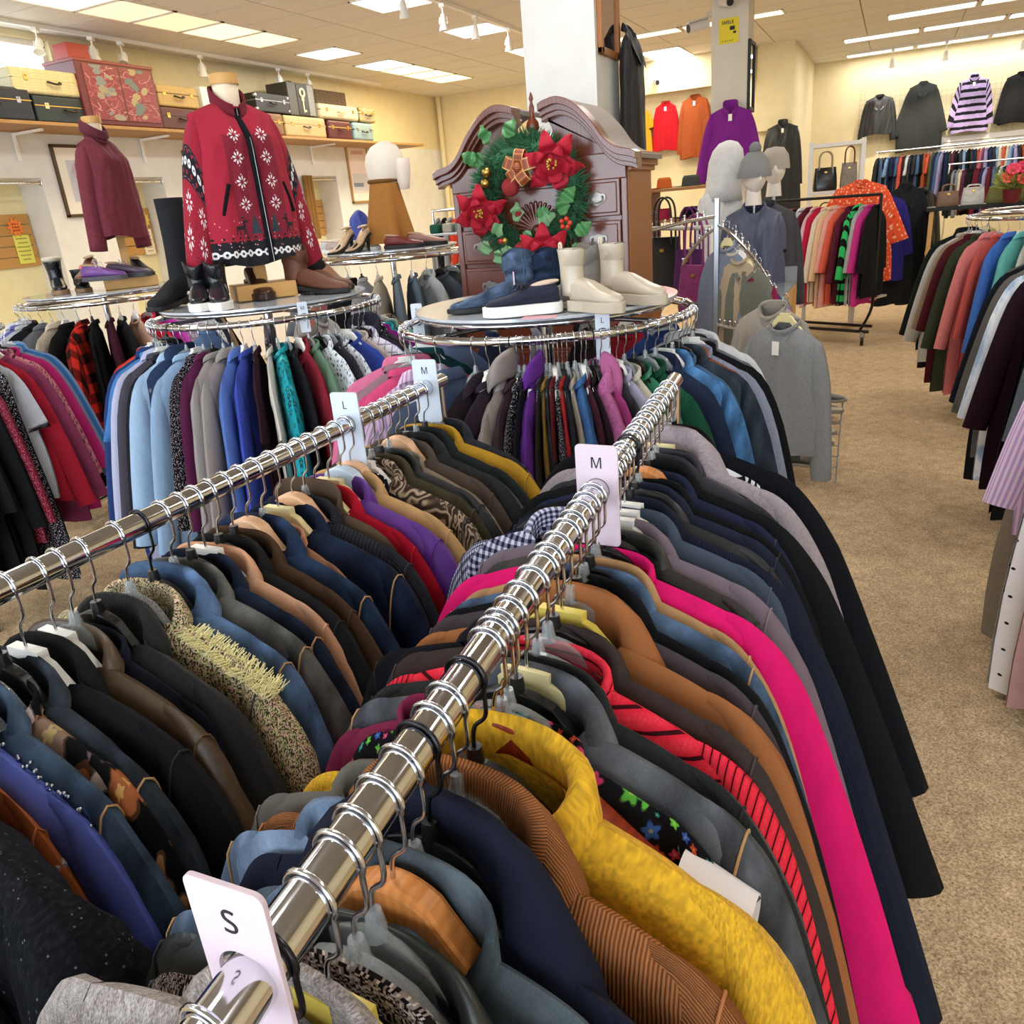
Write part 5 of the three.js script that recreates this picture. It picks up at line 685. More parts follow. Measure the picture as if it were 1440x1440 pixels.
// ivory blouse and tan skirt on a small form
{
  const c = [CD[0] + 0.02, TD, CD[1] + 0.02];
  const t = thing('skirt_form', 'ivory blouse torso form leaning above the tan skirt', 'dress form', [c[0], TD, c[2]], 0.35);
  mesh('torso', loft([[0.03, 0.03, 0.34], [0.085, 0.065, 0.37], [0.1, 0.08, 0.42], [0.115, 0.09, 0.48], [0.11, 0.085, 0.53], [0.08, 0.065, 0.575], [0.03, 0.03, 0.6]].map(([a, b, y]) => Array.from({ length: 24 }, (_, k) => [a * Math.cos(k * PI / 12) + 0.12 * (y - 0.34), y, b * Math.sin(k * PI / 12)]))), std('#eee3d4', 0.7), t);
  mesh('sleeve', loft([[0.045, 0.5], [0.05, 0.45], [0.04, 0.38], [0.03, 0.33]].map(([a, y]) => Array.from({ length: 16 }, (_, k) => [a * Math.cos(k * PI / 8) + 0.13, y, a * Math.sin(k * PI / 8) + 0.02]))), std('#e8d9cc', 0.7), t);
  mesh('post', cyl(0.012, 0.012, 0.36, 0, 0.18, 0), MAT.steel, t);
  const s = thing('tan_skirt', 'tan suede flared skirt on the display form behind the highboy rack', 'skirt', [c[0], TD, c[2]], 0.35);
  mesh('skirt_panel', grid(48, 14, (u, v) => { const a = u * 2 * PI, r = lerp(0.085, 0.15, Math.pow(v, 0.9)) * (1 + 0.2 * v * Math.sin(a * 6 + 0.6 * Math.sin(a))); return [Math.cos(a) * r, 0.38 - 0.35 * v, Math.sin(a) * r * 0.8, a * 0.1, v * 0.4]; }), fab('#b27a3f', 'cloth'), s);
  mesh('waistband', new THREE.TorusGeometry(0.086, 0.012, 8, 30).scale(1, 0.8, 1).rotateX(PI / 2).translate(0, 0.385, 0), fab('#7d5630', 'cloth'), s);
  single('blue_print_bag', 'crumpled royal blue patterned cloth bag by tan skirt', 'bag', (() => { const g = new THREE.SphereGeometry(0.1, 24, 18), P = g.attributes.position; for (let i = 0; i < P.count; i++) { const x = P.getX(i), y = P.getY(i), z = P.getZ(i), n = 1 + 0.18 * Math.sin(x * 60 + y * 40) * Math.sin(z * 50 + y * 30); P.setXYZ(i, x * 0.7 * n, y * 1.25 + 0.12, z * 0.6 * n); } g.computeVertexNormals(); return g; })(), fab('#3c4fb0', 'satin'), [-3.16, TD - 0.005, -4.6]);
}

// ---------------------------------------------------------------- wooden highboy with swan neck pediment
{
  const t = thing('highboy_dresser', 'dark cherry wood highboy dresser with swan neck pediment and finial', 'dresser', [-1.615, 0, -4.11]); t.scale.set(0.965, 0.985, 1);
  const F = 0.21, C = MAT.cherry, hw = 0.485;                       // front face at local z = F
  mesh('carcass', rbox(2 * hw - 0.02, 1.80, 0.40, 0.004, 0, 0.90, 0), C, t);
  mesh('side_panel', rbox(0.012, 1.80, 0.405, 0.003, hw - 0.004, 0.90, 0), MAT.sidewood, t);
  mesh('side_panel', rbox(0.012, 1.80, 0.405, 0.003, -hw + 0.004, 0.90, 0), MAT.sidewood, t);
  for (const s of [-1, 1]) mesh('corner_post', rbox(0.035, 1.80, 0.03, 0.008, s * (hw - 0.02), 0.90, F - 0.008), C, t);
  const bail = (x, y) => join([extrude((() => { const s = new THREE.Shape(); s.moveTo(-0.045, 0); s.bezierCurveTo(-0.05, 0.03, -0.02, 0.012, 0, 0.03); s.bezierCurveTo(0.02, 0.012, 0.05, 0.03, 0.045, 0); s.bezierCurveTo(0.05, -0.02, 0.02, -0.02, 0, -0.035); s.bezierCurveTo(-0.02, -0.02, -0.05, -0.02, -0.045, 0); return s; })(), 0.002, 0.001), tube([[-0.03, 0.005, 0.004], [-0.03, -0.01, 0.016], [0, -0.022, 0.018], [0.03, -0.01, 0.016], [0.03, 0.005, 0.004]], 0.003, 20, 6), ball(0.006, -0.03, 0.005, 0.006, 8), ball(0.006, 0.03, 0.005, 0.006, 8)]).translate(x, y, F + 0.022);
  const drawer = (x0, x1, y0, y1, hs) => { const w = x1 - x0, h = y1 - y0, cx = (x0 + x1) / 2, cy = (y0 + y1) / 2, d = mesh('drawer', join([rbox(w, h, 0.02, 0.005, cx, cy, F), rbox(w - 0.03, h - 0.03, 0.02, 0.006, cx, cy, F + 0.008)]), C, t); for (const x of hs) mesh('handle', bail(x, cy), MAT.pewter, d); };
  for (const [y0, y1] of [[1.54, 1.71], [1.35, 1.52]]) { drawer(-0.445, -0.215, y0, y1, [-0.33]); drawer(0.215, 0.445, y0, y1, [0.33]); }
  drawer(-0.2, 0.2, 1.35, 1.71, []);
  for (const [y0, y1] of [[1.14, 1.33], [0.92, 1.12], [0.68, 0.90], [0.42, 0.66], [0.14, 0.40]]) drawer(-0.445, 0.445, y0, y1, [-0.3, 0.3]);
  mesh('frieze', rbox(0.96, 0.12, 0.03, 0.006, 0, 1.765, F - 0.002), C, t);
  // shell carving
  const fan = []; for (let k = 0; k < 15; k++) { const a = lerp(0.12, PI - 0.12, k / 14); fan.push(new THREE.CapsuleGeometry(0.009, 0.10, 4, 8).scale(1, 1, 0.6).rotateZ(a - PI / 2).translate(Math.cos(a) * 0.08, 1.50 + Math.sin(a) * 0.08, F + 0.022)); }
  mesh('shell_carving', join([...fan, ball(0.028, 0, 1.5, F + 0.02)]), C, t);
  // pediment
  const curve = [[0.545, 0.0], [0.52, 0.012], [0.45, 0.03], [0.39, 0.075], [0.33, 0.155], [0.25, 0.235], [0.17, 0.27], [0.10, 0.262], [0.07, 0.25]], cv = new THREE.SplineCurve(curve.map(([x, y]) => new THREE.Vector2(x, y + 1.80))).getPoints(40);
  const band = (lo, hi, d, z) => { const s = new THREE.Shape(); cv.forEach((p, i) => { i ? s.lineTo(p.x, p.y + hi) : s.moveTo(p.x, p.y + hi); }); [...cv].reverse().forEach((p) => s.lineTo(p.x, p.y + lo)); return extrude(s, d, 0.003).translate(0, 0, z); };
  const both = (g) => { const m = g.clone().scale(-1, 1, 1), ix = m.attributes.position; for (let i = 0; i < ix.count; i += 3) for (const k of ['position', 'normal', 'uv']) { const A = m.attributes[k], n = A.itemSize; for (let c = 0; c < n; c++) { const q = A.array[(i + 1) * n + c]; A.array[(i + 1) * n + c] = A.array[(i + 2) * n + c]; A.array[(i + 2) * n + c] = q; } } return [g, m]; };
  for (const g of both(join([band(-0.015, 0.012, 0.10, F + 0.03), band(-0.04, -0.012, 0.08, F + 0.015), band(-0.06, -0.035, 0.06, F + 0.005)]))) mesh('swan_neck_moulding', g, C, t);
  for (const g of both(band(-0.01, 0.006, 0.36, -0.02))) mesh('bonnet_top', g, std('#a89c94', 0.7, 0, { map: TX.heather }), t);
  const ty = new THREE.Shape(); ty.moveTo(-0.475, 1.74); ty.lineTo(0.475, 1.74); cv.filter((p) => p.x < 0.475).forEach((p) => ty.lineTo(p.x, p.y - 0.03)); ty.lineTo(0.085, 1.99); ty.absarc(0, 1.93, 0.105, 0.9, PI - 0.9, true); [...cv].reverse().filter((p) => p.x < 0.475).forEach((p) => ty.lineTo(-p.x, p.y - 0.03));
  mesh('tympanum', extrude(ty, 0.02, 0).translate(0, 0, F - 0.02), C, t);
  for (const s of [-1, 1]) { mesh('cornice', join([rbox(0.05, 0.03, 0.42, 0.004, s * (hw + 0.03), 1.805, -0.01), rbox(0.035, 0.03, 0.42, 0.004, s * (hw + 0.018), 1.775, -0.01), rbox(0.02, 0.025, 0.42, 0.004, s * (hw + 0.008), 1.75, -0.01)]), MAT.sidewood, t); }
  mesh('finial', lathe([[0.001, 2.13], [0.006, 2.12], [0.012, 2.10], [0.006, 2.085], [0.014, 2.06], [0.012, 2.02], [0.03, 1.995], [0.034, 1.97], [0.022, 1.945], [0.012, 1.93], [0.03, 1.915], [0.034, 1.88], [0.034, 1.82]], 24).translate(0, 0, F - 0.01), C, t);
  for (const [x, z] of [[-0.44, 0.16], [0.44, 0.16], [-0.44, -0.16], [0.44, -0.16]]) mesh('foot', rbox(0.07, 0.1, 0.07, 0.01, x, 0.05, z), C, t);
}
// ---------------------------------------------------------------- Christmas wreath
{
  const t = thing('christmas_wreath', 'green Christmas wreath with red poinsettias and bow on the highboy', 'wreath', [-1.63, 1.625, -3.84]), r = rng(77); t.scale.setScalar(1.1);
  const nd = [], cone = new THREE.ConeGeometry(0.004, 0.06, 4).translate(0, 0.0275, 0), q = new THREE.Quaternion(), up = V(0, 1, 0);
  for (let k = 0; k < 3400; k++) { const a = r() * 2 * PI, b = r() * 2 * PI, R0 = 0.215, rr = 0.045 * Math.sqrt(r()), p = V(Math.cos(a) * (R0 + rr * Math.cos(b)), Math.sin(a) * (R0 + rr * Math.cos(b)), rr * Math.sin(b) * 0.8), d = V(Math.cos(a) * Math.cos(b) + (r() - 0.5), Math.sin(a) * Math.cos(b) + (r() - 0.5), Math.abs(Math.sin(b)) * 0.8 + (r() - 0.2)).normalize(); nd.push(cone.clone().applyQuaternion(q.setFromUnitVectors(up, d)).translate(p.x, p.y, p.z)); }
  mesh('pine_needles', join(nd), std('#3f7a55', 0.8), t).userData.kind = 'stuff';
  mesh('ring_core', new THREE.TorusGeometry(0.215, 0.03, 10, 40), std('#3f7a55', 0.8), t);
  const leaf = (L, W, cup, pts = 0) => grid(10, 6, (u, v) => { const w = W * Math.pow(Math.sin(PI * Math.pow(u, 0.8)), 0.85) * (1 + pts * Math.sin(u * 22)), s = v * 2 - 1; return [s * w, u * L, cup * u * u + 0.18 * W * (1 - s * s) + 0.012 * Math.sin(u * 12), u, v]; });
  const petal = leaf(0.125, 0.036, -0.02), petalS = leaf(0.085, 0.028, 0.02), red = new THREE.MeshPhysicalMaterial({ color: '#b30c2c', roughness: 0.75, sheen: 0.6, sheenColor: '#ff4a60', sheenRoughness: 0.5 }), gold = std('#d8b25a', 0.3, 0.8);
  for (const [x, y, z, n, sc, a0] of [[0.155, 0.125, 0.09, 6, 1.12, 0.3], [-0.205, -0.045, 0.09, 6, 1.05, 0.9], [0.095, -0.235, 0.09, 7, 1.1, 0.1]]) {
    const f = new THREE.Group(); f.name = 'poinsettia'; f.position.set(x, y, z); f.rotation.set(-0.1 + 0.3 * (r() - 0.5), 0.3, 0); f.scale.setScalar(sc); t.add(f);
    for (let k = 0; k < n; k++) { const p = mesh('petal', petal, red, f); p.rotation.set(0.25 + 0.25 * r(), 0, a0 + k * 2 * PI / n + 0.2 * (r() - 0.5)); }
    for (let k = 0; k < 5; k++) { const p = mesh('petal', petalS, red, f); p.rotation.set(0.55, 0, a0 + 0.5 + k * 2 * PI / 5); p.position.z = 0.008; }
    const st = []; for (let k = 0; k < 14; k++) st.push(ball(0.006, (r() - 0.5) * 0.034, (r() - 0.5) * 0.034, 0.03 + r() * 0.012, 6)); mesh('flower_centre', join(st), gold, f);
  }
  const lf = leaf(0.085, 0.03, -0.01, 0.12), lm = std('#4d8a52', 0.45), lm2 = std('#79a97a', 0.5);
  for (const [x, y, a, m] of [[-0.13, 0.235, 0.5, 0], [-0.06, 0.25, -0.6, 0], [-0.2, 0.17, 1.1, 0], [-0.17, 0.2, 2.2, 0], [0.19, -0.03, -0.7, 0], [0.13, -0.06, 1.7, 0], [0.2, -0.08, 0.3, 0], [0.24, -0.16, -1.0, 0], [0.22, -0.2, -2.2, 0], [0.2, -0.26, -2.6, 0], [-0.02, -0.09, 0.2, 1], [0.03, -0.13, 2.5, 1], [-0.1, -0.14, 0.9, 1], [-0.06, -0.2, 2.0, 1], [-0.13, -0.2, 3.0, 1], [-0.02, -0.24, 1.2, 1], [0.07, -0.1, -1.2, 1], [-0.18, -0.16, 2.6, 1]]) { const l = mesh('leaf', lf, m ? lm2 : lm, t); l.position.set(x, y, 0.075 + 0.02 * r()); l.rotation.set(0.2 * r(), 0.4 * (r() - 0.5), a); }
  const glit = std('#b4343c', 0.55, 0.2, { bumpMap: TX.fleece, bumpScale: 0.003 });
  for (const [x, y, s] of [[-0.05, 0.055, 0.04], [-0.02, -0.21, 0.036], [-0.02, -0.06, 0.018]]) mesh('red_ornament', ball(s, x, y, 0.08, 20), glit, t);
  for (const [x, y] of [[-0.16, 0.125], [-0.17, 0.08]]) mesh('gold_ornament', ball(0.022, x, y, 0.08, 16), MAT.brass, t);
  for (let k = 0; k < 5; k++) mesh('berry', ball(0.011, 0.2 + 0.02 * Math.cos(k * 1.3), -0.11 + 0.018 * Math.sin(k * 1.3), 0.09, 10), std('#d5402c', 0.4), t);
  for (let k = 0; k < 2; k++) mesh('berry', ball(0.013, -0.115 + 0.02 * k, -0.165, 0.085, 10), k ? gold : std('#c0262c', 0.4), t);
  const rib = canvasTex(64, 256, (x, w, h) => { x.fillStyle = '#9a4a2c'; x.fillRect(0, 0, w, h); for (let k = 0; k < 16; k++) { x.fillStyle = k % 2 ? '#c98a4e' : '#7c3a24'; x.fillRect(0, k * 16, w, 5); } x.fillStyle = '#d8b070'; x.fillRect(0, 0, 6, h); x.fillRect(w - 6, 0, 6, h); }), rm = new THREE.MeshStandardMaterial({ map: rib, roughness: 0.5, side: THREE.DoubleSide });
  const loop = (rad, a, x, y, z, w) => { const g = grid(24, 3, (u, v) => { const b = u * 2 * PI; return [rad * (1 - Math.cos(b)) * 0.62, (v - 0.5) * w, rad * Math.sin(b) * 0.5, v, u]; }).rotateZ(a); const l = mesh('bow_loop', g, rm, t); l.position.set(x, y, z); };
  loop(0.06, 0.2, 0.01, 0.13, 0.1, 0.05); loop(0.055, 2.7, 0.0, 0.13, 0.1, 0.05); loop(0.05, 1.4, 0.01, 0.14, 0.105, 0.045); loop(0.055, -1.0, 0.005, 0.12, 0.105, 0.05); loop(0.05, 3.7, 0.005, 0.12, 0.1, 0.045);
  mesh('bow_knot', ball(0.022, 0.005, 0.13, 0.115), rm, t);
}

// ---------------------------------------------------------------- suitcase shelf on the left wall
{
  const sh = thing('wall_shelf', 'long narrow wooden shelf carrying vintage suitcases', 'shelf', [-7.32, 2.64, -8.0]);
  mesh('shelf_board', rbox(0.54, 0.03, 9.0, 0.004, 0, 0.005, 0.1), std('#ffffff', 0.6, 0, { map: woodTex('#b08a5c', '#96713f', 0.5) }), sh);
  for (let k = 0; k < 6; k++) mesh('bracket', join([box(0.4, 0.02, 0.03, -0.05, -0.03, 0), box(0.02, 0.24, 0.03, -0.26, -0.14, 0)]).translate(0, 0, -3.6 + k * 1.5), MAT.white, sh);
}
const SY = 2.66;
// zs: extents along the wall; the case stands with its broad side to the room
function suitcase(label, z0, z1, y0, y1, mat, o = {}) {
  const w = Math.abs(z1 - z0), h = y1 - y0, d = o.d ?? 0.36, t = thing(o.name ?? 'suitcase', label, o.cat ?? 'suitcase', [o.x ?? -7.26, y0, (z0 + z1) / 2], PI / 2);
  mesh('shell', rbox(w - 0.004, h - 0.002, d, o.r ?? 0.03, 0, h / 2, 0, 3), mat, t);
  if (!o.plain) {
    mesh('seam_trim', rbox(w + 0.002, 0.012, d + 0.004, 0.005, 0, h * 0.62, 0), o.trim ?? MAT.brass, t);
    const hy = h * 0.52; mesh('handle', join([tube([[-0.06, hy, d / 2], [-0.055, hy - 0.01, d / 2 + 0.03], [0, hy - 0.02, d / 2 + 0.036], [0.055, hy - 0.01, d / 2 + 0.03], [0.06, hy, d / 2]], 0.009, 20, 8)]), o.handle ?? leatherM('#2b1c14', 0.4), t);
    for (const s of [-1, 1]) mesh('latch', join([rbox(0.04, 0.05, 0.008, 0.003, s * w * 0.33, h * 0.62, d / 2 + 0.002), ball(0.008, s * w * 0.33, h * 0.62 + 0.014, d / 2 + 0.008, 8)]), o.latch ?? MAT.brass, t);
    if (o.corners) for (const s of [-1, 1]) for (const v of [0.03, h - 0.03]) mesh('corner_cap', rbox(0.05, 0.05, 0.05, 0.02, s * (w / 2 - 0.022), v, d / 2 - 0.022), o.corners, t);
  }
  return t;
}
{
  const navy = suitcase('navy blue suitcase with round white sticker at shelf start', -4.75, -5.5, SY, 2.93, leatherM('#20273a', 0.5), { r: 0.02, latch: MAT.steel });
  mesh('round_sticker', new THREE.TorusGeometry(0.035, 0.01, 8, 24).translate(-0.14, 0.14, 0.182), MAT.white, navy);
  suitcase('dark green suitcase with brass latches under the cream case', -5.52, -6.24, SY, 2.88, leatherM('#26343a', 0.5), { r: 0.015, latch: std('#d8cba0', 0.4, 0.5) });
  suitcase('cream hard suitcase lying on top of the green one', -5.36, -6.18, 2.885, 3.1, leatherM('#ddd1a6', 0.5), { r: 0.03, trim: std('#c9bd92', 0.5) });
  const tr = suitcase('big red lacquered trunk painted with flowers', -6.02, -6.95, SY, 3.23, leatherM('#6a1f22', 0.35), { r: 0.012, plain: 1, d: 0.42, name: 'painted_trunk', cat: 'trunk' });
  const paint = canvasTex(512, 512, (x, w, h) => { x.fillStyle = '#7c2c34'; x.fillRect(0, 0, w, h); const r = rng(31); for (let k = 0; k < 160; k++) { x.strokeStyle = ['#8f3d46', '#a8625f', '#5d1f28', '#b98d84'][k % 4]; x.lineWidth = 2 + r() * 5; x.beginPath(); const a = r() * w, b = r() * h; x.moveTo(a, b); x.bezierCurveTo(a + (r() - 0.5) * 120, b + (r() - 0.5) * 80, a + (r() - 0.5) * 160, b + (r() - 0.5) * 120, a + (r() - 0.5) * 180, b + (r() - 0.5) * 160); x.stroke(); } for (let k = 0; k < 26; k++) { x.fillStyle = ['#74777c', '#5d6a6c', '#8c8470', '#9a8a62'][k % 4]; x.beginPath(); x.ellipse((k % 2 ? 0.72 : 0.28) * w + (r() - 0.5) * 120, r() * h, 18 + r() * 26, 12 + r() * 34, r() * 3, 0, 7); x.fill(); } x.fillStyle = '#4a1418'; x.fillRect(w / 2 - 5, 0, 10, h); });
  mesh('painted_doors', rbox(0.82, 0.48, 0.012, 0.004, 0.02, 0.285, 0.212), new THREE.MeshStandardMaterial({ map: paint, roughness: 0.35 }), tr);
  mesh('lid_trim', rbox(0.94, 0.03, 0.43, 0.006, 0, 0.555, 0), leatherM('#8a2a24', 0.35), tr);
  single('red_box', 'small bright red box standing on the painted trunk end', 'box', rbox(0.24, 0.14, 0.2, 0.008, 0, 0.07, 0), leatherM('#b8321f', 0.4), [-7.26, 3.232, -6.2], PI / 2);
  suitcase('tan striped suitcase on top of the brown one', -6.98, -7.56, 2.882, 3.09, leatherM('#c2a468', 0.5), { trim: leatherM('#6d3a1f', 0.5), r: 0.02 });
  suitcase('brown leather suitcase under the tan one', -6.97, -7.6, SY, 2.88, leatherM('#5c2c22', 0.4), { trim: leatherM('#3f1d16', 0.5), r: 0.02 });
  single('white_box', 'plain white carton behind the red cardigan collar', 'box', rbox(0.3, 0.22, 0.3, 0.004, 0, 0.11, 0), MAT.paper, [-7.26, 2.9, -7.8], PI / 2);
  suitcase('dark brown case hidden by the red cardigan', -7.62, -8.4, SY, 2.9, leatherM('#4a2a20', 0.4));
  suitcase('small black case with metal corners on stacked luggage', -8.5, -9.14, 2.92, 3.13, leatherM('#1b1c1e', 0.5), { r: 0.012, corners: MAT.steel, latch: MAT.steel, trim: MAT.steel });
  suitcase('honey tan suitcase with dark handle under the key trunk', -8.98, -9.84, SY, 2.91, leatherM('#c9aa72', 0.5), { r: 0.03, trim: leatherM('#a9884e', 0.5) });
  suitcase('caramel suitcase under the small black case', -8.42, -8.96, SY, 2.915, leatherM('#8a6034', 0.5));
  const key = suitcase('grey metal trunk with ornate key motif and dark border', -9.15, -9.7, 2.915, 3.3, leatherM('#4a463e', 0.5), { plain: 1, r: 0.01, d: 0.34, name: 'key_trunk', cat: 'trunk' });
  mesh('panel', rbox(0.2, 0.36, 0.01, 0.003, 0.0, 0.19, 0.172), leatherM('#26241f', 0.5), key); mesh('panel', rbox(0.12, 0.36, 0.01, 0.003, 0.18, 0.19, 0.172), leatherM('#8a877e', 0.5), key);
  mesh('key_motif', join([new THREE.TorusGeometry(0.045, 0.014, 8, 20).translate(0, 0.27, 0.18), rbox(0.022, 0.2, 0.01, 0.004, 0, 0.14, 0.18), rbox(0.06, 0.025, 0.01, 0.004, 0.02, 0.06, 0.18), rbox(0.05, 0.05, 0.01, 0.01, 0, 0.2, 0.18)]), std('#cfc39a', 0.5), key);
  mesh('handle', tube([[-0.07, 0.385, 0], [-0.05, 0.42, 0], [0.05, 0.42, 0], [0.07, 0.385, 0]], 0.008, 16, 6), MAT.blackMetal, key);
  suitcase('ivory suitcase with rounded corners over the burgundy case', -9.76, -10.68, 2.905, 3.1, leatherM('#d4c49a', 0.5), { r: 0.05, trim: std('#b9aa80', 0.5), handle: leatherM('#c9b27a', 0.5) });
  suitcase('short beige suitcase at the shelf end on the blue case', -10.7, -11.08, 2.905, 3.1, leatherM('#a99a74', 0.5), { r: 0.03, corners: MAT.brass });
  suitcase('burgundy vanity case between tan and blue luggage', -9.9, -10.44, SY, 2.9, leatherM('#5d2024', 0.4), { r: 0.03 });
  suitcase('pale blue vanity case at the shelf end', -10.5, -11.0, SY, 2.9, leatherM('#8fa8a6', 0.5), { r: 0.04, latch: MAT.steel, trim: MAT.steel });
  single('wall_tapestry', 'small brown woven tapestry hung over the ivory suitcase', 'tapestry', rbox(0.74, 0.26, 0.02, 0.004), fab('paisley'), [-7.585, 3.24, -10.75], PI / 2);
}
// pictures on the left wall
function picture(label, z0, z1, y0, y1, frameM, draw) {
  const w = Math.abs(z1 - z0), h = y1 - y0, t = thing('framed_picture', label, 'picture', [-7.585, (y0 + y1) / 2, (z0 + z1) / 2], PI / 2), f = 0.03;
  mesh('frame', join([rbox(w, f, 0.03, 0.004, 0, h / 2 - f / 2, 0), rbox(w, f, 0.03, 0.004, 0, -h / 2 + f / 2, 0), rbox(f, h, 0.03, 0.004, w / 2 - f / 2, 0, 0), rbox(f, h, 0.03, 0.004, -w / 2 + f / 2, 0, 0)]), frameM, t);
  mesh('print', box(w - f, h - f, 0.01, 0, 0, 0), new THREE.MeshStandardMaterial({ map: canvasTex(256, Math.round(256 * h / w), draw), roughness: 0.5 }), t);
}
const wash = (cols, bg, inset) => (x, w, h) => { x.fillStyle = '#efeadf'; x.fillRect(0, 0, w, h); x.fillStyle = bg; x.fillRect(w * inset, h * inset, w * (1 - 2 * inset), h * (1 - 2 * inset)); const r = rng(cols.length * 7); for (let k = 0; k < 30; k++) { x.fillStyle = cols[k % cols.length]; x.globalAlpha = 0.5; x.beginPath(); x.ellipse(w * (inset + 0.08 + r() * (0.84 - 2 * inset)), h * (inset + 0.1 + r() * (0.8 - 2 * inset)), 6 + r() * 16, 5 + r() * 14, r() * 3, 0, 7); x.fill(); } x.globalAlpha = 1; };
picture('dark framed pale blue watercolour behind the burgundy fleece', -5.95, -6.55, 1.86, 2.54, leatherM('#5a4220', 0.4), wash(['#c98a94', '#b9bccc', '#9fa6c0'], '#c9cbd6', 0.2));
picture('gold framed print behind the red cardigan sleeve', -7.66, -8.3, 1.83, 2.52, std('#a8824a', 0.4, 0.3), wash(['#b9bcc6', '#d2c6c2', '#a6adb9'], '#d8d6d6', 0.22));
picture('tall gold framed pink seascape poster by tan skirt', -10.94, -11.5, 1.84, 2.68, std('#b08a52', 0.4, 0.3), (x, w, h) => { x.fillStyle = '#e9d8d4'; x.fillRect(0, 0, w, h); x.fillStyle = '#cfd0d6'; x.fillRect(w * 0.14, h * 0.5, w * 0.72, h * 0.3); x.fillStyle = '#7f8fa6'; x.fillRect(w * 0.14, h * 0.66, w * 0.5, h * 0.07); x.fillStyle = '#d9a4a0'; x.fillRect(w * 0.2, h * 0.1, w * 0.6, h * 0.06); x.fillStyle = '#f3ece4'; x.fillRect(0, h * 0.84, w, h * 0.16); });
// alcoves: hanging bar, slat boards, signs
niches.forEach(([a, b], i) => {
  const w = Math.abs(a - b), zc = (a + b) / 2, say = ['by the dark framed picture', 'behind the burgundy fleece', 'behind the red cardigan'][i];
  const s = thing('slatwall_panel', 'tan wooden slat board in the wall alcove ' + say, 'slat board', [-7.94, 1.43, zc]);
  for (let k = 0; k < 5; k++) mesh('slat', rbox(0.018, 0.092, w - 0.03, 0.003, 0.01, 0.05 + k * 0.101, 0), MAT.slat, s);
  const r = thing('hanging_bar', 'chrome bar across the top of the alcove ' + say, 'bar', [-7.62, 2.19, zc]);
  mesh('bar', bar([0, 0, -w / 2], [0, 0, w / 2], 0.014), MAT.chrome, r); mesh('flange', join([rbox(0.05, 0.05, 0.012, 0.01, 0, 0, -w / 2 + 0.006), rbox(0.05, 0.05, 0.012, 0.01, 0, 0, w / 2 - 0.006)]), MAT.chrome, r);
});
function burst(r0, r1, n, d) { const p = []; for (let k = 0; k < 2 * n; k++) { const a = k * PI / n, r = k % 2 ? r0 : r1; p.push([Math.cos(a) * r, Math.sin(a) * r]); } return extrude(p, d).rotateY(PI / 2); }
function notice(label, z, y, w, h, bg, ink, star, starInk, sz, sy) {
  const t = thing('sale_sign', label, 'sign', [-7.915, y, z], 0);
  const pm = new THREE.MeshStandardMaterial({ roughness: 0.8, map: canvasTex(256, 384, (x, W, H) => { x.fillStyle = bg; x.fillRect(0, 0, W, H); x.fillStyle = ink; const r = rng(W + z * 10 | 0); for (let k = 0; k < 6; k++) { const lw = W * (0.4 + 0.4 * r()); for (let q = (W - lw) / 2; q < (W + lw) / 2; q += 26) x.fillRect(q, 40 + k * 56, 20, 16); } }) });
  mesh('sheet', box(w, h, 0.004).rotateY(PI / 2), pm, t);
  const s = mesh('starburst', burst(0.06, 0.095, 10, 0.004).translate(0.006, sy, sz), std(star, 0.7), t);
  mesh('starburst_marks', join([0.03, 0, -0.03].flatMap((dy, k) => [-1, 0, 1].map((q) => box(0.001, 0.016, 0.018 + 0.006 * ((q + k) % 2)).translate(0.0085, sy + dy, sz + q * 0.028)))), std(starInk, 0.7), s);
}
notice('orange starburst sign over a yellow notice on the slat board', -5.62, 1.60, 0.17, 0.27, '#e2e069', '#7f7f4a', '#f08a3c', '#b83a1c', 0.03, 0.21);
notice('yellow starburst sign over a white notice on the slat board', -7.18, 1.56, 0.15, 0.28, '#f0e4c6', '#8c8470', '#f0d060', '#d8b040', 0.0, 0.24);
single('wall_curtain', 'narrow brown curtain hanging beside the far alcove', 'curtain', grid(20, 8, (u, v) => [0.02 * Math.sin(u * 20), -v * 0.85, u * 0.22]), fab('#9c7440', 'cloth'), [-7.56, 2.24, -9.98]);
single('pink_dot_sticker', 'round pink sticker on the wall beside the black boots', 'sticker', cyl(0.045, 0.045, 0.004, 0, 0, 0, 20).rotateZ(PI / 2), std('#ef7f88', 0.7), [-7.597, 1.36, -5.97]);

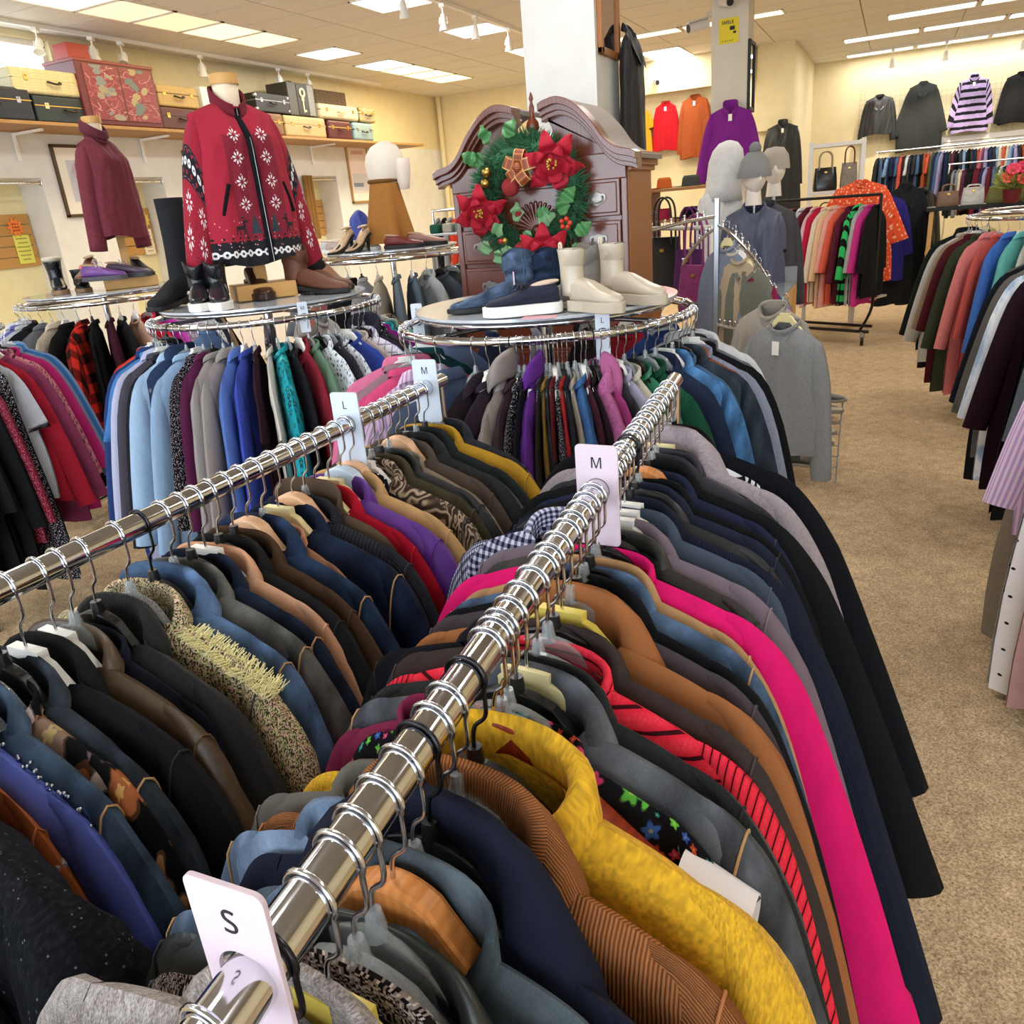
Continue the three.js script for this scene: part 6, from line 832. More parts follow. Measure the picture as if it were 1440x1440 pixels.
// ---------------------------------------------------------------- things on the pillars
{
  const t = thing('wall_mirror', 'tall oak framed mirror on the side of the white pillar', 'mirror', [-1.605, 2.94, -5.12], PI / 2);
  const w = 0.36, h = 1.14, f = 0.035; mesh('frame', join([rbox(w, f, 0.03, 0.004, 0, h / 2 - f / 2, 0.01), rbox(w, f, 0.03, 0.004, 0, -h / 2 + f / 2, 0.01), rbox(f, h, 0.03, 0.004, w / 2 - f / 2, 0, 0.01), rbox(f, h, 0.03, 0.004, -w / 2 + f / 2, 0, 0.01)]), MAT.sidewood, t);
  mesh('mirror_glass', box(w - f, h - f, 0.008, 0, 0, 0.006), std('#dcd2d6', 0.03, 1), t);
  const t2 = thing('wall_mirror', 'narrow black framed mirror on the camera pillar side', 'mirror', [-1.485, 2.66, -9.66], PI / 2);
  mesh('frame', join([rbox(0.34, 0.035, 0.03, 0.004, 0, 0.31, 0.01), rbox(0.34, 0.035, 0.03, 0.004, 0, -0.31, 0.01), rbox(0.035, 0.66, 0.03, 0.004, 0.155, 0, 0.01), rbox(0.035, 0.66, 0.03, 0.004, -0.155, 0, 0.01)]), MAT.black, t2);
  mesh('mirror_glass', box(0.3, 0.62, 0.008, 0, 0, 0.006), std('#dfe2e6', 0.03, 1), t2);
  const s = thing('smile_sign', 'yellow square SMILE camera sign on the beige pillar', 'sign', [-1.685, 3.09, -9.495]);
  mesh('sign_plate', rbox(0.2, 0.23, 0.006, 0.002), std('#e3d22a', 0.6), s); mesh('sign_text', text('SMILE', 0.03, 0.002, fontBold).translate(-0.01, 0.075, 0.003), MAT.black, s);
  mesh('camera_symbol', join([rbox(0.05, 0.035, 0.004, 0.002, 0.035, 0.02, 0.004), rbox(0.03, 0.02, 0.004, 0.002, 0.06, -0.02, 0.004)]), MAT.black, s); mesh('small_print', join([-0.06, -0.035, -0.01, 0.015, 0.04].map((x) => box(0.016, 0.01, 0.002, x, -0.09, 0.003))), std('#8a7d20', 0.6), s);
  const cam = (label, p, turn, sc = 1) => { const c = thing('security_camera', label, 'camera', p, turn); c.scale.setScalar(sc); mesh('housing', join([cyl(0.045, 0.045, 0.2, 0, 0, 0, 20).rotateX(PI / 2 + 0.2), rbox(0.1, 0.012, 0.24, 0.004, 0, 0.045, -0.01).rotateX(0.2)]), std('#d2cfca', 0.4), c); mesh('lens', cyl(0.036, 0.036, 0.01, 0, 0.1, 0, 18).rotateX(PI / 2 + 0.2), MAT.black, c); mesh('mount', bar([0, 0.02, -0.05], [0, 0.12, -0.12], 0.012), std('#d2cfca', 0.4), c); };
  cam('white bullet camera on the left side of the beige pillar', [-2.0, 3.18, -9.5], -0.9, 1.1); cam('dark lens bullet camera on the beige pillar front', [-1.70, 3.33, -9.4], 0.6); cam('small white camera on the far back wall', [-3.5, 3.2, -13.6], 0.4, 0.9);
}
function wallGarment(spec, pos, turn, o = {}) { const g = garment({ ...spec, o: { crease: 0.3, th: 0.05, ell: 1, rd: 0.12, fold: 0.05, sth: 0.04, ns: 26, nv: 16, nt: 14, na: 12, nf: 0.07, crz: 0.045, no: 0.6, ...spec.o } }, pos, turn, o.seed ?? 5, true); g.userData.label = spec.label; if (o.tag) mesh('price_tag', box(0.035, 0.06, 0.002, 0.0, -0.12, 0.062), MAT.paper, g); if (o.sx) g.scale.setScalar(o.sx); return g; }
wallGarment({ ...S('purple fleece jacket', 'jacket', '#8a1d98', 'fleece', { len: 0.66, splay: 0.2, collar: 'stand', ck: 1.4, w: 0.21 }), label: 'bright purple zip fleece jacket hung on the beige pillar' }, [-1.64, 2.40, -9.40], 0.15, { tag: 1, sx: 1.06 });
wallGarment({ ...S('red sweater', 'sweater', '#e0252f', 'knit', { len: 0.72, splay: 0.06, w: 0.17 }), label: 'bright red sweater hung on the far back wall' }, [-3.42, 2.95, -13.84], 0.1, { tag: 1, sx: 1.0 });
wallGarment({ ...S('rust shirt', 'shirt', '#a8542c', 'cloth', { len: 0.86, splay: 0.1, w: 0.2, sl: 0.66 }), label: 'rust orange button shirt hung beside the red sweater' }, [-2.96, 2.98, -13.84], 0, { tag: 1, sx: 1.05 });
wallGarment({ ...S('mustard top', 'tee', '#d8a52c', 'cloth', { len: 0.8 }), label: 'mustard yellow top partly hidden beside the red sweater' }, [-3.86, 2.9, -13.84], 0);
wallGarment({ ...S('black puffer coat', 'coat', '#1b1d1c', 'puffer', { len: 1.35, splay: 0.08, w: 0.23, hem: 0.3, quilt: 0.012, collar: 'stand', ck: 1.3, sl: 0.75, th: 0.08 }), label: 'long black quilted puffer coat hung on the back wall corner' }, [-1.62, 2.44, -13.73], 0.1, { tag: 1 });
wallGarment({ ...S('black evening coat', 'coat', '#121214', 'velvet', { len: 1.25, splay: 0.04, w: 0.15, hem: 0.18, sl: 0.7 }), label: 'black velvet coat hanging behind the oak mirror' }, [-1.53, 2.56, -5.36], PI / 2, {});
// ---------------------------------------------------------------- jacket wall
{
  const g = []; for (let k = 0; k <= 30; k++) g.push(bar([-0.7 + k * 0.08, 2.1, 0], [-0.7 + k * 0.08, 3.17, 0], 0.003, 5)); for (let k = 0; k <= 13; k++) g.push(bar([-0.72, 2.1 + k * 0.082, 0.004], [1.75, 2.1 + k * 0.082, 0.004], 0.003, 5));
  single('wire_grid_panel', 'white wire grid panel behind the wall jackets', 'grid panel', join(g), std('#b9b2a2', 0.5, 0.3), [0, 0, -16.93]);
  const s = thing('slatwall_panel', 'white slat wall boards below the jacket grid', 'slat board', [1.3, 1.7, -16.96]); for (let k = 0; k < 4; k++) mesh('slat', rbox(1.7, 0.09, 0.03, 0.004, 0, 0.05 + k * 0.1, 0), MAT.white, s);
  wallGarment({ ...S('moto jacket', 'jacket', '#18191b', 'leather', { len: 0.6, splay: 0.12, w: 0.22, collar: 'lapel' }), label: 'short black leather biker jacket on the wire grid' }, [-0.38, 2.88, -16.85], 0, { sx: 1.05 });
  wallGarment({ ...S('charcoal cape', 'coat', '#303231', 'cloth', { len: 1.08, splay: 0.2, w: 0.22, hem: 0.36, sl: 0.7, cw: 0.12 }), label: 'long charcoal wool cape coat on the wire grid' }, [0.29, 3.0, -16.85], 0, {});
  wallGarment({ ...S('striped fleece', 'jacket', 'puffstripe', null, { len: 0.84, splay: 0.14, w: 0.23, hem: 0.28, collar: 'stand', ck: 1.4, sl: 0.62, cw: 0.07 }), label: 'lilac and black striped fluffy jacket on the wire grid' }, [1.05, 2.98, -16.85], 0, { tag: 1 });
  wallGarment({ ...S('black wall jacket', 'jacket', '#1a1b1c', 'cloth', { len: 0.76, splay: 0.14, w: 0.23, hem: 0.28, collar: 'fold', sl: 0.62 }), label: 'plain black jacket with cream lining on the wire grid' }, [1.74, 2.96, -16.85], 0, {});
}
// rails of clothes along the jacket wall
const PAL = [['black', '#17181b'], ['charcoal', '#33353b'], ['navy', '#232f4c'], ['denim blue', '#4f6a90'], ['plum', '#5c2844'], ['sky blue', '#86a9cf'], ['white', '#dfe1e4'], ['lavender', '#a49ac2'], ['burgundy', '#67202e'], ['grey', '#84888f'], ['teal', '#2f6b70'], ['rust', '#a4532c'], ['coral', '#d9604f'], ['cream', '#dccfb4'], ['olive', '#55593c'], ['rose', '#c06a86']];
const randomSpecs = (n, seed, kinds, bias, len) => { const r = rng(seed), out = []; for (let k = 0; k < n; k++) { const c = PAL[Math.floor(Math.pow(r(), bias) * PAL.length)], kd = kinds[Math.floor(r() * kinds.length)]; out.push(S(c[0] + ' ' + KIND[kd].cat, kd, c[1], 'cloth', { len: len ?? 0.7, th: 0.03 })); } return out; };
function straightRail(name, label, where, a, b, h, specs, post = true, o = {}) {
  const t = thing(name, label, 'clothes rack', [a[0], 0, a[1]]); const dx = b[0] - a[0], dz = b[1] - a[1];
  mesh('rail', bar([0, h, 0], [dx, h, dz], 0.014, 12), o.mat ?? MAT.chrome, t);
  if (post) for (const u of [0.01, 0.99]) { mesh('post', bar([dx * u, 0, dz * u], [dx * u, h, dz * u], 0.014, 12), o.mat ?? MAT.chrome, t); mesh('foot', bar([dx * u - 0.0, 0.015, dz * u - 0.25], [dx * u, 0.015, dz * u + 0.25], 0.014, 10), o.mat ?? MAT.chrome, t); }
  const ang = Math.atan2(dx, dz);
  hang(specs, where, 'garments on ' + where, (i) => { const u = (i + 0.6) / (specs.length + 0.2); return { pos: [a[0] + dx * u, h, a[1] + dz * u], turn: ang + PI + (hash(i, 5, specs.length) - 0.5) * 0.3 }; }, { hi: false, hangers: o.hangers, small: true, kinds: ['white', 'clear', 'black'], seed: h * 100 | 0 });
  return t;
}
straightRail('clothes_rail', 'long chrome rail below the wall jackets', 'upper rail below the wall jackets', [-0.35, -15.9], [2.1, -15.75], 1.93, [...randomSpecs(14, 3, ['blouse', 'tee'], 1.9, 0.62), ...randomSpecs(34, 8, ['shirt', 'blouse', 'tee', 'jacket'], 0.95, 0.78)]);
straightRail('clothes_rail', 'shorter chrome rail under the upper wall rail', 'lower rail below the wall jackets', [0.72, -15.1], [2.2, -15.0], 1.64, randomSpecs(30, 15, ['blouse', 'tee', 'shirt'], 1.2, 0.66));
straightRail('clothes_rail', 'chrome rail full of dark clothes in the far left corner', 'far corner rail behind tan skirt', [-4.5, -7.9], [-3.1, -8.2], 1.62, [S('grey long coat', 'coat', '#8e9098', 'cloth', { th: 0.03 }), S('black jacket', 'jacket', '#1a1b1e', 'cloth', { th: 0.03 }), S('silver grey jacket', 'jacket', '#a5a9b0', 'cloth', { th: 0.03 }), S('orange red blouse', 'blouse', '#e04a30', 'cloth', { th: 0.05 }), S('scarlet print blouse', 'blouse', '#c2382c', 'cloth', { th: 0.03 }), ...randomSpecs(14, 21, ['jacket', 'cardigan'], 3, 0.7)]);
// rolling rack by the aisle end
{
  const a = [-1.18, -9.25], b = [-0.12, -8.72], h = 1.42;
  const t = straightRail('rolling_clothes_rack', 'black rolling clothes rack with casters at the aisle end', 'the rolling rack', a, b, h, [
    S('light blue shirt', 'shirt', '#b3cbe0', 'cloth', { th: 0.03, len: 0.95 }), S('white shirt', 'shirt', '#e3e6ea', 'cloth', { th: 0.03, len: 0.9 }), S('black top', 'tee', '#1c1d20', 'cloth', { th: 0.03, len: 0.85 }), S('coral striped blouse', 'blouse', '#d8625c', 'cloth', { th: 0.026, len: 0.85 }), S('black cardigan', 'cardigan', '#1e1f22', 'cloth', { th: 0.03, len: 0.9 }), S('white long shirt', 'shirt', '#e6eaea', 'cloth', { th: 0.03, len: 0.95 }), S('maroon jacket', 'jacket', '#6a2434', 'cloth', { th: 0.03, len: 0.8 }), S('pale pink shirt', 'shirt', '#e6c6cc', 'cloth', { th: 0.028, len: 0.95 }), S('crimson blouse', 'blouse', '#c9254a', 'cloth', { th: 0.034, len: 0.92 }), S('ivory cardigan', 'cardigan', '#efe2d0', 'cloth', { th: 0.03, len: 0.9 }), S('peach shirt', 'shirt', '#f0c9a0', 'cloth', { th: 0.03, len: 0.95 }), S('blush pink blouse', 'blouse', '#efb3a8', 'cloth', { th: 0.034, len: 0.95 }), S('coral blouse', 'blouse', '#ee6a50', 'cloth', { th: 0.03, len: 0.92 }), S('plum cardigan', 'cardigan', '#5f2036', 'cloth', { th: 0.03, len: 0.9 }), S('green striped shirt', 'shirt', 'greenstripe', null, { th: 0.034, len: 0.92 }), S('grey tunic', 'blouse', '#b4b8ba', 'cloth', { th: 0.03, len: 0.92 }), S('magenta blouse', 'blouse', '#d63a92', 'cloth', { th: 0.032, len: 0.92 }), S('black blouse', 'blouse', '#1a1a1c', 'cloth', { th: 0.03, len: 0.85 }),
  ], false, { mat: MAT.blackMetal });
  const d = [b[0] - a[0], b[1] - a[1]];
  for (const u of [0, 1]) { mesh('post', tube([[d[0] * u, h, d[1] * u], [d[0] * u, 0.5, d[1] * u], [d[0] * (u ? 0.97 : 0.03), 0.3, d[1] * (u ? 0.97 : 0.03)], [d[0] * (u ? 0.9 : 0.1), 0.14, d[1] * (u ? 0.9 : 0.1)]], 0.014, 24, 8), MAT.blackMetal, t); const c = mesh('caster', join([cyl(0.045, 0.045, 0.03, 0, 0, 0, 18).rotateZ(PI / 2)]), MAT.black, t); c.position.set(d[0] * (u ? 0.93 : 0.07), 0.046, d[1] * (u ? 0.93 : 0.07)); mesh('caster_fork', rbox(0.05, 0.06, 0.05, 0.006, 0, 0.06, 0), MAT.steel, c); }
  mesh('base_bar', bar([0.05, 0.14, 0.0], [d[0] * 0.98, 0.14, d[1]], 0.016), MAT.blackMetal, t);
  mesh('base_bar', bar([0.1, 0.14, -0.35], [d[0] * 1.0, 0.14, d[1] - 0.35], 0.016), MAT.blackMetal, t);
  mesh('lower_shelf', rbox(1.1, 0.02, 0.35, 0.004).rotateY(-Math.atan2(d[1], d[0])).translate(d[0] / 2 + 0.08, 0.45, d[1] / 2 - 0.16), std('#b9b4ae', 0.5), t);
  wallGarment({ ...S('orange print blouse', 'blouse', 'orangeprint', null, { len: 0.98, splay: 0.3, w: 0.25, hem: 0.34, sl: 0.5, cw: 0.12, th: 0.06 }), label: 'bright orange patterned kimono blouse behind the rolling rack' }, [-0.32, 1.56, -9.25], 0.1, {});
  wallGarment({ ...S('dark coat on hook', 'coat', '#26292c', 'cloth', { len: 1.2, w: 0.2, sl: 0.6 }), label: 'long dark grey coat hanging right of the orange kimono' }, [0.1, 1.48, -9.7], 0.5, {});
  wallGarment({ ...S('black dress', 'coat', '#1d1f22', 'satin', { len: 1.15, w: 0.2, sl: 0.6 }), label: 'black satin coat beside the long dark grey coat' }, [0.27, 1.42, -9.9], 0.9, {});
  wallGarment({ ...S('indigo top', 'blouse', '#35308a', 'cloth', { len: 0.85, w: 0.2 }), label: 'indigo blouse between orange kimono and grey coat' }, [-0.08, 1.4, -9.5], 0.4, {});
}

// ---------------------------------------------------------------- four way rack, figures, counter, bags
{
  const c = [-0.85, -4.52], t = thing('four_way_clothes_rack', 'chrome four way rack with sloping waterfall arms', 'clothes rack', [c[0], 0, c[1]]);
  mesh('post', rbox(0.028, 1.5, 0.028, 0.004, 0, 0.8, 0), MAT.steel, t);
  const pegG = join([cyl(0.0055, 0.0055, 0.03, 0, 0.014, 0, 8), ball(0.008, 0, 0.03, 0, 8)]);
  const wf = (dx, dz, h0, h1, n) => { const a = [0, h0, 0], b = [dx, h1, dz], pts = []; for (let k = 0; k <= 10; k++) { const u = k / 10; pts.push([dx * u, lerp(h0, h1, u * u * 0.6 + u * 0.4), dz * u]); } const arm = mesh('waterfall_arm', tube(pts, 0.009, 24, 8), MAT.chrome, t); for (let k = 1; k <= n; k++) { const q = pts[Math.round(k / n * 10)]; mesh('peg', pegG, MAT.chrome, arm).position.set(...q); } };
  wf(0.38, 0.28, 1.42, 1.02, 8); wf(-0.3, 0.2, 1.46, 1.42, 6); wf(0.2, 0.42, 0.9, 0.94, 5); wf(-0.25, -0.3, 1.4, 1.2, 6);
  for (let k = 0; k < 4; k++) { const a = k * PI / 2 + 0.5; mesh('leg', bar([0, 0.06, 0], [Math.cos(a) * 0.42, 0.03, Math.sin(a) * 0.42], 0.014), MAT.steel, t); }
  const W = 'the four way rack';
  const fs = [['light blue grey cardigan', 'cardigan', '#8c95a8', 'heather', 0.06, 0.02, 1.42], ['cream knit cardigan', 'cardigan', '#d9d0be', 'knit', 0.10, 0.05, 1.40], ['tan long cardigan', 'cardigan', '#cdb79a', 'knit', 0.14, 0.10, 1.36], ['olive grey shirt', 'shirt', '#75766a', 'cloth', 0.18, 0.14, 1.32], ['raspberry cardigan', 'cardigan', '#a22c58', 'knit', 0.22, 0.17, 1.28], ['denim blue cardigan', 'cardigan', '#38548a', 'knit', 0.25, 0.19, 1.24], ['orchid lace top', 'tee', '#b57ab6', 'cloth', 0.29, 0.22, 1.18], ['grey marl hoodie', 'hoodie', '#8f9096', 'heather', 0.33, 0.25, 1.12]];
  const specs = fs.map(([d, k, col, f]) => S(d, k, col, f, { th: 0.02, w: 0.2 }));
  hang(specs, W, 'garments on the four way rack', (i) => ({ pos: [c[0] + fs[i][4], fs[i][6], c[1] + fs[i][5]], turn: -0.75 }), { hi: false, hangers: true, small: true, kinds: ['cream', 'clear', 'white'], seed: 7 });
  const pos = [-0.40, 1.04, -3.72];
  const g = wallGarment({ ...S('grey sweater', 'sweater', '#9a9b9d', 'heather', { len: 0.6, splay: 0.1, w: 0.2, sl: 0.55, th: 0.055, nf: 0.05 }), label: 'grey marl crew neck sweater facing out at the rack end' }, pos, -0.5, { tag: 1, seed: 14 });
  hanger('cream', [pos[0], pos[1] + 0.095, pos[2]], -0.5, true, 'grey marl crew neck sweater', W);
  wallGarment({ ...S('oat sweater', 'cardigan', '#bdb4a8', 'knit', { len: 0.62, splay: 0.12, w: 0.2 }), label: 'oatmeal knit cardigan hanging just behind the grey sweater' }, [-0.47, 1.1, -3.86], -0.5, { seed: 15 });
  wallGarment({ ...S('white hoodie', 'hoodie', '#f0f0f1', 'cloth', { len: 0.85, splay: 0.05, w: 0.2, hem: 0.24, th: 0.11, sl: 0.6, collar: 'band' }), label: 'white hooded sweatshirt worn by a standing form' }, [-1.12, 1.62, -6.1], 0.9, { seed: 16 });
  single('raised_hood', 'raised white hood above the sweatshirt on the standing form', 'hood', loft([[0.15, 0.13, -0.06, 0], [0.125, 0.12, 0.03, 0.01], [0.12, 0.135, 0.12, 0.025], [0.115, 0.135, 0.2, 0.035], [0.095, 0.115, 0.27, 0.045], [0.06, 0.07, 0.315, 0.05], [0.015, 0.02, 0.33, 0.05]].map(([a, b, y, cx]) => Array.from({ length: 28 }, (_, k) => { const q = k * PI / 14, f = Math.sin(q) > 0.3 ? 1 - 0.25 * (Math.sin(q) - 0.3) : 1; return [a * Math.cos(q) + cx, y, b * Math.sin(q) * f]; }))), fab('#f0f0f1', 'cloth'), [-1.11, 1.57, -6.1], 0.9);
}
function headForm(label, pos, turn, hat) {
  const t = thing('hat_display_bust', label, 'display bust', pos, turn), g = new THREE.SphereGeometry(1, 28, 22), P = g.attributes.position;
  for (let i = 0; i < P.count; i++) { const x = P.getX(i), y = P.getY(i), z = P.getZ(i), jaw = y < 0 ? 1 - 0.35 * y * y : 1, nose = 0.02 * Math.exp(-((x / 0.18) ** 2) - (((y + 0.12) / 0.2) ** 2)) * (z > 0 ? 1 : 0), eye = 0.01 * (Math.exp(-(((Math.abs(x) - 0.35) / 0.15) ** 2) - ((y - 0.05) / 0.12) ** 2)) * (z > 0 ? 1 : 0); P.setXYZ(i, x * 0.075 * jaw, y * 0.115 + 0.13, z * 0.095 * jaw + nose - eye); }
  g.computeVertexNormals(); mesh('head', g, std('#efe6dc', 0.5), t); mesh('neck', cyl(0.045, 0.055, 0.1, 0, 0.0, -0.01), std('#efe6dc', 0.5), t);
  if (hat === 'beanie') { const b = mesh('beanie', lathe([[0.001, 0.13], [0.05, 0.12], [0.09, 0.07], [0.105, 0.01], [0.106, -0.03], [0.112, -0.035], [0.112, 0.0]], 28).translate(0, 0.16, -0.005), fab('#b9babb', 'knit'), t); mesh('pompom', ball(0.04, 0, 0.305, 0, 12), fab('#9a9b9c', 'fleece'), b); }
  if (hat === 'cap') mesh('cap', lathe([[0.001, 0.12], [0.06, 0.11], [0.095, 0.06], [0.104, 0.0], [0.106, -0.03]], 28).translate(0, 0.16, -0.01), fab('#e0d5c8', 'knit'), t);
}
headForm('white mannequin head wearing a grey pompom beanie', [-0.87, 1.52, -5.94], 0.5, 'beanie');
headForm('white mannequin head wearing a cream knit cap', [-0.8, 1.56, -6.4], 0.2, 'cap');
{
  const p = [-0.87, 1.49, -5.94];
  wallGarment({ ...S('blue grey shirt', 'shirt', '#565c76', 'satin', { len: 0.66, splay: 0.1, w: 0.19, th: 0.1, sl: 0.2 }), label: 'slate blue satin blouse on the beanie mannequin' }, p, 0.1, { seed: 22 });
  wallGarment({ ...S('dark cardigan', 'cardigan', '#5b5a60', 'knit', { len: 0.7, splay: 0.12, w: 0.215, th: 0.085 }), label: 'charcoal open cardigan behind the slate blue blouse' }, [p[0] + 0.06, p[1] + 0.005, p[2] - 0.1], 0.25, { seed: 23 });
  const st = thing('mannequin_stand', 'steel pole stand carrying the beanie mannequin', 'display stand', [p[0], 0, p[2] - 0.01]);
  mesh('pole', cyl(0.015, 0.015, 1.5, 0, 0.75, 0), MAT.steel, st); mesh('base_plate', cyl(0.16, 0.17, 0.015, 0, 0.008, 0, 28), MAT.steel, st);
  const st2 = thing('mannequin_stand', 'steel pole stand carrying the white hoodie form', 'display stand', [-1.12, 0, -6.1]);
  mesh('pole', cyl(0.015, 0.015, 1.55, 0, 0.775, 0), MAT.steel, st2); mesh('base_plate', cyl(0.16, 0.17, 0.015, 0, 0.008, 0, 28), MAT.steel, st2);
  const st3 = thing('mannequin_stand', 'slim pole stand below the cream cap head', 'display stand', [-0.8, 0, -6.4]);
  mesh('pole', cyl(0.012, 0.012, 1.54, 0, 0.77, 0), MAT.steel, st3); mesh('base_plate', cyl(0.14, 0.15, 0.015, 0, 0.008, 0, 28), MAT.steel, st3);
}
// oak glass counter
{
  const t = thing('display_counter', 'pale oak display counter with glass top', 'counter', [-0.82, 0, -5.5], 0.0), w = 0.5, d = 0.9;
  mesh('plinth', rbox(w, 0.12, d, 0.006, 0, 0.06, 0), MAT.oak, t); mesh('back_panel', rbox(w, 0.82, 0.02, 0.003, 0, 0.53, -d / 2 + 0.01), MAT.oak, t);
  mesh('front_panel', rbox(w - 0.06, 0.66, 0.018, 0.003, 0, 0.47, d / 2 - 0.03), MAT.oak, t);
  for (const [x, z] of [[-1, -1], [1, -1], [-1, 1], [1, 1]]) mesh('corner_post', rbox(0.035, 0.84, 0.035, 0.003, x * (w / 2 - 0.018), 0.52, z * (d / 2 - 0.018)), MAT.oak, t);
  for (const z of [-1, 1]) mesh('top_rail', rbox(w, 0.03, 0.03, 0.003, 0, 0.935, z * (d / 2 - 0.015)), MAT.oak, t); for (const x of [-1, 1]) { mesh('top_rail', rbox(0.03, 0.03, d, 0.003, x * (w / 2 - 0.015), 0.935, 0), MAT.oak, t); mesh('side_panel', rbox(0.016, 0.8, d - 0.06, 0.003, x * (w / 2 - 0.03), 0.5, 0), MAT.oak, t); }
  mesh('glass_top', box(w, 0.008, d, 0, 0.955, 0), MAT.clear, t); mesh('glass_back', box(w, 0.1, 0.008, 0, 1.01, -d / 2 + 0.02), MAT.clear, t);
}
// handbags
function bag(label, pos, turn, w, h, d, mat, o = {}) {
  const t = thing('handbag', label, 'handbag', pos, turn), P0 = loft([[1, 1, 0], [1.04, 1.05, 0.15], [1, 0.95, 0.5], [0.92, 0.7, 0.85], [0.9, 0.55, 1]].map(([a, b, y]) => Array.from({ length: 28 }, (_, k) => { const q = k / 28 * 2 * PI, c = Math.cos(q), s = Math.sin(q); return [a * w / 2 * Math.sign(c) * Math.abs(c) ** 0.4, y * h, b * d / 2 * Math.sign(s) * Math.abs(s) ** 0.4]; })));
  mesh('bag_body', toCreasedNormals(P0, 0.9), mat, t); const H = o.handle ?? 0.16;
  for (const s of o.one ? [0] : [-1, 1]) mesh('handle', tube([[-w * 0.28, h * 0.9, s * d * 0.28], [-w * 0.25, h + H * 0.75, s * d * 0.28], [0, h + H, s * d * 0.28], [w * 0.25, h + H * 0.75, s * d * 0.28], [w * 0.28, h * 0.9, s * d * 0.28]], 0.007, 24, 7), o.hm ?? mat, t);
  if (!o.plain) mesh('clasp', rbox(0.03, 0.02, 0.01, 0.003, 0, h * 0.8, d * 0.42), MAT.brass, t);
  return t;
}
{
  const t = thing('bag_shelf_unit', 'white open frame shelf unit holding handbags', 'shelf unit', [-0.62, 0, -10.1], 0.1);
  for (const [x, z] of [[-1, -1], [1, -1], [-1, 1], [1, 1]]) mesh('post', rbox(0.045, 1.97, 0.045, 0.004, x * 0.26, 0.985, z * 0.16), MAT.white, t);
  for (const y of [0.3, 0.95, 1.45, 1.93]) mesh('shelf', rbox(0.56, 0.04, 0.36, 0.004, 0, y, 0), MAT.white, t);
  bag('black patent handbag on the white shelf unit', [-0.72, 1.47, -10.05], 0.2, 0.24, 0.24, 0.12, leatherM('#14161c', 0.2), { hm: leatherM('#c9b79a', 0.5) });
  bag('taupe leather tote on the white shelf unit', [-0.48, 1.47, -10.08], 0.1, 0.17, 0.27, 0.12, leatherM('#a39686', 0.5), { hm: leatherM('#8c5a4a', 0.5) });
  bag('patterned small bag on the lower white shelf', [-0.70, 0.97, -10.05], 0.1, 0.22, 0.22, 0.12, fab('paisley')); bag('olive small bag on the lower white shelf', [-0.48, 0.97, -10.05], 0.1, 0.18, 0.2, 0.12, leatherM('#7d7450', 0.5));
  // shelf of bags before the jacket wall
  const s = thing('bag_table', 'low shelf with handbags before the jacket wall rails', 'shelf', [1.05, 0, -9.6], -0.05); mesh('shelf', rbox(1.5, 0.035, 0.35, 0.004, 0, 1.22, 0), MAT.blackMetal, s); for (const x of [-0.7, 0.7]) mesh('leg', rbox(0.04, 1.2, 0.3, 0.004, x, 0.6, 0), MAT.oak, s); mesh('lower_shelf', rbox(1.45, 0.03, 0.33, 0.004, 0, 0.8, 0), MAT.oak, s);
  bag('brown satchel with top handles beside the white clutch', [0.48, 1.24, -9.58], 0.05, 0.2, 0.14, 0.1, leatherM('#8a6a50', 0.45), { handle: 0.06 }); bag('white clutch bag beside the brown satchel', [0.70, 1.24, -9.58], 0, 0.2, 0.16, 0.06, leatherM('#e6e4de', 0.45), { handle: 0.02 }); bag('olive green barrel bag on the low shelf', [0.98, 1.24, -9.58], 0, 0.32, 0.15, 0.14, leatherM('#7c7c34', 0.5), { handle: 0.05 }); bag('white and grey handbag below the flowers', [1.3, 1.24, -9.58], 0, 0.28, 0.17, 0.14, leatherM('#d9dad8', 0.5), { handle: 0.05 });
  // hanging bags by the highboy
  bag('magenta leather tote hanging beside the highboy', [-1.10, 0.86, -5.2], -0.5, 0.26, 0.3, 0.09, leatherM('#a23a7e', 0.45), { handle: 0.3 }); bag('purple cloth shoulder bag behind the magenta tote', [-1.2, 0.9, -5.45], -0.4, 0.22, 0.34, 0.09, fab('#6a3a72', 'cloth'), { handle: 0.26 }); bag('black leather shoulder bag beside the highboy side', [-1.4, 0.9, -5.6], -0.3, 0.24, 0.42, 0.1, leatherM('#1b1c20', 0.35), { handle: 0.25 }); bag('mauve hobo bag under the hats shelf', [-1.55, 0.9, -5.8], -0.3, 0.2, 0.36, 0.1, leatherM('#8d5a68', 0.45), { handle: 0.22 });
  const r = thing('bag_rail', 'white and chrome rail for hanging bags beside the highboy', 'rail', [-1.3, 0, -5.5]); mesh('rail', bar([-0.6, 1.38, -0.45], [0.3, 1.38, 0.35], 0.014), MAT.white, r); mesh('post', bar([-0.6, 0, -0.45], [-0.6, 1.38, -0.45], 0.014), MAT.white, r); mesh('post', bar([0.3, 0, 0.35], [0.3, 1.38, 0.35], 0.014), MAT.white, r);
}
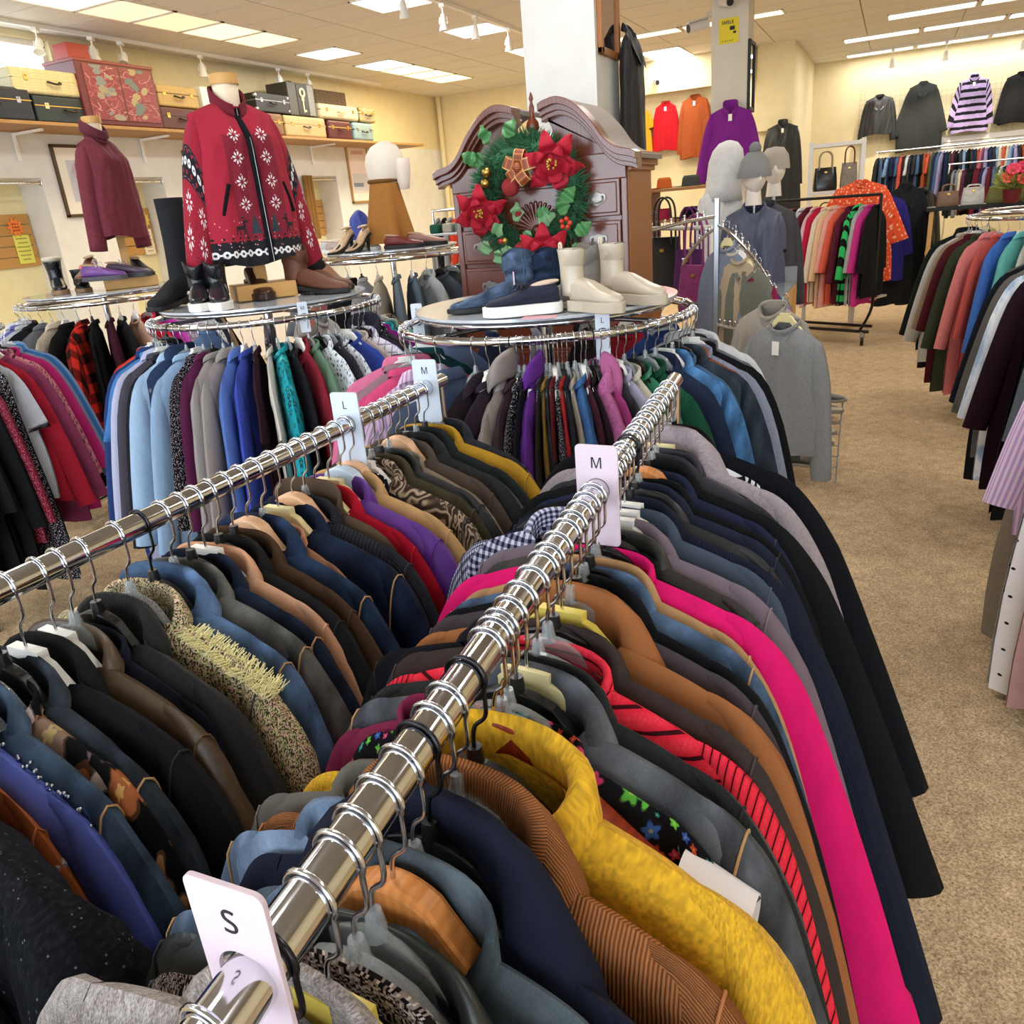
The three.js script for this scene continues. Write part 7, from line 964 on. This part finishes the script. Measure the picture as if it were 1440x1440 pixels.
// hats and small bags on a shelf behind the highboy
{
  const t = thing('hat_shelf', 'two tier wooden shelf with hats behind the highboy', 'shelf', [-1.66, 0, -7.6], -0.1); for (const y of [1.36, 1.62]) mesh('shelf', rbox(0.75, 0.025, 0.35, 0.003, 0, y, 0), MAT.sidewood, t); for (const x of [-0.36, 0.36]) mesh('side', rbox(0.025, 1.64, 0.35, 0.003, x, 0.82, 0), MAT.sidewood, t);
  const hat = (label, p, c, r = 0.1) => { const h = thing('hat', label, 'hat', p); mesh('crown', lathe([[0.001, 0.085], [r * 0.5, 0.09], [r * 0.62, 0.07], [r * 0.7, 0.0]], 24), fab(c, 'cloth'), h); mesh('brim', lathe([[r * 0.68, 0.004], [r * 1.2, -0.001 + 0.003], [r * 1.35, 0.006], [r * 1.2, 0.008], [r * 0.68, 0.01]], 28), fab(c, 'cloth'), h); };
  hat('orange felt hat on the hat shelf', [-1.9, 1.635, -7.6], '#c8642c'); hat('dark grey hat beside the orange felt hat', [-1.66, 1.635, -7.6], '#4a4a46', 0.12); hat('olive grey hat at the hat shelf end', [-1.42, 1.635, -7.6], '#5c5a4c', 0.11); hat('pink hat on the lower hat shelf', [-1.9, 1.375, -7.6], '#c23a5c'); hat('black hat on the lower hat shelf', [-1.66, 1.375, -7.6], '#17181a', 0.12); hat('tan hat on the lower hat shelf', [-1.42, 1.375, -7.6], '#c8ab7a');
}
// flower arrangement in the distance
{
  const t = thing('flower_arrangement', 'bouquet of red and green flowers in a dark red pot', 'flowers', [1.0, 1.24, -9.3]), r = rng(5), lv = [], lg = new THREE.ConeGeometry(0.012, 0.09, 4).translate(0, 0.045, 0), q = new THREE.Quaternion();
  mesh('pot', lathe([[0.001, 0], [0.06, 0], [0.085, 0.12], [0.08, 0.12], [0.05, 0.1]], 24), std('#6a1c26', 0.4), t);
  for (let k = 0; k < 320; k++) { const d = V((r() - 0.5) * 2, 0.1 + r(), (r() - 0.5) * 2).normalize(), s = 0.04 + 0.12 * r(); lv.push(lg.clone().applyQuaternion(q.setFromUnitVectors(V(0, 1, 0), d)).translate(d.x * s, 0.12 + d.y * s * 0.9, d.z * s)); }
  mesh('foliage', join(lv), std('#8a9448', 0.8), t).userData.kind = 'stuff';
  const fl = leafFlower(); for (const [x, y, z, c] of [[0.05, 0.3, 0.06, '#c8204c'], [-0.06, 0.22, 0.1, '#cf5a3c'], [0.12, 0.26, 0.05, '#c8204c'], [-0.02, 0.29, 0.08, '#d83a5a'], [0.07, 0.2, 0.13, '#b8442c']]) mesh('flower', fl, flowerMat(c), t).position.set(x, y, z);
}
function leafFlower() { const g = []; for (let k = 0; k < 9; k++) { const a = k * 0.7; g.push(new THREE.SphereGeometry(1, 8, 6).scale(0.02, 0.008, 0.028).rotateX(-0.5).translate(0, 0, 0.02).rotateY(a)); } g.push(ball(0.016, 0, 0.006, 0, 8)); return join(g).scale(1.5, 1.5, 1.5).rotateX(0.9); }
function flowerMat(c) { return seamMats['f' + c] ??= std(c, 0.7); }
// bundles of shoes on the floor at the four way rack's foot
for (let k = 0; k < 7; k++) shoe('flat_shoe', ['black and white flat shoe', 'cream flat shoe', 'tan flat shoe', 'beige flat shoe', 'grey flat shoe', 'brown flat shoe', 'dark flat shoe'][k] + ' on the floor rack by the counter', 'shoe', [-0.34 - 0.012 * k, 0.42 - 0.055 * k, -4.75 + 0.03 * k], 1.5, { L: 0.24, up: 0.05, sole: 0.012 }, leatherM(['#4a4540', '#ddd0ba', '#c8a678', '#d8c8aa', '#8e8a80', '#7d6246', '#3a3632'][k], 0.45), std('#8a8072', 0.7), 'flat shoes on the floor rack');
{ const t = thing('floor_shoe_rack', 'small tiered wire shoe rack beside the counter foot', 'shoe rack', [-0.38, 0, -4.67]); for (let k = 0; k < 7; k++) mesh('wire_tier', bar([-0.14, 0.412 - 0.055 * k, -0.08 + 0.03 * k], [0.2, 0.412 - 0.055 * k, -0.08 + 0.03 * k], 0.004, 6), MAT.steel, t); for (const x of [-0.14, 0.2]) mesh('side_wire', bar([x, 0, 0.14], [x, 0.43, -0.1], 0.005, 6), MAT.steel, t); }
// chrome shelves with small goods behind the highboy rack
{
  const t = thing('chrome_shelf', 'chrome wire shelf with folded goods left of the highboy', 'shelf', [-3.1, 0, -6.6], 0.1); for (const y of [1.42, 1.28]) { mesh('shelf', rbox(1.3, 0.02, 0.4, 0.004, 0, y, 0), MAT.steel, t); } for (const x of [-0.62, 0.62]) mesh('leg', bar([x, 0, 0], [x, 1.44, 0], 0.012), MAT.steel, t);
  const r = rng(8), cs = ['#2f6b5a', '#d8d2c4', '#7fb0a8', '#b86a4a', '#ece8df', '#c8a27c', '#5d6f8a', '#c9b08c', '#8c3a34', '#e6e0d0'];
  for (let k = 0; k < 10; k++) single('folded_scarf', ['green', 'ivory', 'aqua', 'rust', 'white', 'tan', 'slate', 'sand', 'red', 'cream'][k] + ' folded scarf on the chrome shelf', 'scarf', rbox(0.1, 0.06 + 0.03 * r(), 0.2, 0.02, 0, 0.04, 0), fab(cs[k], 'knit'), [-3.68 + 0.125 * k, 1.425, -6.58], 0.1 * (r() - 0.5), 'folded scarves');
  bag('black evening bag on the chrome shelf rail', [-2.75, 1.43, -6.8], 0.2, 0.3, 0.16, 0.1, leatherM('#17181a', 0.2), { handle: 0.03 });
}
finishLabels();
renderer.render(scene, camera);
